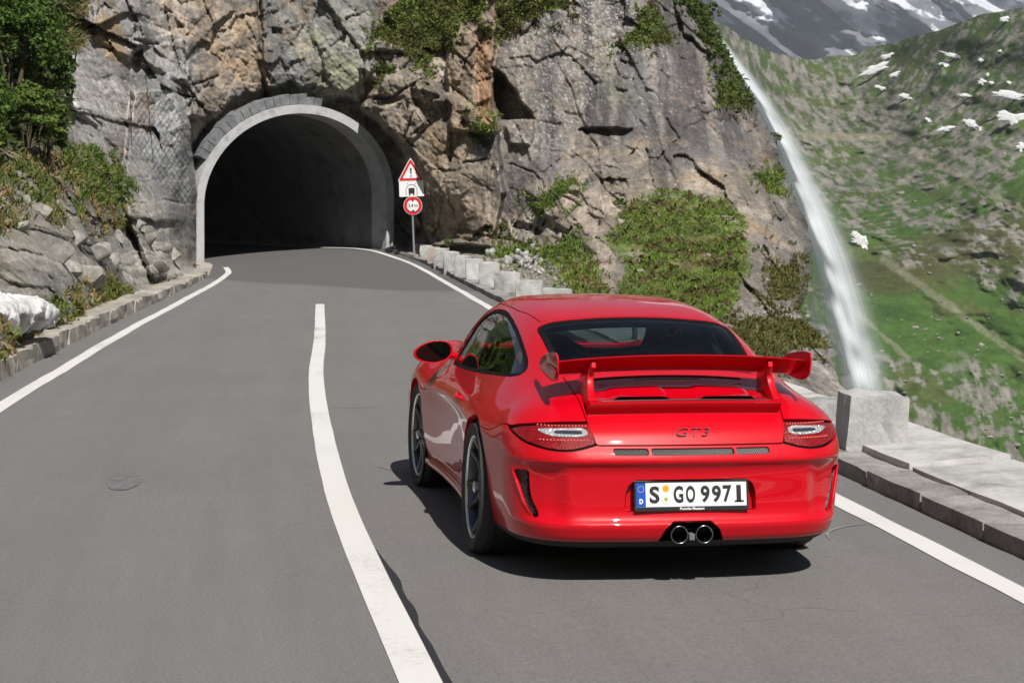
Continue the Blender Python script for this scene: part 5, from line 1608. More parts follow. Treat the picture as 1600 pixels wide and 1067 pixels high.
def build_sign():
    white = mat('sign_white', (.74, .76, .75), .35); red = mat('sign_red', (.55, .012, .03), .4); blk = mat('sign_black', (.015, .015, .017), .5); post = mat('galvanised_post', (.50, .51, .52), .4, metal=.7)
    foot = pix(647, 395, 53.0)
    root = empty('road_sign', tuple(foot), 'road sign post with warning triangle, tunnel plate and height limit disc right of the tunnel', 'road sign')
    n = CAM - foot; n[2] = 0; n /= np.linalg.norm(n)
    X = np.cross([0, 0, 1.0], n); lean = np.array([0, 0, 1.0]) - X * .045; lean /= np.linalg.norm(lean)
    X = np.cross(lean, n); X /= np.linalg.norm(X); n = np.cross(X, lean)
    inv = Matrix.Translation(-Vector(foot))
    sc = 55.0 / FPX
    W = lambda x, y, z: foot + X * x + lean * y + n * z
    def put(o, par=root):
        o.parent = par; o.matrix_parent_inverse = inv if par is root else Matrix.Identity(4); return o
    put(MB().tube([W(0, -.3, -.05), W(0, 2.62, -.05)], .030, 12).build('post', post))
    def plate(pts, z0, z1, name, m):
        mb = MB(); k = len(pts)
        mb.add([W(x, y, z0) for x, y in pts] + [W(x, y, z1) for x, y in pts], [tuple(range(k))[::-1], tuple(range(k, 2 * k))] + [(i, (i + 1) % k, k + (i + 1) % k, k + i) for i in range(k)])
        return mb.build(name, m)
    def tri(cx, cy, r, rad=.1):
        return [tuple(p) for p in chaikin([(cx + r * math.cos(a), cy + r * math.sin(a)) for a in (math.pi / 2, math.pi * 7 / 6, math.pi * 11 / 6)] if rad == 0 else sum([[(cx + r * math.cos(a) * 1 + rad * math.cos(a + s), cy + r * math.sin(a) + rad * math.sin(a + s)) for s in (-1.0, 0, 1.0)] for a in (math.pi / 2, math.pi * 7 / 6, math.pi * 11 / 6)], []), 1)]
    cy = 2.26
    t = put(plate(tri(.0, cy, .40, .025), -.01, .0, 'warning_triangle', white))
    def sub(o): o.parent = t; o.matrix_parent_inverse = inv; return o
    put(plate(tri(0, cy, .375, .02), .001, .004, 'red_border', red)); put(plate(tri(0, cy, .255, .012), .005, .008, 'triangle_field', white))
    put(plate([(-.028, cy + .15), (.028, cy + .15), (.014, cy - .03), (-.014, cy - .03)], .009, .012, 'exclamation_mark', blk)); 
    put(plate([(.024 * math.cos(a), cy - .085 + .024 * math.sin(a)) for a in np.linspace(0, 2 * math.pi, 14, endpoint=False)], .009, .012, 'exclamation_dot', blk))
    y0, y1 = 1.60, 2.03
    put(plate([(-.35, y0), (.35, y0), (.35, y1), (-.35, y1)], -.012, .0, 'tunnel_plate', white))
    # symbol: an arch line with a square vehicle between two lamps
    cx, cz = .0, y0 + .03
    o1 = [(cx + .165 * math.cos(a), cz + .15 + .165 * math.sin(a)) for a in np.linspace(0, math.pi, 16)]; o2 = [(cx + .150 * math.cos(a), cz + .15 + .150 * math.sin(a)) for a in np.linspace(math.pi, 0, 16)]
    put(plate([(cx + .165, cz)] + o1 + [(cx - .165, cz), (cx - .150, cz)] + o2 + [(cx + .150, cz)], .001, .004, 'tunnel_symbol', blk))
    put(plate([(-.085, cz + .05), (.085, cz + .05), (.085, cz + .21), (-.085, cz + .21)], .001, .004, 'vehicle_symbol', blk))
    for s in (-1, 1):
        put(plate([(s * .06 - .02, cz), (s * .06 + .02, cz), (s * .06 + .02, cz + .05), (s * .06 - .02, cz + .05)], .001, .004, 'vehicle_symbol', blk))
        put(plate([(s * .125 - .022, cz + .335), (s * .125 + .022, cz + .335), (s * .105, cz + .37 - .06 + .0)], .001, .004, 'lamp_symbol', blk))
    c3 = 1.34
    circ = lambda r, k=40: [(r * math.cos(a) + .02, c3 + r * math.sin(a)) for a in np.linspace(0, 2 * math.pi, k, endpoint=False)]
    put(plate(circ(.265), -.012, .0, 'height_limit_disc', white)); put(plate(circ(.255), .001, .004, 'red_ring', red)); put(plate(circ(.170), .005, .008, 'disc_field', white))
    put(plate([(-.035, c3 + .168), (.075, c3 + .168), (.02, c3 + .108)], .009, .012, 'height_arrow', blk)); put(plate([(-.035, c3 - .168), (.075, c3 - .168), (.02, c3 - .108)], .009, .012, 'height_arrow', blk))
    tx = text_mesh('height_lettering', '3,4 m', .145, blk, None, extrude=.0015, bold=.002, sx=.85)
    p = W(.02, c3, .012)
    tx.matrix_world = Matrix(((X[0], lean[0], n[0], p[0]), (X[1], lean[1], n[1], p[1]), (X[2], lean[2], n[2], p[2]), (0, 0, 0, 1)))
    mw = tx.matrix_world.copy(); tx.parent = root; tx.matrix_parent_inverse = inv; tx.matrix_world = mw

# ================================================================ the car
def interp(xs, ys):
    """smooth (Catmull-like, monotone) curve through knots"""
    xs = np.array(xs, float); ys = np.array(ys, float)
    h = np.diff(xs); d = np.diff(ys) / h
    m = np.zeros(len(xs)); m[1:-1] = (d[:-1] * h[1:] + d[1:] * h[:-1]) / (h[1:] + h[:-1]); m[0] = d[0]; m[-1] = d[-1]
    for i in range(1, len(xs) - 1):
        if d[i - 1] * d[i] <= 0: m[i] = 0.5 * m[i] if abs(d[i-1]) + abs(d[i]) > 0 else 0
    def f(x):
        x = np.clip(np.asarray(x, float), xs[0], xs[-1])
        i = np.clip(np.searchsorted(xs, x) - 1, 0, len(h) - 1)
        t = (x - xs[i]) / h[i]
        return ((1 + 2 * t) * (1 - t) ** 2 * ys[i] + t * (1 - t) ** 2 * h[i] * m[i]
                + t * t * (3 - 2 * t) * ys[i + 1] + t * t * (t - 1) * h[i] * m[i + 1])
    return f

def smax(a, b, r):
    h = np.maximum(r - np.abs(a - b), 0)
    return np.maximum(a, b) + h * h / (4 * r)
def smin(a, b, r):
    h = np.maximum(r - np.abs(a - b), 0)
    return np.minimum(a, b) - h * h / (4 * r)

car_rear = interp([.10, .16, .19, .215, .255, .288, .315, .36, .48, .548, .576, .602, .645, .70, .76, .83, .95],
                  [-.86, -.90, -.945, -.985, -1.010, -1.018, -1.000, -.988, -.988, -.998, -1.018, -1.010, -.985, -.952, -.895, -.835, -.70])
car_halfw = interp([-1.1, -.9, -.6, -.3, 0, .35, .65, 1.0, 1.5, 1.95, 2.35, 2.75, 3.1, 3.3, 3.45],
                   [.750, .780, .811, .838, .856, .850, .834, .824, .826, .842, .856, .842, .80, .74, .65])
car_side = interp([.10, .17, .25, .33, .45, .55, .62, .70, .80, .90, 1.0],
                  [-.10, -.055, -.03, -.012, -.003, 0, -.001, -.012, -.062, -.145, -.26])
car_deck = interp([-1.2, -1.0, -.9, -.8, -.7, -.5, -.3, 0, .5, 1.0, 1.6, 2.1, 2.35, 2.7, 3.0, 3.2, 3.35, 3.5],
                  [.735, .765, .792, .822, .855, .902, .935, .945, .915, .895, .89, .88, .865, .80, .71, .63, .52, .36])
car_deck_c = interp([-1.2, -.6, -.2, .6, 1.9, 2.4, 3.4], [.06, .13, .24, .20, .16, .03, .12])
car_roof = interp([-.9, -.6, -.43, -.2, .1, .35, .6, .9, 1.2, 1.4, 1.6, 1.75, 2.0, 2.3, 2.6],
                  [.74, .85, .925, 1.03, 1.142, 1.197, 1.226, 1.243, 1.244, 1.232, 1.203, 1.158, 1.035, .875, .71])
car_gw = interp([-.9, -.5, -.2, .2, .7, 1.1, 1.5, 1.8, 2.1, 2.4], [.54, .61, .665, .70, .715, .713, .702, .675, .615, .54])
car_frontp = interp([.1, .2, .35, .5, .65, .8], [3.36, 3.42, 3.43, 3.38, 3.22, 2.9])

SWIN = [(1.60, .818), (1.057, .830), (.521, .853), (.044, .879), (-.10, .889), (-.168, .900), (-.185, .918), (-.162, .936), (-.096, .966), (.001, 1.0),
        (.093, 1.029), (.218, 1.062), (.358, 1.093), (.569, 1.126), (.786, 1.150), (.931, 1.158), (1.064, 1.159), (1.175, 1.155), (1.26, 1.147), (1.367, 1.125),
        (1.438, 1.095), (1.504, 1.052), (1.56, 1.0), (1.62, .935), (1.66, .87), (1.66, .835)]

def carF(P):
    x, y, z = P[:, 0], P[:, 1], P[:, 2]
    ax = np.sqrt(x * x + 1e-4)
    fs = ax - (car_halfw(y) + car_side(z))
    plan = 0.13 * ax ** 2 + 0.16 * np.maximum(ax - .45, 0) ** 2
    fr = (car_rear(z) + plan - y + .030 * np.exp(-((ax - .655) / .075) ** 4 - ((z - .425) / .115) ** 4) * (y < -.3)) * .9
    top = car_deck(y) - car_deck_c(y) * ax ** 2
    # haunch over the rear wheel, wing over the front wheel
    top = top + .030 * np.exp(-((y + .05) / .42) ** 2 - ((ax - .70) / .15) ** 2)
    top = top + .085 * np.exp(-((y - 2.45) / .45) ** 2 - ((ax - .66) / .15) ** 2)
    ft = (z - top) * .93
    ff = (y - (car_frontp(z) - .16 * ax ** 2 - .35 * np.maximum(ax - .5, 0) ** 2)) * .9
    b = smax(fs, fr, .26)
    b = smax(b, ff, .22)
    b = smax(b, ft, .20 - .13 * sstep(-.35, -.80, y))
    b = smax(b, (.16 - z), .05)
    # cabin
    roof = car_roof(y) - .10 * ax ** 2 - .20 * np.maximum(ax - .35, 0) ** 2
    gs = (ax - (car_gw(y) - .50 * (z - .85))) * .89
    slope = np.clip((car_roof(y + .03) - car_roof(y - .03)) / .06, -1, 1)
    gr = (z - roof) / np.sqrt(1 + slope ** 2)
    g = smax(gs, gr, .15)
    g = smax(g, .70 - z, .02)
    g = smax(g, -.72 - y, .05)
    return smin(b, g, .11)

def carGrad(P, e=1e-3):
    G = np.empty_like(P)
    for k in range(3):
        d = np.zeros(3); d[k] = e
        G[:, k] = (carF(P + d) - carF(P - d)) / (2 * e)
    return G

def surface_net(F, lo, hi, h):
    ax = [np.arange(lo[k], hi[k] + h, h) for k in range(3)]
    n = [len(a) for a in ax]
    G = np.stack(np.meshgrid(*ax, indexing='ij'), -1).reshape(-1, 3)
    D = np.concatenate([F(c) for c in np.array_split(G, 24)]).reshape(n)
    s = D < 0
    cnt = np.zeros((n[0] - 1, n[1] - 1, n[2] - 1), int)
    sl = lambda a, m: slice(a, a + m - 1)
    for a in (0, 1):
        for b in (0, 1):
            for c in (0, 1):
                cnt += s[sl(a, n[0]), sl(b, n[1]), sl(c, n[2])]
    act = (cnt > 0) & (cnt < 8)
    idx = -np.ones(act.shape, int); I = np.argwhere(act); idx[act] = np.arange(len(I))
    V = np.array(lo) + (I + 0.5) * h
    quads = []
    for k in range(3):
        o = [m for m in range(3) if m != k]
        s0 = np.take(s, np.arange(n[k] - 1), k); s1 = np.take(s, np.arange(1, n[k]), k)
        E = np.argwhere(s0 != s1)
        E = E[(E[:, o[0]] > 0) & (E[:, o[1]] > 0) & (E[:, o[0]] < n[o[0]] - 1) & (E[:, o[1]] < n[o[1]] - 1)]
        q = []
        for da, db in ((0, 0), (1, 0), (1, 1), (0, 1)):
            J = E.copy(); J[:, o[0]] -= da; J[:, o[1]] -= db
            q.append(idx[J[:, 0], J[:, 1], J[:, 2]])
        q = np.stack(q, 1)
        inside_first = s0[E[:, 0], E[:, 1], E[:, 2]]
        flip = inside_first ^ (k == 1)
        q[flip] = q[flip][:, ::-1]
        quads.append(q)
    Q = np.concatenate(quads); Q = Q[(Q >= 0).all(1)]
    return V, Q

def build_car_surface(h=.0142):
    V, Q = surface_net(carF, (-1.0, -1.1, .08), (1.0, 3.55, 1.32), h)
    for _ in range(5):
        f = carF(V); g = carGrad(V); g2 = (g * g).sum(1) + 1e-9
        st = (f / g2)[:, None] * g
        l = np.linalg.norm(st, axis=1, keepdims=True)
        V = V - st * np.minimum(1, .012 / (l + 1e-9))
    N = carGrad(V); N /= np.linalg.norm(N, axis=1, keepdims=True)
    T = np.concatenate([Q[:, [0, 1, 2]], Q[:, [0, 2, 3]]])
    c = np.cross(V[T[:, 1]] - V[T[:, 0]], V[T[:, 2]] - V[T[:, 0]])
    if ((c * N[T[:, 0]]).sum(1) < 0).mean() > .5: T = T[:, ::-1]
    return V, N, T

def clip(V, N, T, s):
    """keep s < 0"""
    ins = s < 0
    k = ins[T].sum(1)
    keep = T[k == 3]
    newV = [V]; newN = [N]; base = [len(V)]
    outT = [keep]
    cache = {}
    VV = []; NN = []
    def cut(a, b):
        key = (a, b) if a < b else (b, a)
        if key in cache: return cache[key]
        a, b = key
        t = s[a] / (s[a] - s[b])
        VV.append(V[a] + t * (V[b] - V[a])); n_ = N[a] + t * (N[b] - N[a]); NN.append(n_ / np.linalg.norm(n_))
        cache[key] = len(V) + len(VV) - 1
        return cache[key]
    ext = []
    for tri in T[(k == 1) | (k == 2)]:
        poly = []
        for i in range(3):
            a, b = tri[i], tri[(i + 1) % 3]
            if ins[a]: poly.append(a)
            if ins[a] != ins[b]: poly.append(cut(a, b))
        for i in range(1, len(poly) - 1): ext.append((poly[0], poly[i], poly[i + 1]))
    if VV:
        V = np.concatenate([V, np.array(VV)]); N = np.concatenate([N, np.array(NN)])
    T = np.concatenate([keep, np.array(ext, int).reshape(-1, 3)])
    used = np.unique(T); mp = -np.ones(len(V), int); mp[used] = np.arange(len(used))
    return V[used], N[used], mp[T]

def panel(name, S, fields, material, parent, rim=.014, off=0.0, gap=.0025, smooth_rim=False):
    """cut a panel out of surface S = (V,N,T) with field functions (negative inside), turn its edge inwards"""
    V, N, T = S
    for fn in fields:
        s = fn(V) + gap
        if len(T) == 0: break
        V, N, T = clip(V, N, T, s)
    if off: V = V + N * off
    E = np.concatenate([T[:, [0, 1]], T[:, [1, 2]], T[:, [2, 0]]])
    key = np.sort(E, 1); _, inv, ct = np.unique(key, axis=0, return_inverse=True, return_counts=True)
    B = E[ct[inv.ravel()] == 1]
    ids = np.unique(B); mp = -np.ones(len(V), int); mp[ids] = np.arange(len(ids))
    n = len(V)
    rimV = np.concatenate([V[ids], V[ids] - N[ids] * rim])
    m = len(ids)
    a, b = mp[B[:, 0]], mp[B[:, 1]]
    R = np.concatenate([np.stack([b + n, a + n, a + n + m], 1), np.stack([b + n, a + n + m, b + n + m], 1)])
    # rim normals: outward in the surface
    t = V[B[:, 1]] - V[B[:, 0]]; on = np.cross(t, N[B[:, 0]]); on /= np.linalg.norm(on, axis=1, keepdims=True) + 1e-12
    rn = np.zeros((m, 3)); np.add.at(rn, a, on); np.add.at(rn, b, on)
    rn /= np.linalg.norm(rn, axis=1, keepdims=True) + 1e-12
    AV = np.concatenate([V, rimV]); AT = np.concatenate([T, R]); AN = np.concatenate([N, rn, rn])
    me = bpy.data.meshes.new(name)
    me.vertices.add(len(AV)); me.vertices.foreach_set('co', AV.astype(np.float32).ravel())
    k = len(AT)
    me.loops.add(k * 3); me.loops.foreach_set('vertex_index', AT.astype(np.int32).ravel())
    me.polygons.add(k); me.polygons.foreach_set('loop_start', np.arange(0, k * 3, 3, dtype=np.int32))
    me.polygons.foreach_set('loop_total', np.full(k, 3, np.int32))
    me.polygons.foreach_set('use_smooth', np.ones(k, bool))
    me.update(calc_edges=True)
    me.normals_split_custom_set_from_vertices(AN.astype(np.float32))
    return obj(name, me, material, parent)

def on_body(x=None, y=None, z=None, d=(0, -1, 0)):
    """point where a ray from outside travelling along -d... meets the body: give the two fixed coordinates"""
    p = np.array([x if x is not None else 0, y if y is not None else 0, z if z is not None else 0], float)
    d = np.array(d, float)
    ts = np.linspace(2.2, 0, 900)
    k = np.argmax(np.abs(d))
    Q = p + d * ts[:, None]
    f = carF(Q)
    i = np.argmax(f < 0)
    lo, hi = ts[i - 1], ts[i]
    for _ in range(30):
        mid = .5 * (lo + hi)
        if carF((p + d * mid)[None])[0] < 0: hi = mid
        else: lo = mid
    return p + d * lo

def xz(poly):   # rear view
    return lambda V: sd_poly(np.abs(V[:, 0]), V[:, 2], poly)
def xzs(poly, sgn):
    return lambda V: np.maximum(sd_poly(sgn * V[:, 0], V[:, 2], poly), V[:, 1] + .25)
def yz(poly, sgn=0):
    if sgn: return lambda V: np.maximum(sd_poly(V[:, 1], V[:, 2], poly), -sgn * V[:, 0] + .3)
    return lambda V: np.maximum(sd_poly(V[:, 1], V[:, 2], poly), -np.abs(V[:, 0]) + .3)
def xy(poly):
    return lambda V: np.maximum(sd_poly(np.abs(V[:, 0]), V[:, 1], poly), .74 - V[:, 2])
def neg(f): return lambda V: -f(V)
def box3(lo, hi): return lambda V: np.maximum.reduce([np.maximum(lo[k] - V[:, k], V[:, k] - hi[k]) for k in range(3)])

def build_car():
    paint = car_paint()
    black = mat('black_trim', (.012, .012, .013), .45)
    rubber = mat('tyre_rubber', (.018, .018, .019), .75, grain=.25, gscale=60, bump=.15, bscale=120)
    seal = mat('window_seal', (.006, .006, .007), .75, spec=.15)
    under = mat('underbody', (.012, .012, .013), .8)
    rimm = mat('wheel_metal', (.10, .103, .11), .34, metal=.85)
    lip = mat('wheel_lip', (.62, .63, .65), .22, metal=1.0)
    chrome = mat('bright_steel', (.26, .26, .27), .25, metal=1.0)
    dark_steel = mat('dark_steel', (.05, .05, .055), .3, metal=.9)
    alcantara = mat('cabin_cloth', (.014, .014, .016), .9, grain=.3, gscale=90)
    cage_m = mat('cage_paint', (.02, .021, .024), .4)
    glass_r = glass_mat('rear_glass', (.56, .72, .76), .06)
    glass_s = glass_mat('side_glass', (.62, .70, .64), .09)
    glass_w = glass_mat('front_glass', (.78, .86, .83), .06)

    car = empty('sports_car', (0, 0, 0), 'glossy red two-door sports car with tall fixed rear wing driving up the right lane', 'car')
    S = build_car_surface()
    V, N, T = S

    # outlines
    light = np.array([(.433, .649), (.440, .70), (.451, .747), (.578, .743), (.687, .733), (.745, .723), (.792, .704), (.778, .680), (.757, .661), (.731, .646), (.69, .634), (.65, .625), (.61, .621), (.56, .621), (.505, .630)])
    lid = np.array([(.440, -1.3), (.440, -.955), (.462, -.90), (.472, -.78), (.482, -.52), (.488, -.44), (.46, -.43), (0, -.43), (-.46, -.43), (-.488, -.44), (-.482, -.52), (-.472, -.78), (-.462, -.90), (-.440, -.955), (-.440, -1.3)])
    rwin = [(0, .192), (.20, .187), (.40, .172), (.462, .178), (.495, .175), (.505, .12), (.502, -.1), (.49, -.30), (.47, -.40), (.42, -.435), (.3, -.455), (.1, -.465), (0, -.467)]
    rwin = np.array(rwin + [(-x, y) for x, y in rwin[-2:0:-1]])
    wind = np.array(chaikin([(0, 1.62), (.40, 1.63), (.50, 1.70), (.55, 2.0), (.52, 2.28), (.40, 2.33), (0, 2.34), (-.40, 2.33), (-.52, 2.28), (-.55, 2.0), (-.50, 1.70), (-.40, 1.63)], 1))
    roofp = np.array([(-.474, .24), (-.46, .215), (-.38, .205), (0, .215), (.38, .205), (.46, .215), (.474, .24), (.505, .70), (.50, 1.2), (.47, 1.60), (0, 1.585), (-.47, 1.60), (-.50, 1.2), (-.505, .70)])
    swin = np.array(SWIN)
    swc = swin.mean(0)
    door = np.array([(.78, .255), (.70, .40), (.64, .60), (.62, .75), (.64, .92), (2.16, .92), (2.12, .72), (2.08, .50), (2.00, .30), (1.86, .245)])
    vent = np.array(chaikin([(.782, .520), (.722, .525), (.720, .48), (.712, .40), (.680, .332), (.688, .312), (.708, .318), (.740, .379), (.762, .454)], 1))
    exh = np.array([(-.165, .0), (-.152, .205), (-.128, .265), (-.088, .304), (.088, .304), (.128, .265), (.152, .205), (.165, 0)])
    grilles = [(-.362, -.206), (-.188, .188), (.206, .362)]
    gz = (.607, .633)
    platep = np.array([(-.306, .352), (-.302, .43), (-.29, .465), (-.26, .490), (.26, .490), (.29, .465), (.302, .43), (.306, .352)])
    headl = np.array(chaikin([(2.72, .66), (2.78, .78), (3.0, .76), (3.12, .62), (3.05, .55), (2.85, .56)], 2))

    rear = lambda V: V[:, 1] + .30
    xzr = lambda poly: (lambda V: np.maximum(sd_poly(V[:, 0], V[:, 2], poly), rear(V)))
    axzr = lambda poly: (lambda V: np.maximum(sd_poly(np.abs(V[:, 0]), V[:, 2], poly), rear(V)))
    f_light = axzr(light)
    f_vent = axzr(vent)
    f_exh = xzr(exh)
    f_gr = lambda V: np.minimum.reduce([np.maximum(sd_poly(V[:, 0], V[:, 2], np.array([(a, gz[0]), (a, gz[1]), (b, gz[1]), (b, gz[0])])), rear(V)) for a, b in grilles])
    f_plate = xzr(platep)
    def f_lid(V):
        return np.maximum(np.maximum(sd_poly(V[:, 0], V[:, 1], lid), .648 - V[:, 2]), V[:, 1] - .2)
    f_rwin = xy(rwin); f_wind = xy(wind); f_roof = xy(roofp)
    f_swin = yz(swin); f_door = yz(door)
    f_swin_in = lambda V: f_swin(V) + .016
    topl = lambda x: np.interp(x, [0, .435, .45, .60, .80, 1.0], [.6465, .6465, .66, .70, .712, .712])
    def f_bump(V):
        return np.maximum(V[:, 2] - topl(np.abs(V[:, 0])) + .06 * sstep(-.62, -.30, V[:, 1]), V[:, 1] - .12)
    arch_r = lambda V: np.maximum(np.hypot(V[:, 1], V[:, 2] - .335) - .352, .55 - np.abs(V[:, 0]))
    arch_f = lambda V: np.maximum(np.hypot(V[:, 1] - 2.355, V[:, 2] - .33) - .342, .55 - np.abs(V[:, 0]))
    f_under = lambda V: V[:, 2] - .208
    f_head = yz(headl)
    not_arch = [neg(arch_r), neg(arch_f)]

    body_f = [neg(f_lid), neg(f_rwin), neg(f_wind), neg(f_roof), neg(f_swin), neg(f_door), neg(f_bump), neg(f_light), neg(f_under), neg(f_head)] + not_arch
    panel('body', S, body_f, paint, car, rim=.03)
    panel('underbody', S, [f_under] + not_arch, under, car, rim=.0, gap=0, off=-.004)
    for s in (-1, 1):
        side = (lambda V, s=s: -s * V[:, 0])
        panel('door', S, [f_door, neg(f_swin), side], paint, car, rim=.02)
        panel('window_seal', S, [f_swin, neg(f_swin_in), side], seal, car, off=-.003, gap=.0, rim=.01)
        panel('side_window', S, [f_swin_in, side], glass_s, car, off=-.008, gap=-.001, rim=.0)
        panel('headlight', S, [f_head, side], glass_mat('headlight_glass', (.8, .8, .8), .1), car, rim=.01)
    panel('roof', S, [f_roof], paint, car, rim=.02, gap=.003)
    panel('windscreen', S, [f_wind], glass_w, car, off=-.006, gap=.001, rim=.0)
    fr_in = lambda V: np.maximum(sd_poly(V[:, 0], V[:, 1], rwin) + .028, .74 - V[:, 2])
    panel('rear_window_frame', S, [f_rwin, neg(fr_in)], seal, car, off=-.003, gap=.001, rim=.012)
    panel('rear_window', S, [fr_in], glass_r, car, off=-.005, gap=-.001, rim=.0)
    f_stop = lambda V: np.maximum.reduce([np.abs(V[:, 0]) - .365, np.abs(V[:, 1] + .535 - .12 * V[:, 0] ** 2) - .024 + .09 * V[:, 0] ** 2, .74 - V[:, 2]])
    f_scoops = lambda V: np.minimum(0, 0)
    lid_o = panel('engine_lid', S, [f_lid, neg(f_stop)], paint, car, rim=.012)
    bump = panel('rear_bumper', S, [f_bump, neg(f_light), neg(f_under), neg(f_vent), neg(f_exh), neg(f_gr), neg(f_plate)] + not_arch, paint, car, rim=.016)

    # dark liner just inside the shell so that seams and openings read dark
    panel('inner_shell', S, [neg(f_rwin), neg(f_wind), neg(f_swin), neg(arch_r), neg(arch_f)], under, car, rim=.0, off=-.055, gap=-.01)
    # plate recess: the same surface pushed in
    panel('plate_recess', S, [f_plate], paint, bump, off=-.038, gap=-.003, rim=0)
    mb = MB()
    P = platep
    for i in range(len(P)):
        a, b = P[i], P[(i + 1) % len(P)]
        q = []
        for (x, z), o in ((a, 0.001), (b, 0.001), (b, .045), (a, .045)):
            p = on_body(x=x, z=z, d=(0, -1, 0)); q.append(p + np.array([0, o, 0]))
        mb.add(q, [(0, 1, 2, 3)])
    mb.build('recess_edge', paint, bump)

    # ---- grilles: woven mesh behind the three slots and the two side outlets
    def mesh_grid(name, poly, parent, inset, step, axis='xz'):
        g = MB(); lo = poly.min(0); hi = poly.max(0)
        segs = []
        for sgn in (1, -1):
            k0 = int((lo[0] - (hi[1] - lo[1])) / step) - 2; k1 = int((hi[0] + (hi[1] - lo[1])) / step) + 2
            for k in range(k0, k1):
                ts = np.linspace(0, 1, 24)
                X = k * step + sgn * (ts * (hi[1] - lo[1])) * .9; Z = lo[1] + ts * (hi[1] - lo[1])
                ins = sd_poly(X, Z, poly) < .002
                if ins.sum() > 1:
                    i0, i1 = np.where(ins)[0][[0, -1]]
                    segs.append(((X[i0], Z[i0]), (X[i1], Z[i1])))
        for a, b in segs:
            pa = on_body(x=a[0], z=a[1], d=(0, -1, 0)) + np.array([0, inset, 0]); pb = on_body(x=b[0], z=b[1], d=(0, -1, 0)) + np.array([0, inset, 0])
            g.tube([pa, pb], .0011, 3, caps=False)
        return g.build(name, mat('grille_wire', (.34, .35, .35), .4, metal=.5), parent)
    for a, b in grilles:
        mesh_grid('vent_grille', np.array([(a, gz[0] - .003), (a, gz[1] + .003), (b, gz[1] + .003), (b, gz[0] - .003)]), bump, .012, .0115)
    for s in (-1, 1):
        pv = vent.copy(); pv[:, 0] *= s
        inner = pv.copy()
        mesh_grid('side_grille', pv, bump, .034, .0125)
        # moulded fin that runs down the outer edge of the outlet
        fin = [on_body(x=s * x, z=z, d=(0, -1, 0)) for x, z in ((.780, .520), (.763, .454), (.741, .379), (.712, .320))]
        MB().tube([p + np.array([0, .002, 0]) for p in fin], [.006, .008, .008, .005], 8).build('outlet_fin', paint, bump, smooth=True)

    # ---- tail lights
    lens = tail_lens_mat()
    clear = mat('clear_lens', (.55, .56, .58), .12, metal=.4, coat=1.0, bump=.9, bscale=90)
    for s in (-1, 1):
        side = (lambda V, s=s: -s * V[:, 0])
        tl = panel('tail_light', S, [f_light, side], lens, car, gap=.009, off=-.002, rim=.02)
        panel('light_seal', S, [f_light, side, (lambda V: -(f_light(V) + .009))], seal, tl, gap=.0015, off=-.010, rim=.01)
        cl = np.array(chaikin([(.468, .684), (.474, .722), (.57, .719), (.675, .713), (.688, .708), (.645, .688), (.60, .683)], 1))
        f_c = lambda V: np.maximum.reduce([sd_poly(np.abs(V[:, 0]), V[:, 2], cl), rear(V), -s * V[:, 0]])
        panel('reversing_lamp', S, [f_c], clear, tl, gap=0, off=.0012, rim=.003)
        dk = np.array([(.495, .694), (.495, .709), (.605, .708), (.622, .701), (.605, .695)])
        f_d = lambda V: np.maximum.reduce([sd_poly(np.abs(V[:, 0]), V[:, 2], dk), rear(V), -s * V[:, 0]])
        panel('lamp_core', S, [f_d], mat('lamp_core', (.03, .035, .045), .15, coat=1.0), tl, gap=0, off=.003, rim=.002)
        leds = MB()
        for i in range(15):
            for zz in (.7285, .668):
                x = s * (.475 + i * .0145)
                p = on_body(x=x, z=zz, d=(0, -1, 0))
                leds.lathe([(0, -.004), (.0035, -.003), (.0045, 0), (.0045, .004)], p, (0, 1, 0), 6)
        leds.build('light_diodes', mat('diode_lens', (.8, .16, .14), .1, coat=1.0), tl, smooth=True)['kind'] = 'stuff'

    # ---- high stop lamp in the lid
    st = panel('stop_lamp', S, [f_stop], mat('stop_lamp_glass', (.015, .004, .005), .08, coat=1.0), car, off=-.006, gap=.0, rim=.004)
    dm = MB()
    for i in range(22):
        x = -.155 + .31 * i / 21
        p = on_body(x=x, y=-.535 + .12 * x * x, d=(0, 0, 1))
        dm.box(p + np.array([0, 0, -.0035]), (.009, .012, .004))
    dm.build('lamp_diodes', mat('stop_diode', (.42, .36, .36), .2, coat=1.0), st)

    # ---- exhaust
    ex = MB()
    for a, b in zip(exh[:-1], exh[1:]):
        q = []
        for (x, z), o in ((a, .0), (b, .0), (b, .22), (a, .22)):
            p = on_body(x=x, z=max(z, .20), d=(0, -1, 0)); p[2] = max(z, .196); p[1] = p[1] if z > .16 else -.945
            q.append(p + np.array([0, o + .002, 0]))
        ex.add(q, [(0, 1, 2, 3)])
    ex.add([(-.17, -.80, .19), (.17, -.80, .19), (.17, -.80, .32), (-.17, -.80, .32)], [(0, 1, 2, 3)])
    ex.build('exhaust_surround', black, car)
    for s in (-1, 1):
        c = (s * .058, -.90, .243)
        MB().lathe([(.036, .30), (.039, .0), (.0405, -.095), (.0415, -.103), (.0405, -.108), (.0362, -.106), (.0345, -.085), (.033, .28)], c, (0, 1, 0), 40, closed=True).build('exhaust_tip', chrome, car, smooth=True)
        MB().lathe([(.0, .02), (.035, .02)], c, (0, 1, 0), 24).build('exhaust_bore', mat('bore_black', (.004, .004, .004), .95), car)  # near-black disc across the inside of the pipe
    MB().box((0, -.985, .232), (.026, .05, .028)).build('tow_eye_cover', mat('grey_plastic', (.14, .14, .145), .6), car, bevel=.003)

    # ---- number plate
    build_plate(car, chrome)

    # ---- spoiler
    build_wing(car, paint, black)

    # ---- badge
    badge = text_mesh('badge', 'GT3', .062, dark_steel, car, extrude=.003, shear=.35, bold=-.0013, sx=1.40, space=1.05)
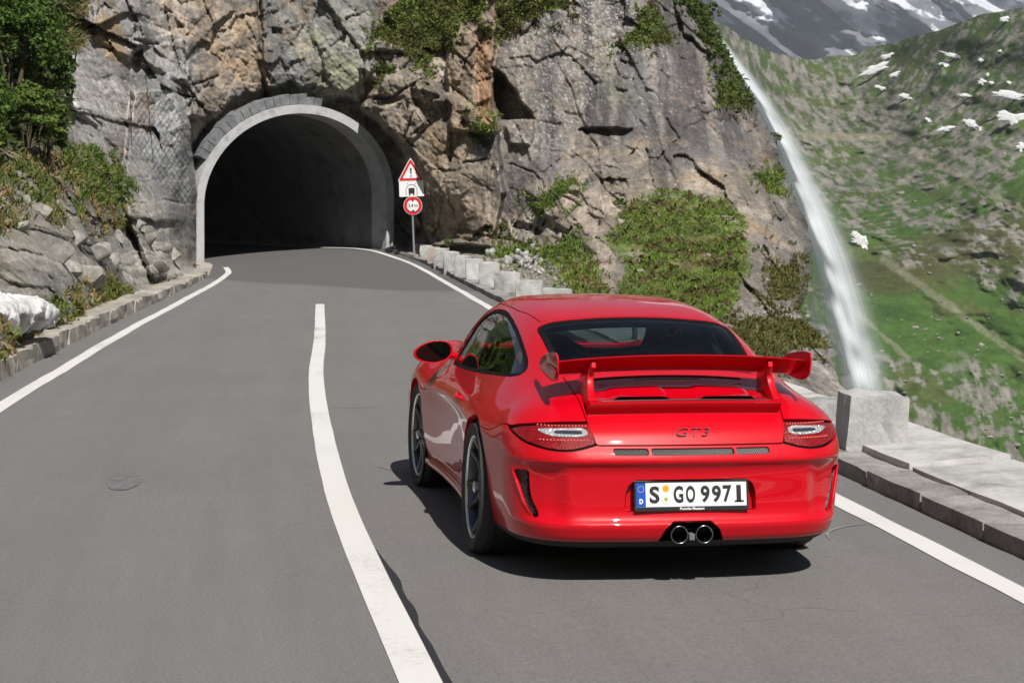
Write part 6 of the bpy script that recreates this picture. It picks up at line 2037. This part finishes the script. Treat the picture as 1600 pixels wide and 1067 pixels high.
    p = on_body(x=0, z=.698, d=(0, -1, 0)); n = carGrad(p[None])[0]; n /= np.linalg.norm(n)
    place_on(badge, p + n * .004, n)

    # ---- wheels
    for sx in (-1, 1):
        for (yw, rad, wdt, xo, steer, cam_) in ((0, .335, .30, .845, 0.0, 1.6), (2.355, .324, .235, .826, .05, 1.2)):
            build_wheel(car, sx, yw, rad, wdt, xo, steer, cam_, rubber, rimm, lip, chrome, dark_steel)

    # ---- mirrors, handles
    for s in (-1, 1):
        build_mirror(car, s, paint, black, chrome)
        p = on_body(y=.60, z=.715, d=(s, 0, 0)); q = on_body(y=.78, z=.725, d=(s, 0, 0))
        MB().tube([p + np.array([s * .0, 0, 0]), p * .75 + q * .25 + np.array([s * .024, 0, 0]), p * .25 + q * .75 + np.array([s * .024, 0, 0]), q], [.009, .013, .013, .009], 10).build('door_handle', paint, car, smooth=True)
    # fuel of small marks: side repeater
    # sill strips
    for s in (-1, 1):
        pts = [(s * (car_halfw(np.array([y]))[0] - .035), y, .205) for y in np.linspace(.40, 1.98, 14)]
        MB().tube(pts, .028, 10).build('side_skirt', paint, car, smooth=True)
    build_cabin(car, alcantara, cage_m, black)
    return car

def text_mesh(name, body, size, material, parent, extrude=.001, shear=0.0, bold=0.0, sx=1.0, space=1.0, align='CENTER'):
    cu = bpy.data.curves.new(name, 'FONT')
    cu.body = body; cu.size = size; cu.extrude = extrude; cu.shear = shear; cu.offset = bold
    cu.align_x = align; cu.align_y = 'CENTER'; cu.space_character = space; cu.resolution_u = 4
    o = bpy.data.objects.new(name + '_source', cu); col.objects.link(o)
    dg = bpy.context.evaluated_depsgraph_get()
    me = bpy.data.meshes.new_from_object(o.evaluated_get(dg))
    bpy.data.objects.remove(o); bpy.data.curves.remove(cu)
    me.name = name
    me.transform(Matrix.Diagonal((sx, 1, 1, 1)))
    return obj(name, me, material, parent)

def place_on(o, p, n, up=(0, 0, 1)):
    n = np.array(n, float); n /= np.linalg.norm(n)
    x = np.cross(up, n); x /= np.linalg.norm(x); y = np.cross(n, x)
    o.matrix_local = Matrix(((x[0], y[0], n[0], p[0]), (x[1], y[1], n[1], p[1]), (x[2], y[2], n[2], p[2]), (0, 0, 0, 1)))

def car_paint():
    m, nt, b, out = nodes('red_paint')
    b.inputs['Base Color'].default_value = (.52, .0003, .009, 1)
    b.inputs['Roughness'].default_value = .38
    b.inputs['Specular IOR Level'].default_value = .15
    b.inputs['Coat Weight'].default_value = .85
    b.inputs['Coat Roughness'].default_value = .02
    b.inputs['Coat IOR'].default_value = 1.42
    return m

def tail_lens_mat():
    m, nt, b, out = nodes('red_lens')
    tc = nt.nodes.new('ShaderNodeTexCoord')
    vo = nt.nodes.new('ShaderNodeTexVoronoi'); vo.inputs['Scale'].default_value = 130
    nt.links.new(tc.outputs['Object'], vo.inputs['Vector'])
    r = nt.nodes.new('ShaderNodeValToRGB')
    r.color_ramp.elements[0].position = .0; r.color_ramp.elements[0].color = (.42, .02, .02, 1)
    r.color_ramp.elements[1].position = .55; r.color_ramp.elements[1].color = (.17, .001, .004, 1)
    nt.links.new(vo.outputs['Distance'], r.inputs[0]); nt.links.new(r.outputs[0], b.inputs['Base Color'])
    b.inputs['Roughness'].default_value = .4; b.inputs['Specular IOR Level'].default_value = .2; b.inputs['Coat Weight'].default_value = .5; b.inputs['Coat Roughness'].default_value = .03; b.inputs['Coat IOR'].default_value = 1.4
    bp = nt.nodes.new('ShaderNodeBump'); bp.inputs['Strength'].default_value = .5; bp.inputs['Distance'].default_value = .004
    nt.links.new(vo.outputs['Distance'], bp.inputs['Height']); nt.links.new(bp.outputs[0], b.inputs['Normal'])
    return m

def build_plate(car, chrome):
    white = mat('plate_white', (.78, .78, .78), .4)
    blue = mat('plate_blue', (.004, .07, .42), .4)
    ink = mat('plate_ink', (.012, .013, .016), .5)
    frame = mat('plate_frame', (.012, .013, .015), .4)
    pl = empty('number_plate', (0, 0, 0)); pl.parent = car
    c = np.array([0, -.984, .424]); n = np.array([0, -1, .17]); n /= np.linalg.norm(n)
    X = np.array([1.0, 0, 0]); Y = np.cross(n, X)
    W = lambda x, y, z: c + X * x + Y * y + n * z
    def slab(mb, x0, x1, y0, y1, z0, z1):
        P = [W(x, y, z) for z in (z0, z1) for x, y in ((x0, y0), (x1, y0), (x1, y1), (x0, y1))]
        return mb.add(P, [(3, 2, 1, 0), (4, 5, 6, 7), (0, 1, 5, 4), (1, 2, 6, 5), (2, 3, 7, 6), (3, 0, 4, 7)])
    slab(MB(), -.267, .267, -.074, .064, -.020, -.002).build('plate_holder', frame, pl, bevel=.004)
    fr = MB()
    slab(fr, -.267, .267, -.074, -.0545, -.002, .0055)
    slab(fr, -.267, -.258, -.0545, .064, -.002, .0055); slab(fr, .258, .267, -.0545, .064, -.002, .0055); slab(fr, -.258, .258, .0555, .064, -.002, .0055)
    fr.build('plate_frame', frame, pl, bevel=.0015)
    slab(MB(), -.2575, .2575, -.054, .055, -.0018, .0015).build('plate_face', white, pl)
    bl = slab(MB(), -.2575, -.2135, -.054, .055, .0016, .0020).build('country_band', blue, pl)
    ring = MB()
    for i in range(12):
        w = 2 * math.pi * i / 12
        q = []
        for k in range(10):
            rr = .0027 if k % 2 == 0 else .0011; a = math.pi / 2 + 2 * math.pi * k / 10
            q.append(W(-.2355 + .0135 * math.cos(w) + rr * math.cos(a), .026 + .0135 * math.sin(w) + rr * math.sin(a), .0026))
        ring.add(q, [tuple(range(10))])
    ring.build('star_ring', mat('star_yellow', (.75, .55, .05), .5), bl)
    def put(txt, x, y, h, m, sx=.72, bold=.0022, name='lettering'):
        t = text_mesh(name, txt, h / .70, m, pl, extrude=.0004, bold=bold, sx=sx)
        place_on(t, W(x, y, .0024), n)
        return t
    put('D', -.2355, -.030, .021, white, .8, .0012)
    def glyph(ch, x, w, h=.0775, bold=.0035):
        t = text_mesh('lettering', ch, .10, ink, pl, extrude=.0004, bold=bold)
        c_ = np.empty(len(t.data.vertices) * 3); t.data.vertices.foreach_get('co', c_); c_ = c_.reshape(-1, 3)
        lo, hi = c_.min(0), c_.max(0)
        c_[:, 0] = (c_[:, 0] - .5 * (lo[0] + hi[0])) * w / (hi[0] - lo[0]); c_[:, 1] = (c_[:, 1] - .5 * (lo[1] + hi[1])) * h / (hi[1] - lo[1])
        t.data.vertices.foreach_set('co', c_.astype(np.float32).ravel()); t.data.update()
        place_on(t, W(x, 0, .0024), n)
    for ch, x, w in (('S', -.173, .047), ('G', -.0615, .046), ('O', -.005, .044), ('9', .0636, .043), ('9', .1166, .043), ('7', .1675, .042), ('1', .2214, .022)):
        glyph(ch, x, w)
    slab(MB(), .2010, .2445, -.0388, -.0305, .0018, .0028).build('lettering', ink, pl)
    def disc(x, y, r, m, name, z=.0020):
        q = [W(x + r * math.cos(2 * math.pi * k / 24), y + r * math.sin(2 * math.pi * k / 24), z) for k in range(24)]
        return MB().add(q, [tuple(range(24))]).build(name, m, pl)
    disc(-.120, .027, .0165, mat('inspection_orange', (.75, .36, .02), .5), 'inspection_sticker')
    disc(-.120, .027, .006, mat('inspection_orange_dark', (.55, .22, .015), .5), 'inspection_sticker', .0026)
    disc(-.120, -.022, .021, mat('seal_grey', (.45, .46, .45), .5), 'registration_seal')
    disc(-.120, -.022, .0185, mat('seal_white', (.70, .71, .68), .5), 'registration_seal', .0024)
    q = [W(-.120 + a, -.022 + b, .0028) for a, b in ((-.008, .009), (.008, .009), (.008, -.003), (0, -.011), (-.008, -.003))]
    MB().add(q, [tuple(range(5))]).build('registration_seal', mat('seal_crest', (.34, .36, .05), .5), pl)
    tm = mat('frame_print', (.8, .8, .8), .5)
    t = text_mesh('lettering', 'Porsche Museum', .0165, tm, pl, extrude=.0003, bold=.0004)
    place_on(t, W(0, -.0645, .0062), n)

def build_wing(car, paint, black):
    # duck-tail base: a lip that sweeps up from the lid and is hollowed under its trailing edge
    xs = np.linspace(-.452, .452, 41)
    V = []; F = []
    prof_n = 0
    for x in xs:
        k = (abs(x) / .452)
        def body(y): return on_body(x=x, y=y, d=(0, 0, 1))[2]
        te_y = -.905 + .10 * x * x
        zt = .836 - .006 * k ** 2
        P = [(-.60, body(-.60) - .012), (-.63, body(-.63) + .003), (-.68, body(-.68) + .006), (-.74, max(.838, body(-.74) + .004)), (-.80, .838), (-.86, .838), (te_y + .006, zt + .003), (te_y, zt), (te_y + .001, zt - .007),
             (te_y + .016, zt - .018), (te_y + .036, zt - .036), (te_y + .044, zt - .054), (te_y + .040, zt - .070), (te_y + .03, zt - .09)]
        prof_n = len(P)
        V += [(x, y, z) for y, z in P]
    n = prof_n
    for i in range(len(xs) - 1):
        for j in range(n - 1):
            F.append((i * n + j, i * n + j + 1, (i + 1) * n + j + 1, (i + 1) * n + j))
    F.append(tuple(range(n))); F.append(tuple(range((len(xs) - 1) * n, len(xs) * n))[::-1])
    mb = MB(); mb.add(V, F)
    mb.build('spoiler_base', paint, car, auto=35)
    # rubber lip along the trailing edge of the base's upper side
    MB().tube([(x, -.872 + .10 * x * x, .8415 - .006 * (x / .45) ** 2) for x in np.linspace(-.43, .43, 21)], .0045, 6).build('spoiler_lip', black, car, smooth=True)
    # two air scoops between the uprights
    for s in (-1, 1):
        sc = MB()
        pts = []
        nx, ny = 14, 10
        for i in range(nx):
            for j in range(ny):
                u = i / (nx - 1); v = j / (ny - 1)
                x = s * (.045 + .315 * u); y = -.850 + .215 * v
                edge = min(1, min(u, 1 - u) / .14); edge = edge * edge * (3 - 2 * edge)
                base = on_body(x=x, y=y, d=(0, 0, 1))[2]
                lift = .030 * edge * (1 - .25 * v)
                pts.append((x, y, max(base, .832) + lift * (1 if v < 1 else .2) - .006))
        Fq = [(i * ny + j, i * ny + j + 1, (i + 1) * ny + j + 1, (i + 1) * ny + j) for i in range(nx - 1) for j in range(ny - 1)]
        sc.add(pts, Fq)
        sc.build('air_scoop', paint, car, smooth=True)
        mouth = [(s * .065, -.592, .895), (s * .345, -.592, .888), (s * .345, -.588, .862), (s * .065, -.588, .868)]
        sc2 = MB(); sc2.add(mouth, [(0, 1, 2, 3)]); sc2.build('scoop_mouth', black, car)
    # blade
    def sect(x):
        k = abs(x) / .60
        zc = 1.008 - .022 * k ** 2.2
        ch = .305 - .03 * k ** 3
        a = math.radians(16)
        pts = []
        up = [(0, .0), (.03, .013), (.12, .022), (.35, .026), (.65, .018), (.93, .006), (1.0, .004)]
        lo = [(1.0, -.002), (.93, -.003), (.65, -.010), (.35, -.018), (.12, -.014), (.03, -.008)]
        for u, t in up + lo:
            # chord from leading edge (front, low) to trailing edge (rear, high)
            fy = -.535 - u * ch * math.cos(a) - t * math.sin(a) * .6
            bowl = -.010 * math.sin(math.pi * u)
            fz = zc - .05 + u * ch * math.sin(a) + (t + bowl) * math.cos(a)
            pts.append((x, fy + .05 * k ** 2 * 0, fz))
        return pts
    xs = np.linspace(-.590, .590, 49)
    V = []; F = []
    for x in xs: V += sect(x)
    n = 13
    for i in range(len(xs) - 1):
        for j in range(n):
            j2 = (j + 1) % n
            F.append((i * n + j, i * n + j2, (i + 1) * n + j2, (i + 1) * n + j))
    F.append(tuple(range(n))); F.append(tuple(range((len(xs) - 1) * n, len(xs) * n))[::-1])
    MB().add(V, F).build('wing_blade', paint, car, auto=38)
    # end plates
    ep = chaikin([(-.862, 1.040), (-.835, 1.058), (-.68, 1.050), (-.50, 1.022), (-.42, .985), (-.41, .955), (-.50, .930), (-.66, .918), (-.78, .918), (-.84, .945), (-.862, .985)], 2)
    for s in (-1, 1):
        mb = MB()
        lean = lambda p, o: (s * (.592 + o + .02 * (p[1] - 1.0) / .1 * .3), p[0], p[1])
        mb.prism(ep, lambda p: lean(p, .0), lambda p: lean(p, .008))
        e = mb.build('end_plate', paint, car, bevel=.003, auto=40)
        # moulded step on the outer face of the plate
        mb = MB()
        q = chaikin([(-.845, .985), (-.70, .995), (-.48, .985), (-.45, .965), (-.52, .945), (-.66, .930), (-.77, .928), (-.828, .945)], 2)
        mb.prism(q, lambda p: lean(p, .009), lambda p: lean(p, .016))
        mb.build('plate_step', paint, e, bevel=.003, auto=40)
    # uprights
    for s in (-1, 1):
        x0, x1 = s * .415, s * .452
        pr0 = [(-.885, .825), (-.60, .825), (-.60, .90), (-.62, .955), (-.64, .975), (-.765, 1.005), (-.80, 1.0), (-.775, .965), (-.775, .925), (-.82, .87)]
        pr0 = chaikin(pr0, 2)
        mb = MB()
        def at(p, o):
            t = (p[1] - .84) / .19
            return (s * (.438 + .0 * t + o * (1 - .3 * t)) - s * .02 * t, p[0], p[1])
        mb.prism(pr0, lambda p: at(p, -.018), lambda p: at(p, .018))
        mb.build('wing_support', paint, car, bevel=.006, auto=45)
        # fixing block at the top of the upright
        MB().box((s * .420, -.792, .995), (.024, .03, .034), Matrix.Rotation(-.35, 3, 'X')).build('wing_bracket', paint, car, bevel=.006)

def build_wheel(car, sx, yw, rad, wdt, xo, steer, camber, rubber, rimm, lip, chrome, dark):
    w = empty('wheel', (0, 0, 0)); w.parent = car
    # local: +x outboard
    rr = .259
    hw = wdt / 2
    prof = [(rr - .012, hw - .012), (rr + .006, hw - .004), (rr + .03, hw + .006), (rr + .055, hw + .003), (rad - .018, hw - .012), (rad - .006, hw - .026), (rad, hw - .045)]
    groove = []
    for gx in (.33, -.33):
        groove += [(rad, gx * hw * 1.3 + .007), (rad - .006, gx * hw * 1.3 + .005), (rad - .006, gx * hw * 1.3 - .005), (rad, gx * hw * 1.3 - .007)]
    prof += groove + [(r, -t) for r, t in prof[::-1]]
    t = MB().lathe(prof, (-hw + .012, 0, 0), (1, 0, 0), 72).build('tyre', rubber, w, auto=30)
    depth = .075 if yw == 0 else .045
    rp = [(rr + .001, -.006), (rr - .004, .004), (rr - .010, .003), (rr - .016, -.010), (rr - .022, -.030), (rr - .028, -wdt + .05), (rr - .012, -wdt + .03), (rr - .01, -wdt + .02)]
    rim = MB().lathe(rp, (0, 0, 0), (1, 0, 0), 72).build('rim', rimm, w, smooth=True)
    MB().lathe([(rr + .0015, -.004), (rr - .003, .0055), (rr - .011, .0045), (rr - .015, -.006)], (0, 0, 0), (1, 0, 0), 72).build('rim_lip', lip, rim, smooth=True)
    sp = MB()
    for i in range(10):
        a0 = 2 * math.pi * i / 10 + (.06 if i % 2 else -.06)
        def q(r, wd, x, side):
            a = a0 + side * wd / max(r, .02)
            return (x, r * math.cos(a), r * math.sin(a))
        R_ = [(.045, .020, -depth * .45), (.10, .014, -depth * .62), (.17, .012, -depth * .60), (rr - .03, .013, -depth * .30), (rr - .012, .018, -.012)]
        V = []
        for r, wd, x in R_:
            V += [q(r, wd, x, -1), q(r, wd * .62, x + .010, -1), q(r, wd * .62, x + .010, 1), q(r, wd, x, 1), q(r, wd * .8, x - .03, 1), q(r, wd * .8, x - .03, -1)]
        F = []
        for k in range(len(R_) - 1):
            for j in range(6):
                j2 = (j + 1) % 6
                F.append((k * 6 + j, k * 6 + j2, k * 6 + 6 + j2, k * 6 + 6 + j))
        F.append(tuple(range(6))[::-1]); F.append(tuple(range(len(V) - 6, len(V))))
        sp = MB().add(V, F)
        sp.build('spoke', rimm, w, auto=35)
    MB().lathe([(.0, -depth * .35), (.05, -depth * .35), (.062, -depth * .45), (.066, -depth * .8), (.06, -depth * 1.3)], (0, 0, 0), (1, 0, 0), 36).build('hub', rimm, w, smooth=True)
    MB().lathe([(.0, -depth * .35 + .030), (.020, -depth * .35 + .030), (.030, -depth * .35 + .024), (.032, -depth * .35)], (0, 0, 0), (1, 0, 0), 12).build('centre_lock', lip, w, auto=35)
    disc = MB().lathe([(.09, -depth - .045), (.178, -depth - .045), (.178, -depth - .078), (.09, -depth - .078)], (0, 0, 0), (1, 0, 0), 48, closed=True).build('brake_disc', mat('disc_iron', (.25, .25, .26), .35, metal=.9), w, auto=35)
    cal = MB()
    for i in range(7):
        a = math.radians(60 + i * 12)
    M = Matrix.Rotation(math.radians(10), 3, 'X')
    MB().box((-depth - .06, .155, .02), (.09, .075, .20), M).build('brake_caliper', mat('caliper_red', (.5, .01, .012), .4), w, bevel=.012)
    w.matrix_local = (Matrix.Translation((sx * xo, yw, rad - .004)) @ Matrix.Rotation(steer, 4, 'Z') @
                      Matrix.Rotation(-sx * math.radians(camber), 4, 'Y') @ (Matrix.Identity(4) if sx > 0 else Matrix.Rotation(math.pi, 4, 'Z')))

def build_mirror(car, s, paint, black, chrome):
    m = empty('wing_mirror', (0, 0, 0)); m.parent = car
    c = np.array([s * .825, 1.66, .882])
    # housing: egg shape, blunt and open towards the rear
    V = []; F = []
    na, nr = 40, 12
    def rim(w):
        ca, sa = math.cos(w), math.sin(w)
        # outer end pointed, inner end blunt
        ex = .118 * (1 if ca * s > 0 else .92)
        x = ex * np.sign(ca) * abs(ca) ** .9
        z = .066 * np.sign(sa) * abs(sa) ** .85 * (1 - .22 * (ca * s > 0) * abs(ca))
        return x, z + .012 * ca * s * -1
    prof = [(1.0, .0), (1.03, .014), (1.02, .035), (.96, .062), (.84, .088), (.64, .108), (.38, .12), (.0, .126)]
    inner = [(.93, .002), (.90, .012)]
    rows = inner[::-1] + prof
    for k, (sc, dy) in enumerate(rows):
        for i in range(na):
            x, z = rim(2 * math.pi * i / na)
            V.append((c[0] + x * sc, c[1] + dy, c[2] + z * sc))
    for k in range(len(rows) - 1):
        for i in range(na):
            i2 = (i + 1) % na
            F.append((k * na + i, k * na + i2, (k + 1) * na + i2, (k + 1) * na + i))
    MB().add(V, F).build('mirror_housing', paint, m, smooth=True)
    V = [(c[0] + rim(2 * math.pi * i / na)[0] * .905, c[1] + .011, c[2] + rim(2 * math.pi * i / na)[1] * .905) for i in range(na)]
    MB().add(V, [tuple(range(na))]).build('mirror_glass', mat('mirror_silver', (.07, .075, .08), .03, metal=1.0), m)
    MB().tube([c + np.array([-s * .075, .055, -.02]), c + np.array([-s * .115, .07, -.022]), c + np.array([-s * .165, .09, -.035])], [.026, .020, .026], 10).build('mirror_arm', paint, m, smooth=True)

def build_cabin(car, cloth, cage_m, black):
    fl = MB(); fl.box((0, 1.0, .22), (1.5, 2.4, .04)); fl.build('cabin_floor', cloth, car)
    # rear shelf and bulkhead
    MB().add([(-.56, -.32, .86), (.56, -.32, .86), (.62, .35, .72), (-.62, .35, .72), (-.62, .45, .25), (.62, .45, .25)], [(0, 1, 2, 3), (3, 2, 5, 4)]).build('rear_shelf', cloth, car)
    # dashboard
    d = MB(); d.box((0, 1.95, .70), (1.25, .42, .22)); d.build('dashboard', cloth, car, bevel=.05)
    MB().box((-.36, 1.80, .83), (.32, .16, .07)).build('instrument_binnacle', black, car, bevel=.025)
    for s in (-1, 1):
        se = empty('seat', (0, 0, 0)); se.parent = car
        x = s * .36
        out = chaikin([(-.17, .32), (-.25, .50), (-.27, .70), (-.22, .83), (-.15, .90), (-.135, 1.0), (-.10, 1.055), (.10, 1.055), (.135, 1.0), (.15, .90), (.22, .83), (.27, .70), (.25, .50), (.17, .32)], 2)
        mb = MB()
        mb.prism(out, lambda p: (x + p[0], .72 - (p[1] - .3) * .22, p[1]), lambda p: (x + p[0] * .92, .80 - (p[1] - .3) * .22, p[1]))
        mb.build('seat_back', cloth, se, bevel=.02, auto=50)
        MB().box((x, 1.02, .36), (.46, .50, .14)).build('seat_cushion', cloth, se, bevel=.04)
    # steering wheel
    a = np.array([0, -.93, .37])
    MB().lathe([(.178, -.012), (.190, 0), (.178, .012), (.166, 0)], (-.36, 1.56, .80), (0, .93, -.37), 32, closed=True).build('steering_wheel', black, car, smooth=True)
    MB().tube([(-.36, 1.56, .80), (-.36, 1.80, .70)], .035, 10).build('steering_column', black, car)
    # half cage behind the seats
    rc = empty('roll_cage', (0, 0, 0)); rc.parent = car
    hoop = chaikin([(-.60, .48, .45), (-.60, .50, .85), (-.50, .52, 1.09), (-.38, .52, 1.135), (.38, .52, 1.135), (.50, .52, 1.09), (.60, .50, .85), (.60, .48, .45)], 2, closed=False)
    MB().tube(hoop, .021, 10).build('main_hoop', cage_m, rc, smooth=True)
    MB().tube([(-.44, .50, 1.10), (.50, .46, .62)], .020, 10).build('diagonal_bar', cage_m, rc, smooth=True)
    for s in (-1, 1):
        MB().tube([(s * .43, .50, 1.10), (s * .47, -.18, .86)], .020, 10).build('rear_stay', cage_m, rc, smooth=True)
    MB().tube([(-.58, .49, .80), (.58, .49, .80)], .018, 10).build('cross_bar', cage_m, rc, smooth=True)
    # inside mirror
    MB().box((0, 1.52, 1.125), (.22, .03, .06)).build('inside_mirror', black, car, bevel=.012)

# ================================================================ build
build_road()
build_markings()
build_road_spots()
build_kerbs()
build_tunnel()
SURF = build_cliff()
build_land()
build_waterfall()
build_haze(.00015)
build_guard_stones()
build_car()
build_sign()
build_stones(SURF)
build_bank_snow(SURF)
build_net(SURF)
build_plants(SURF)
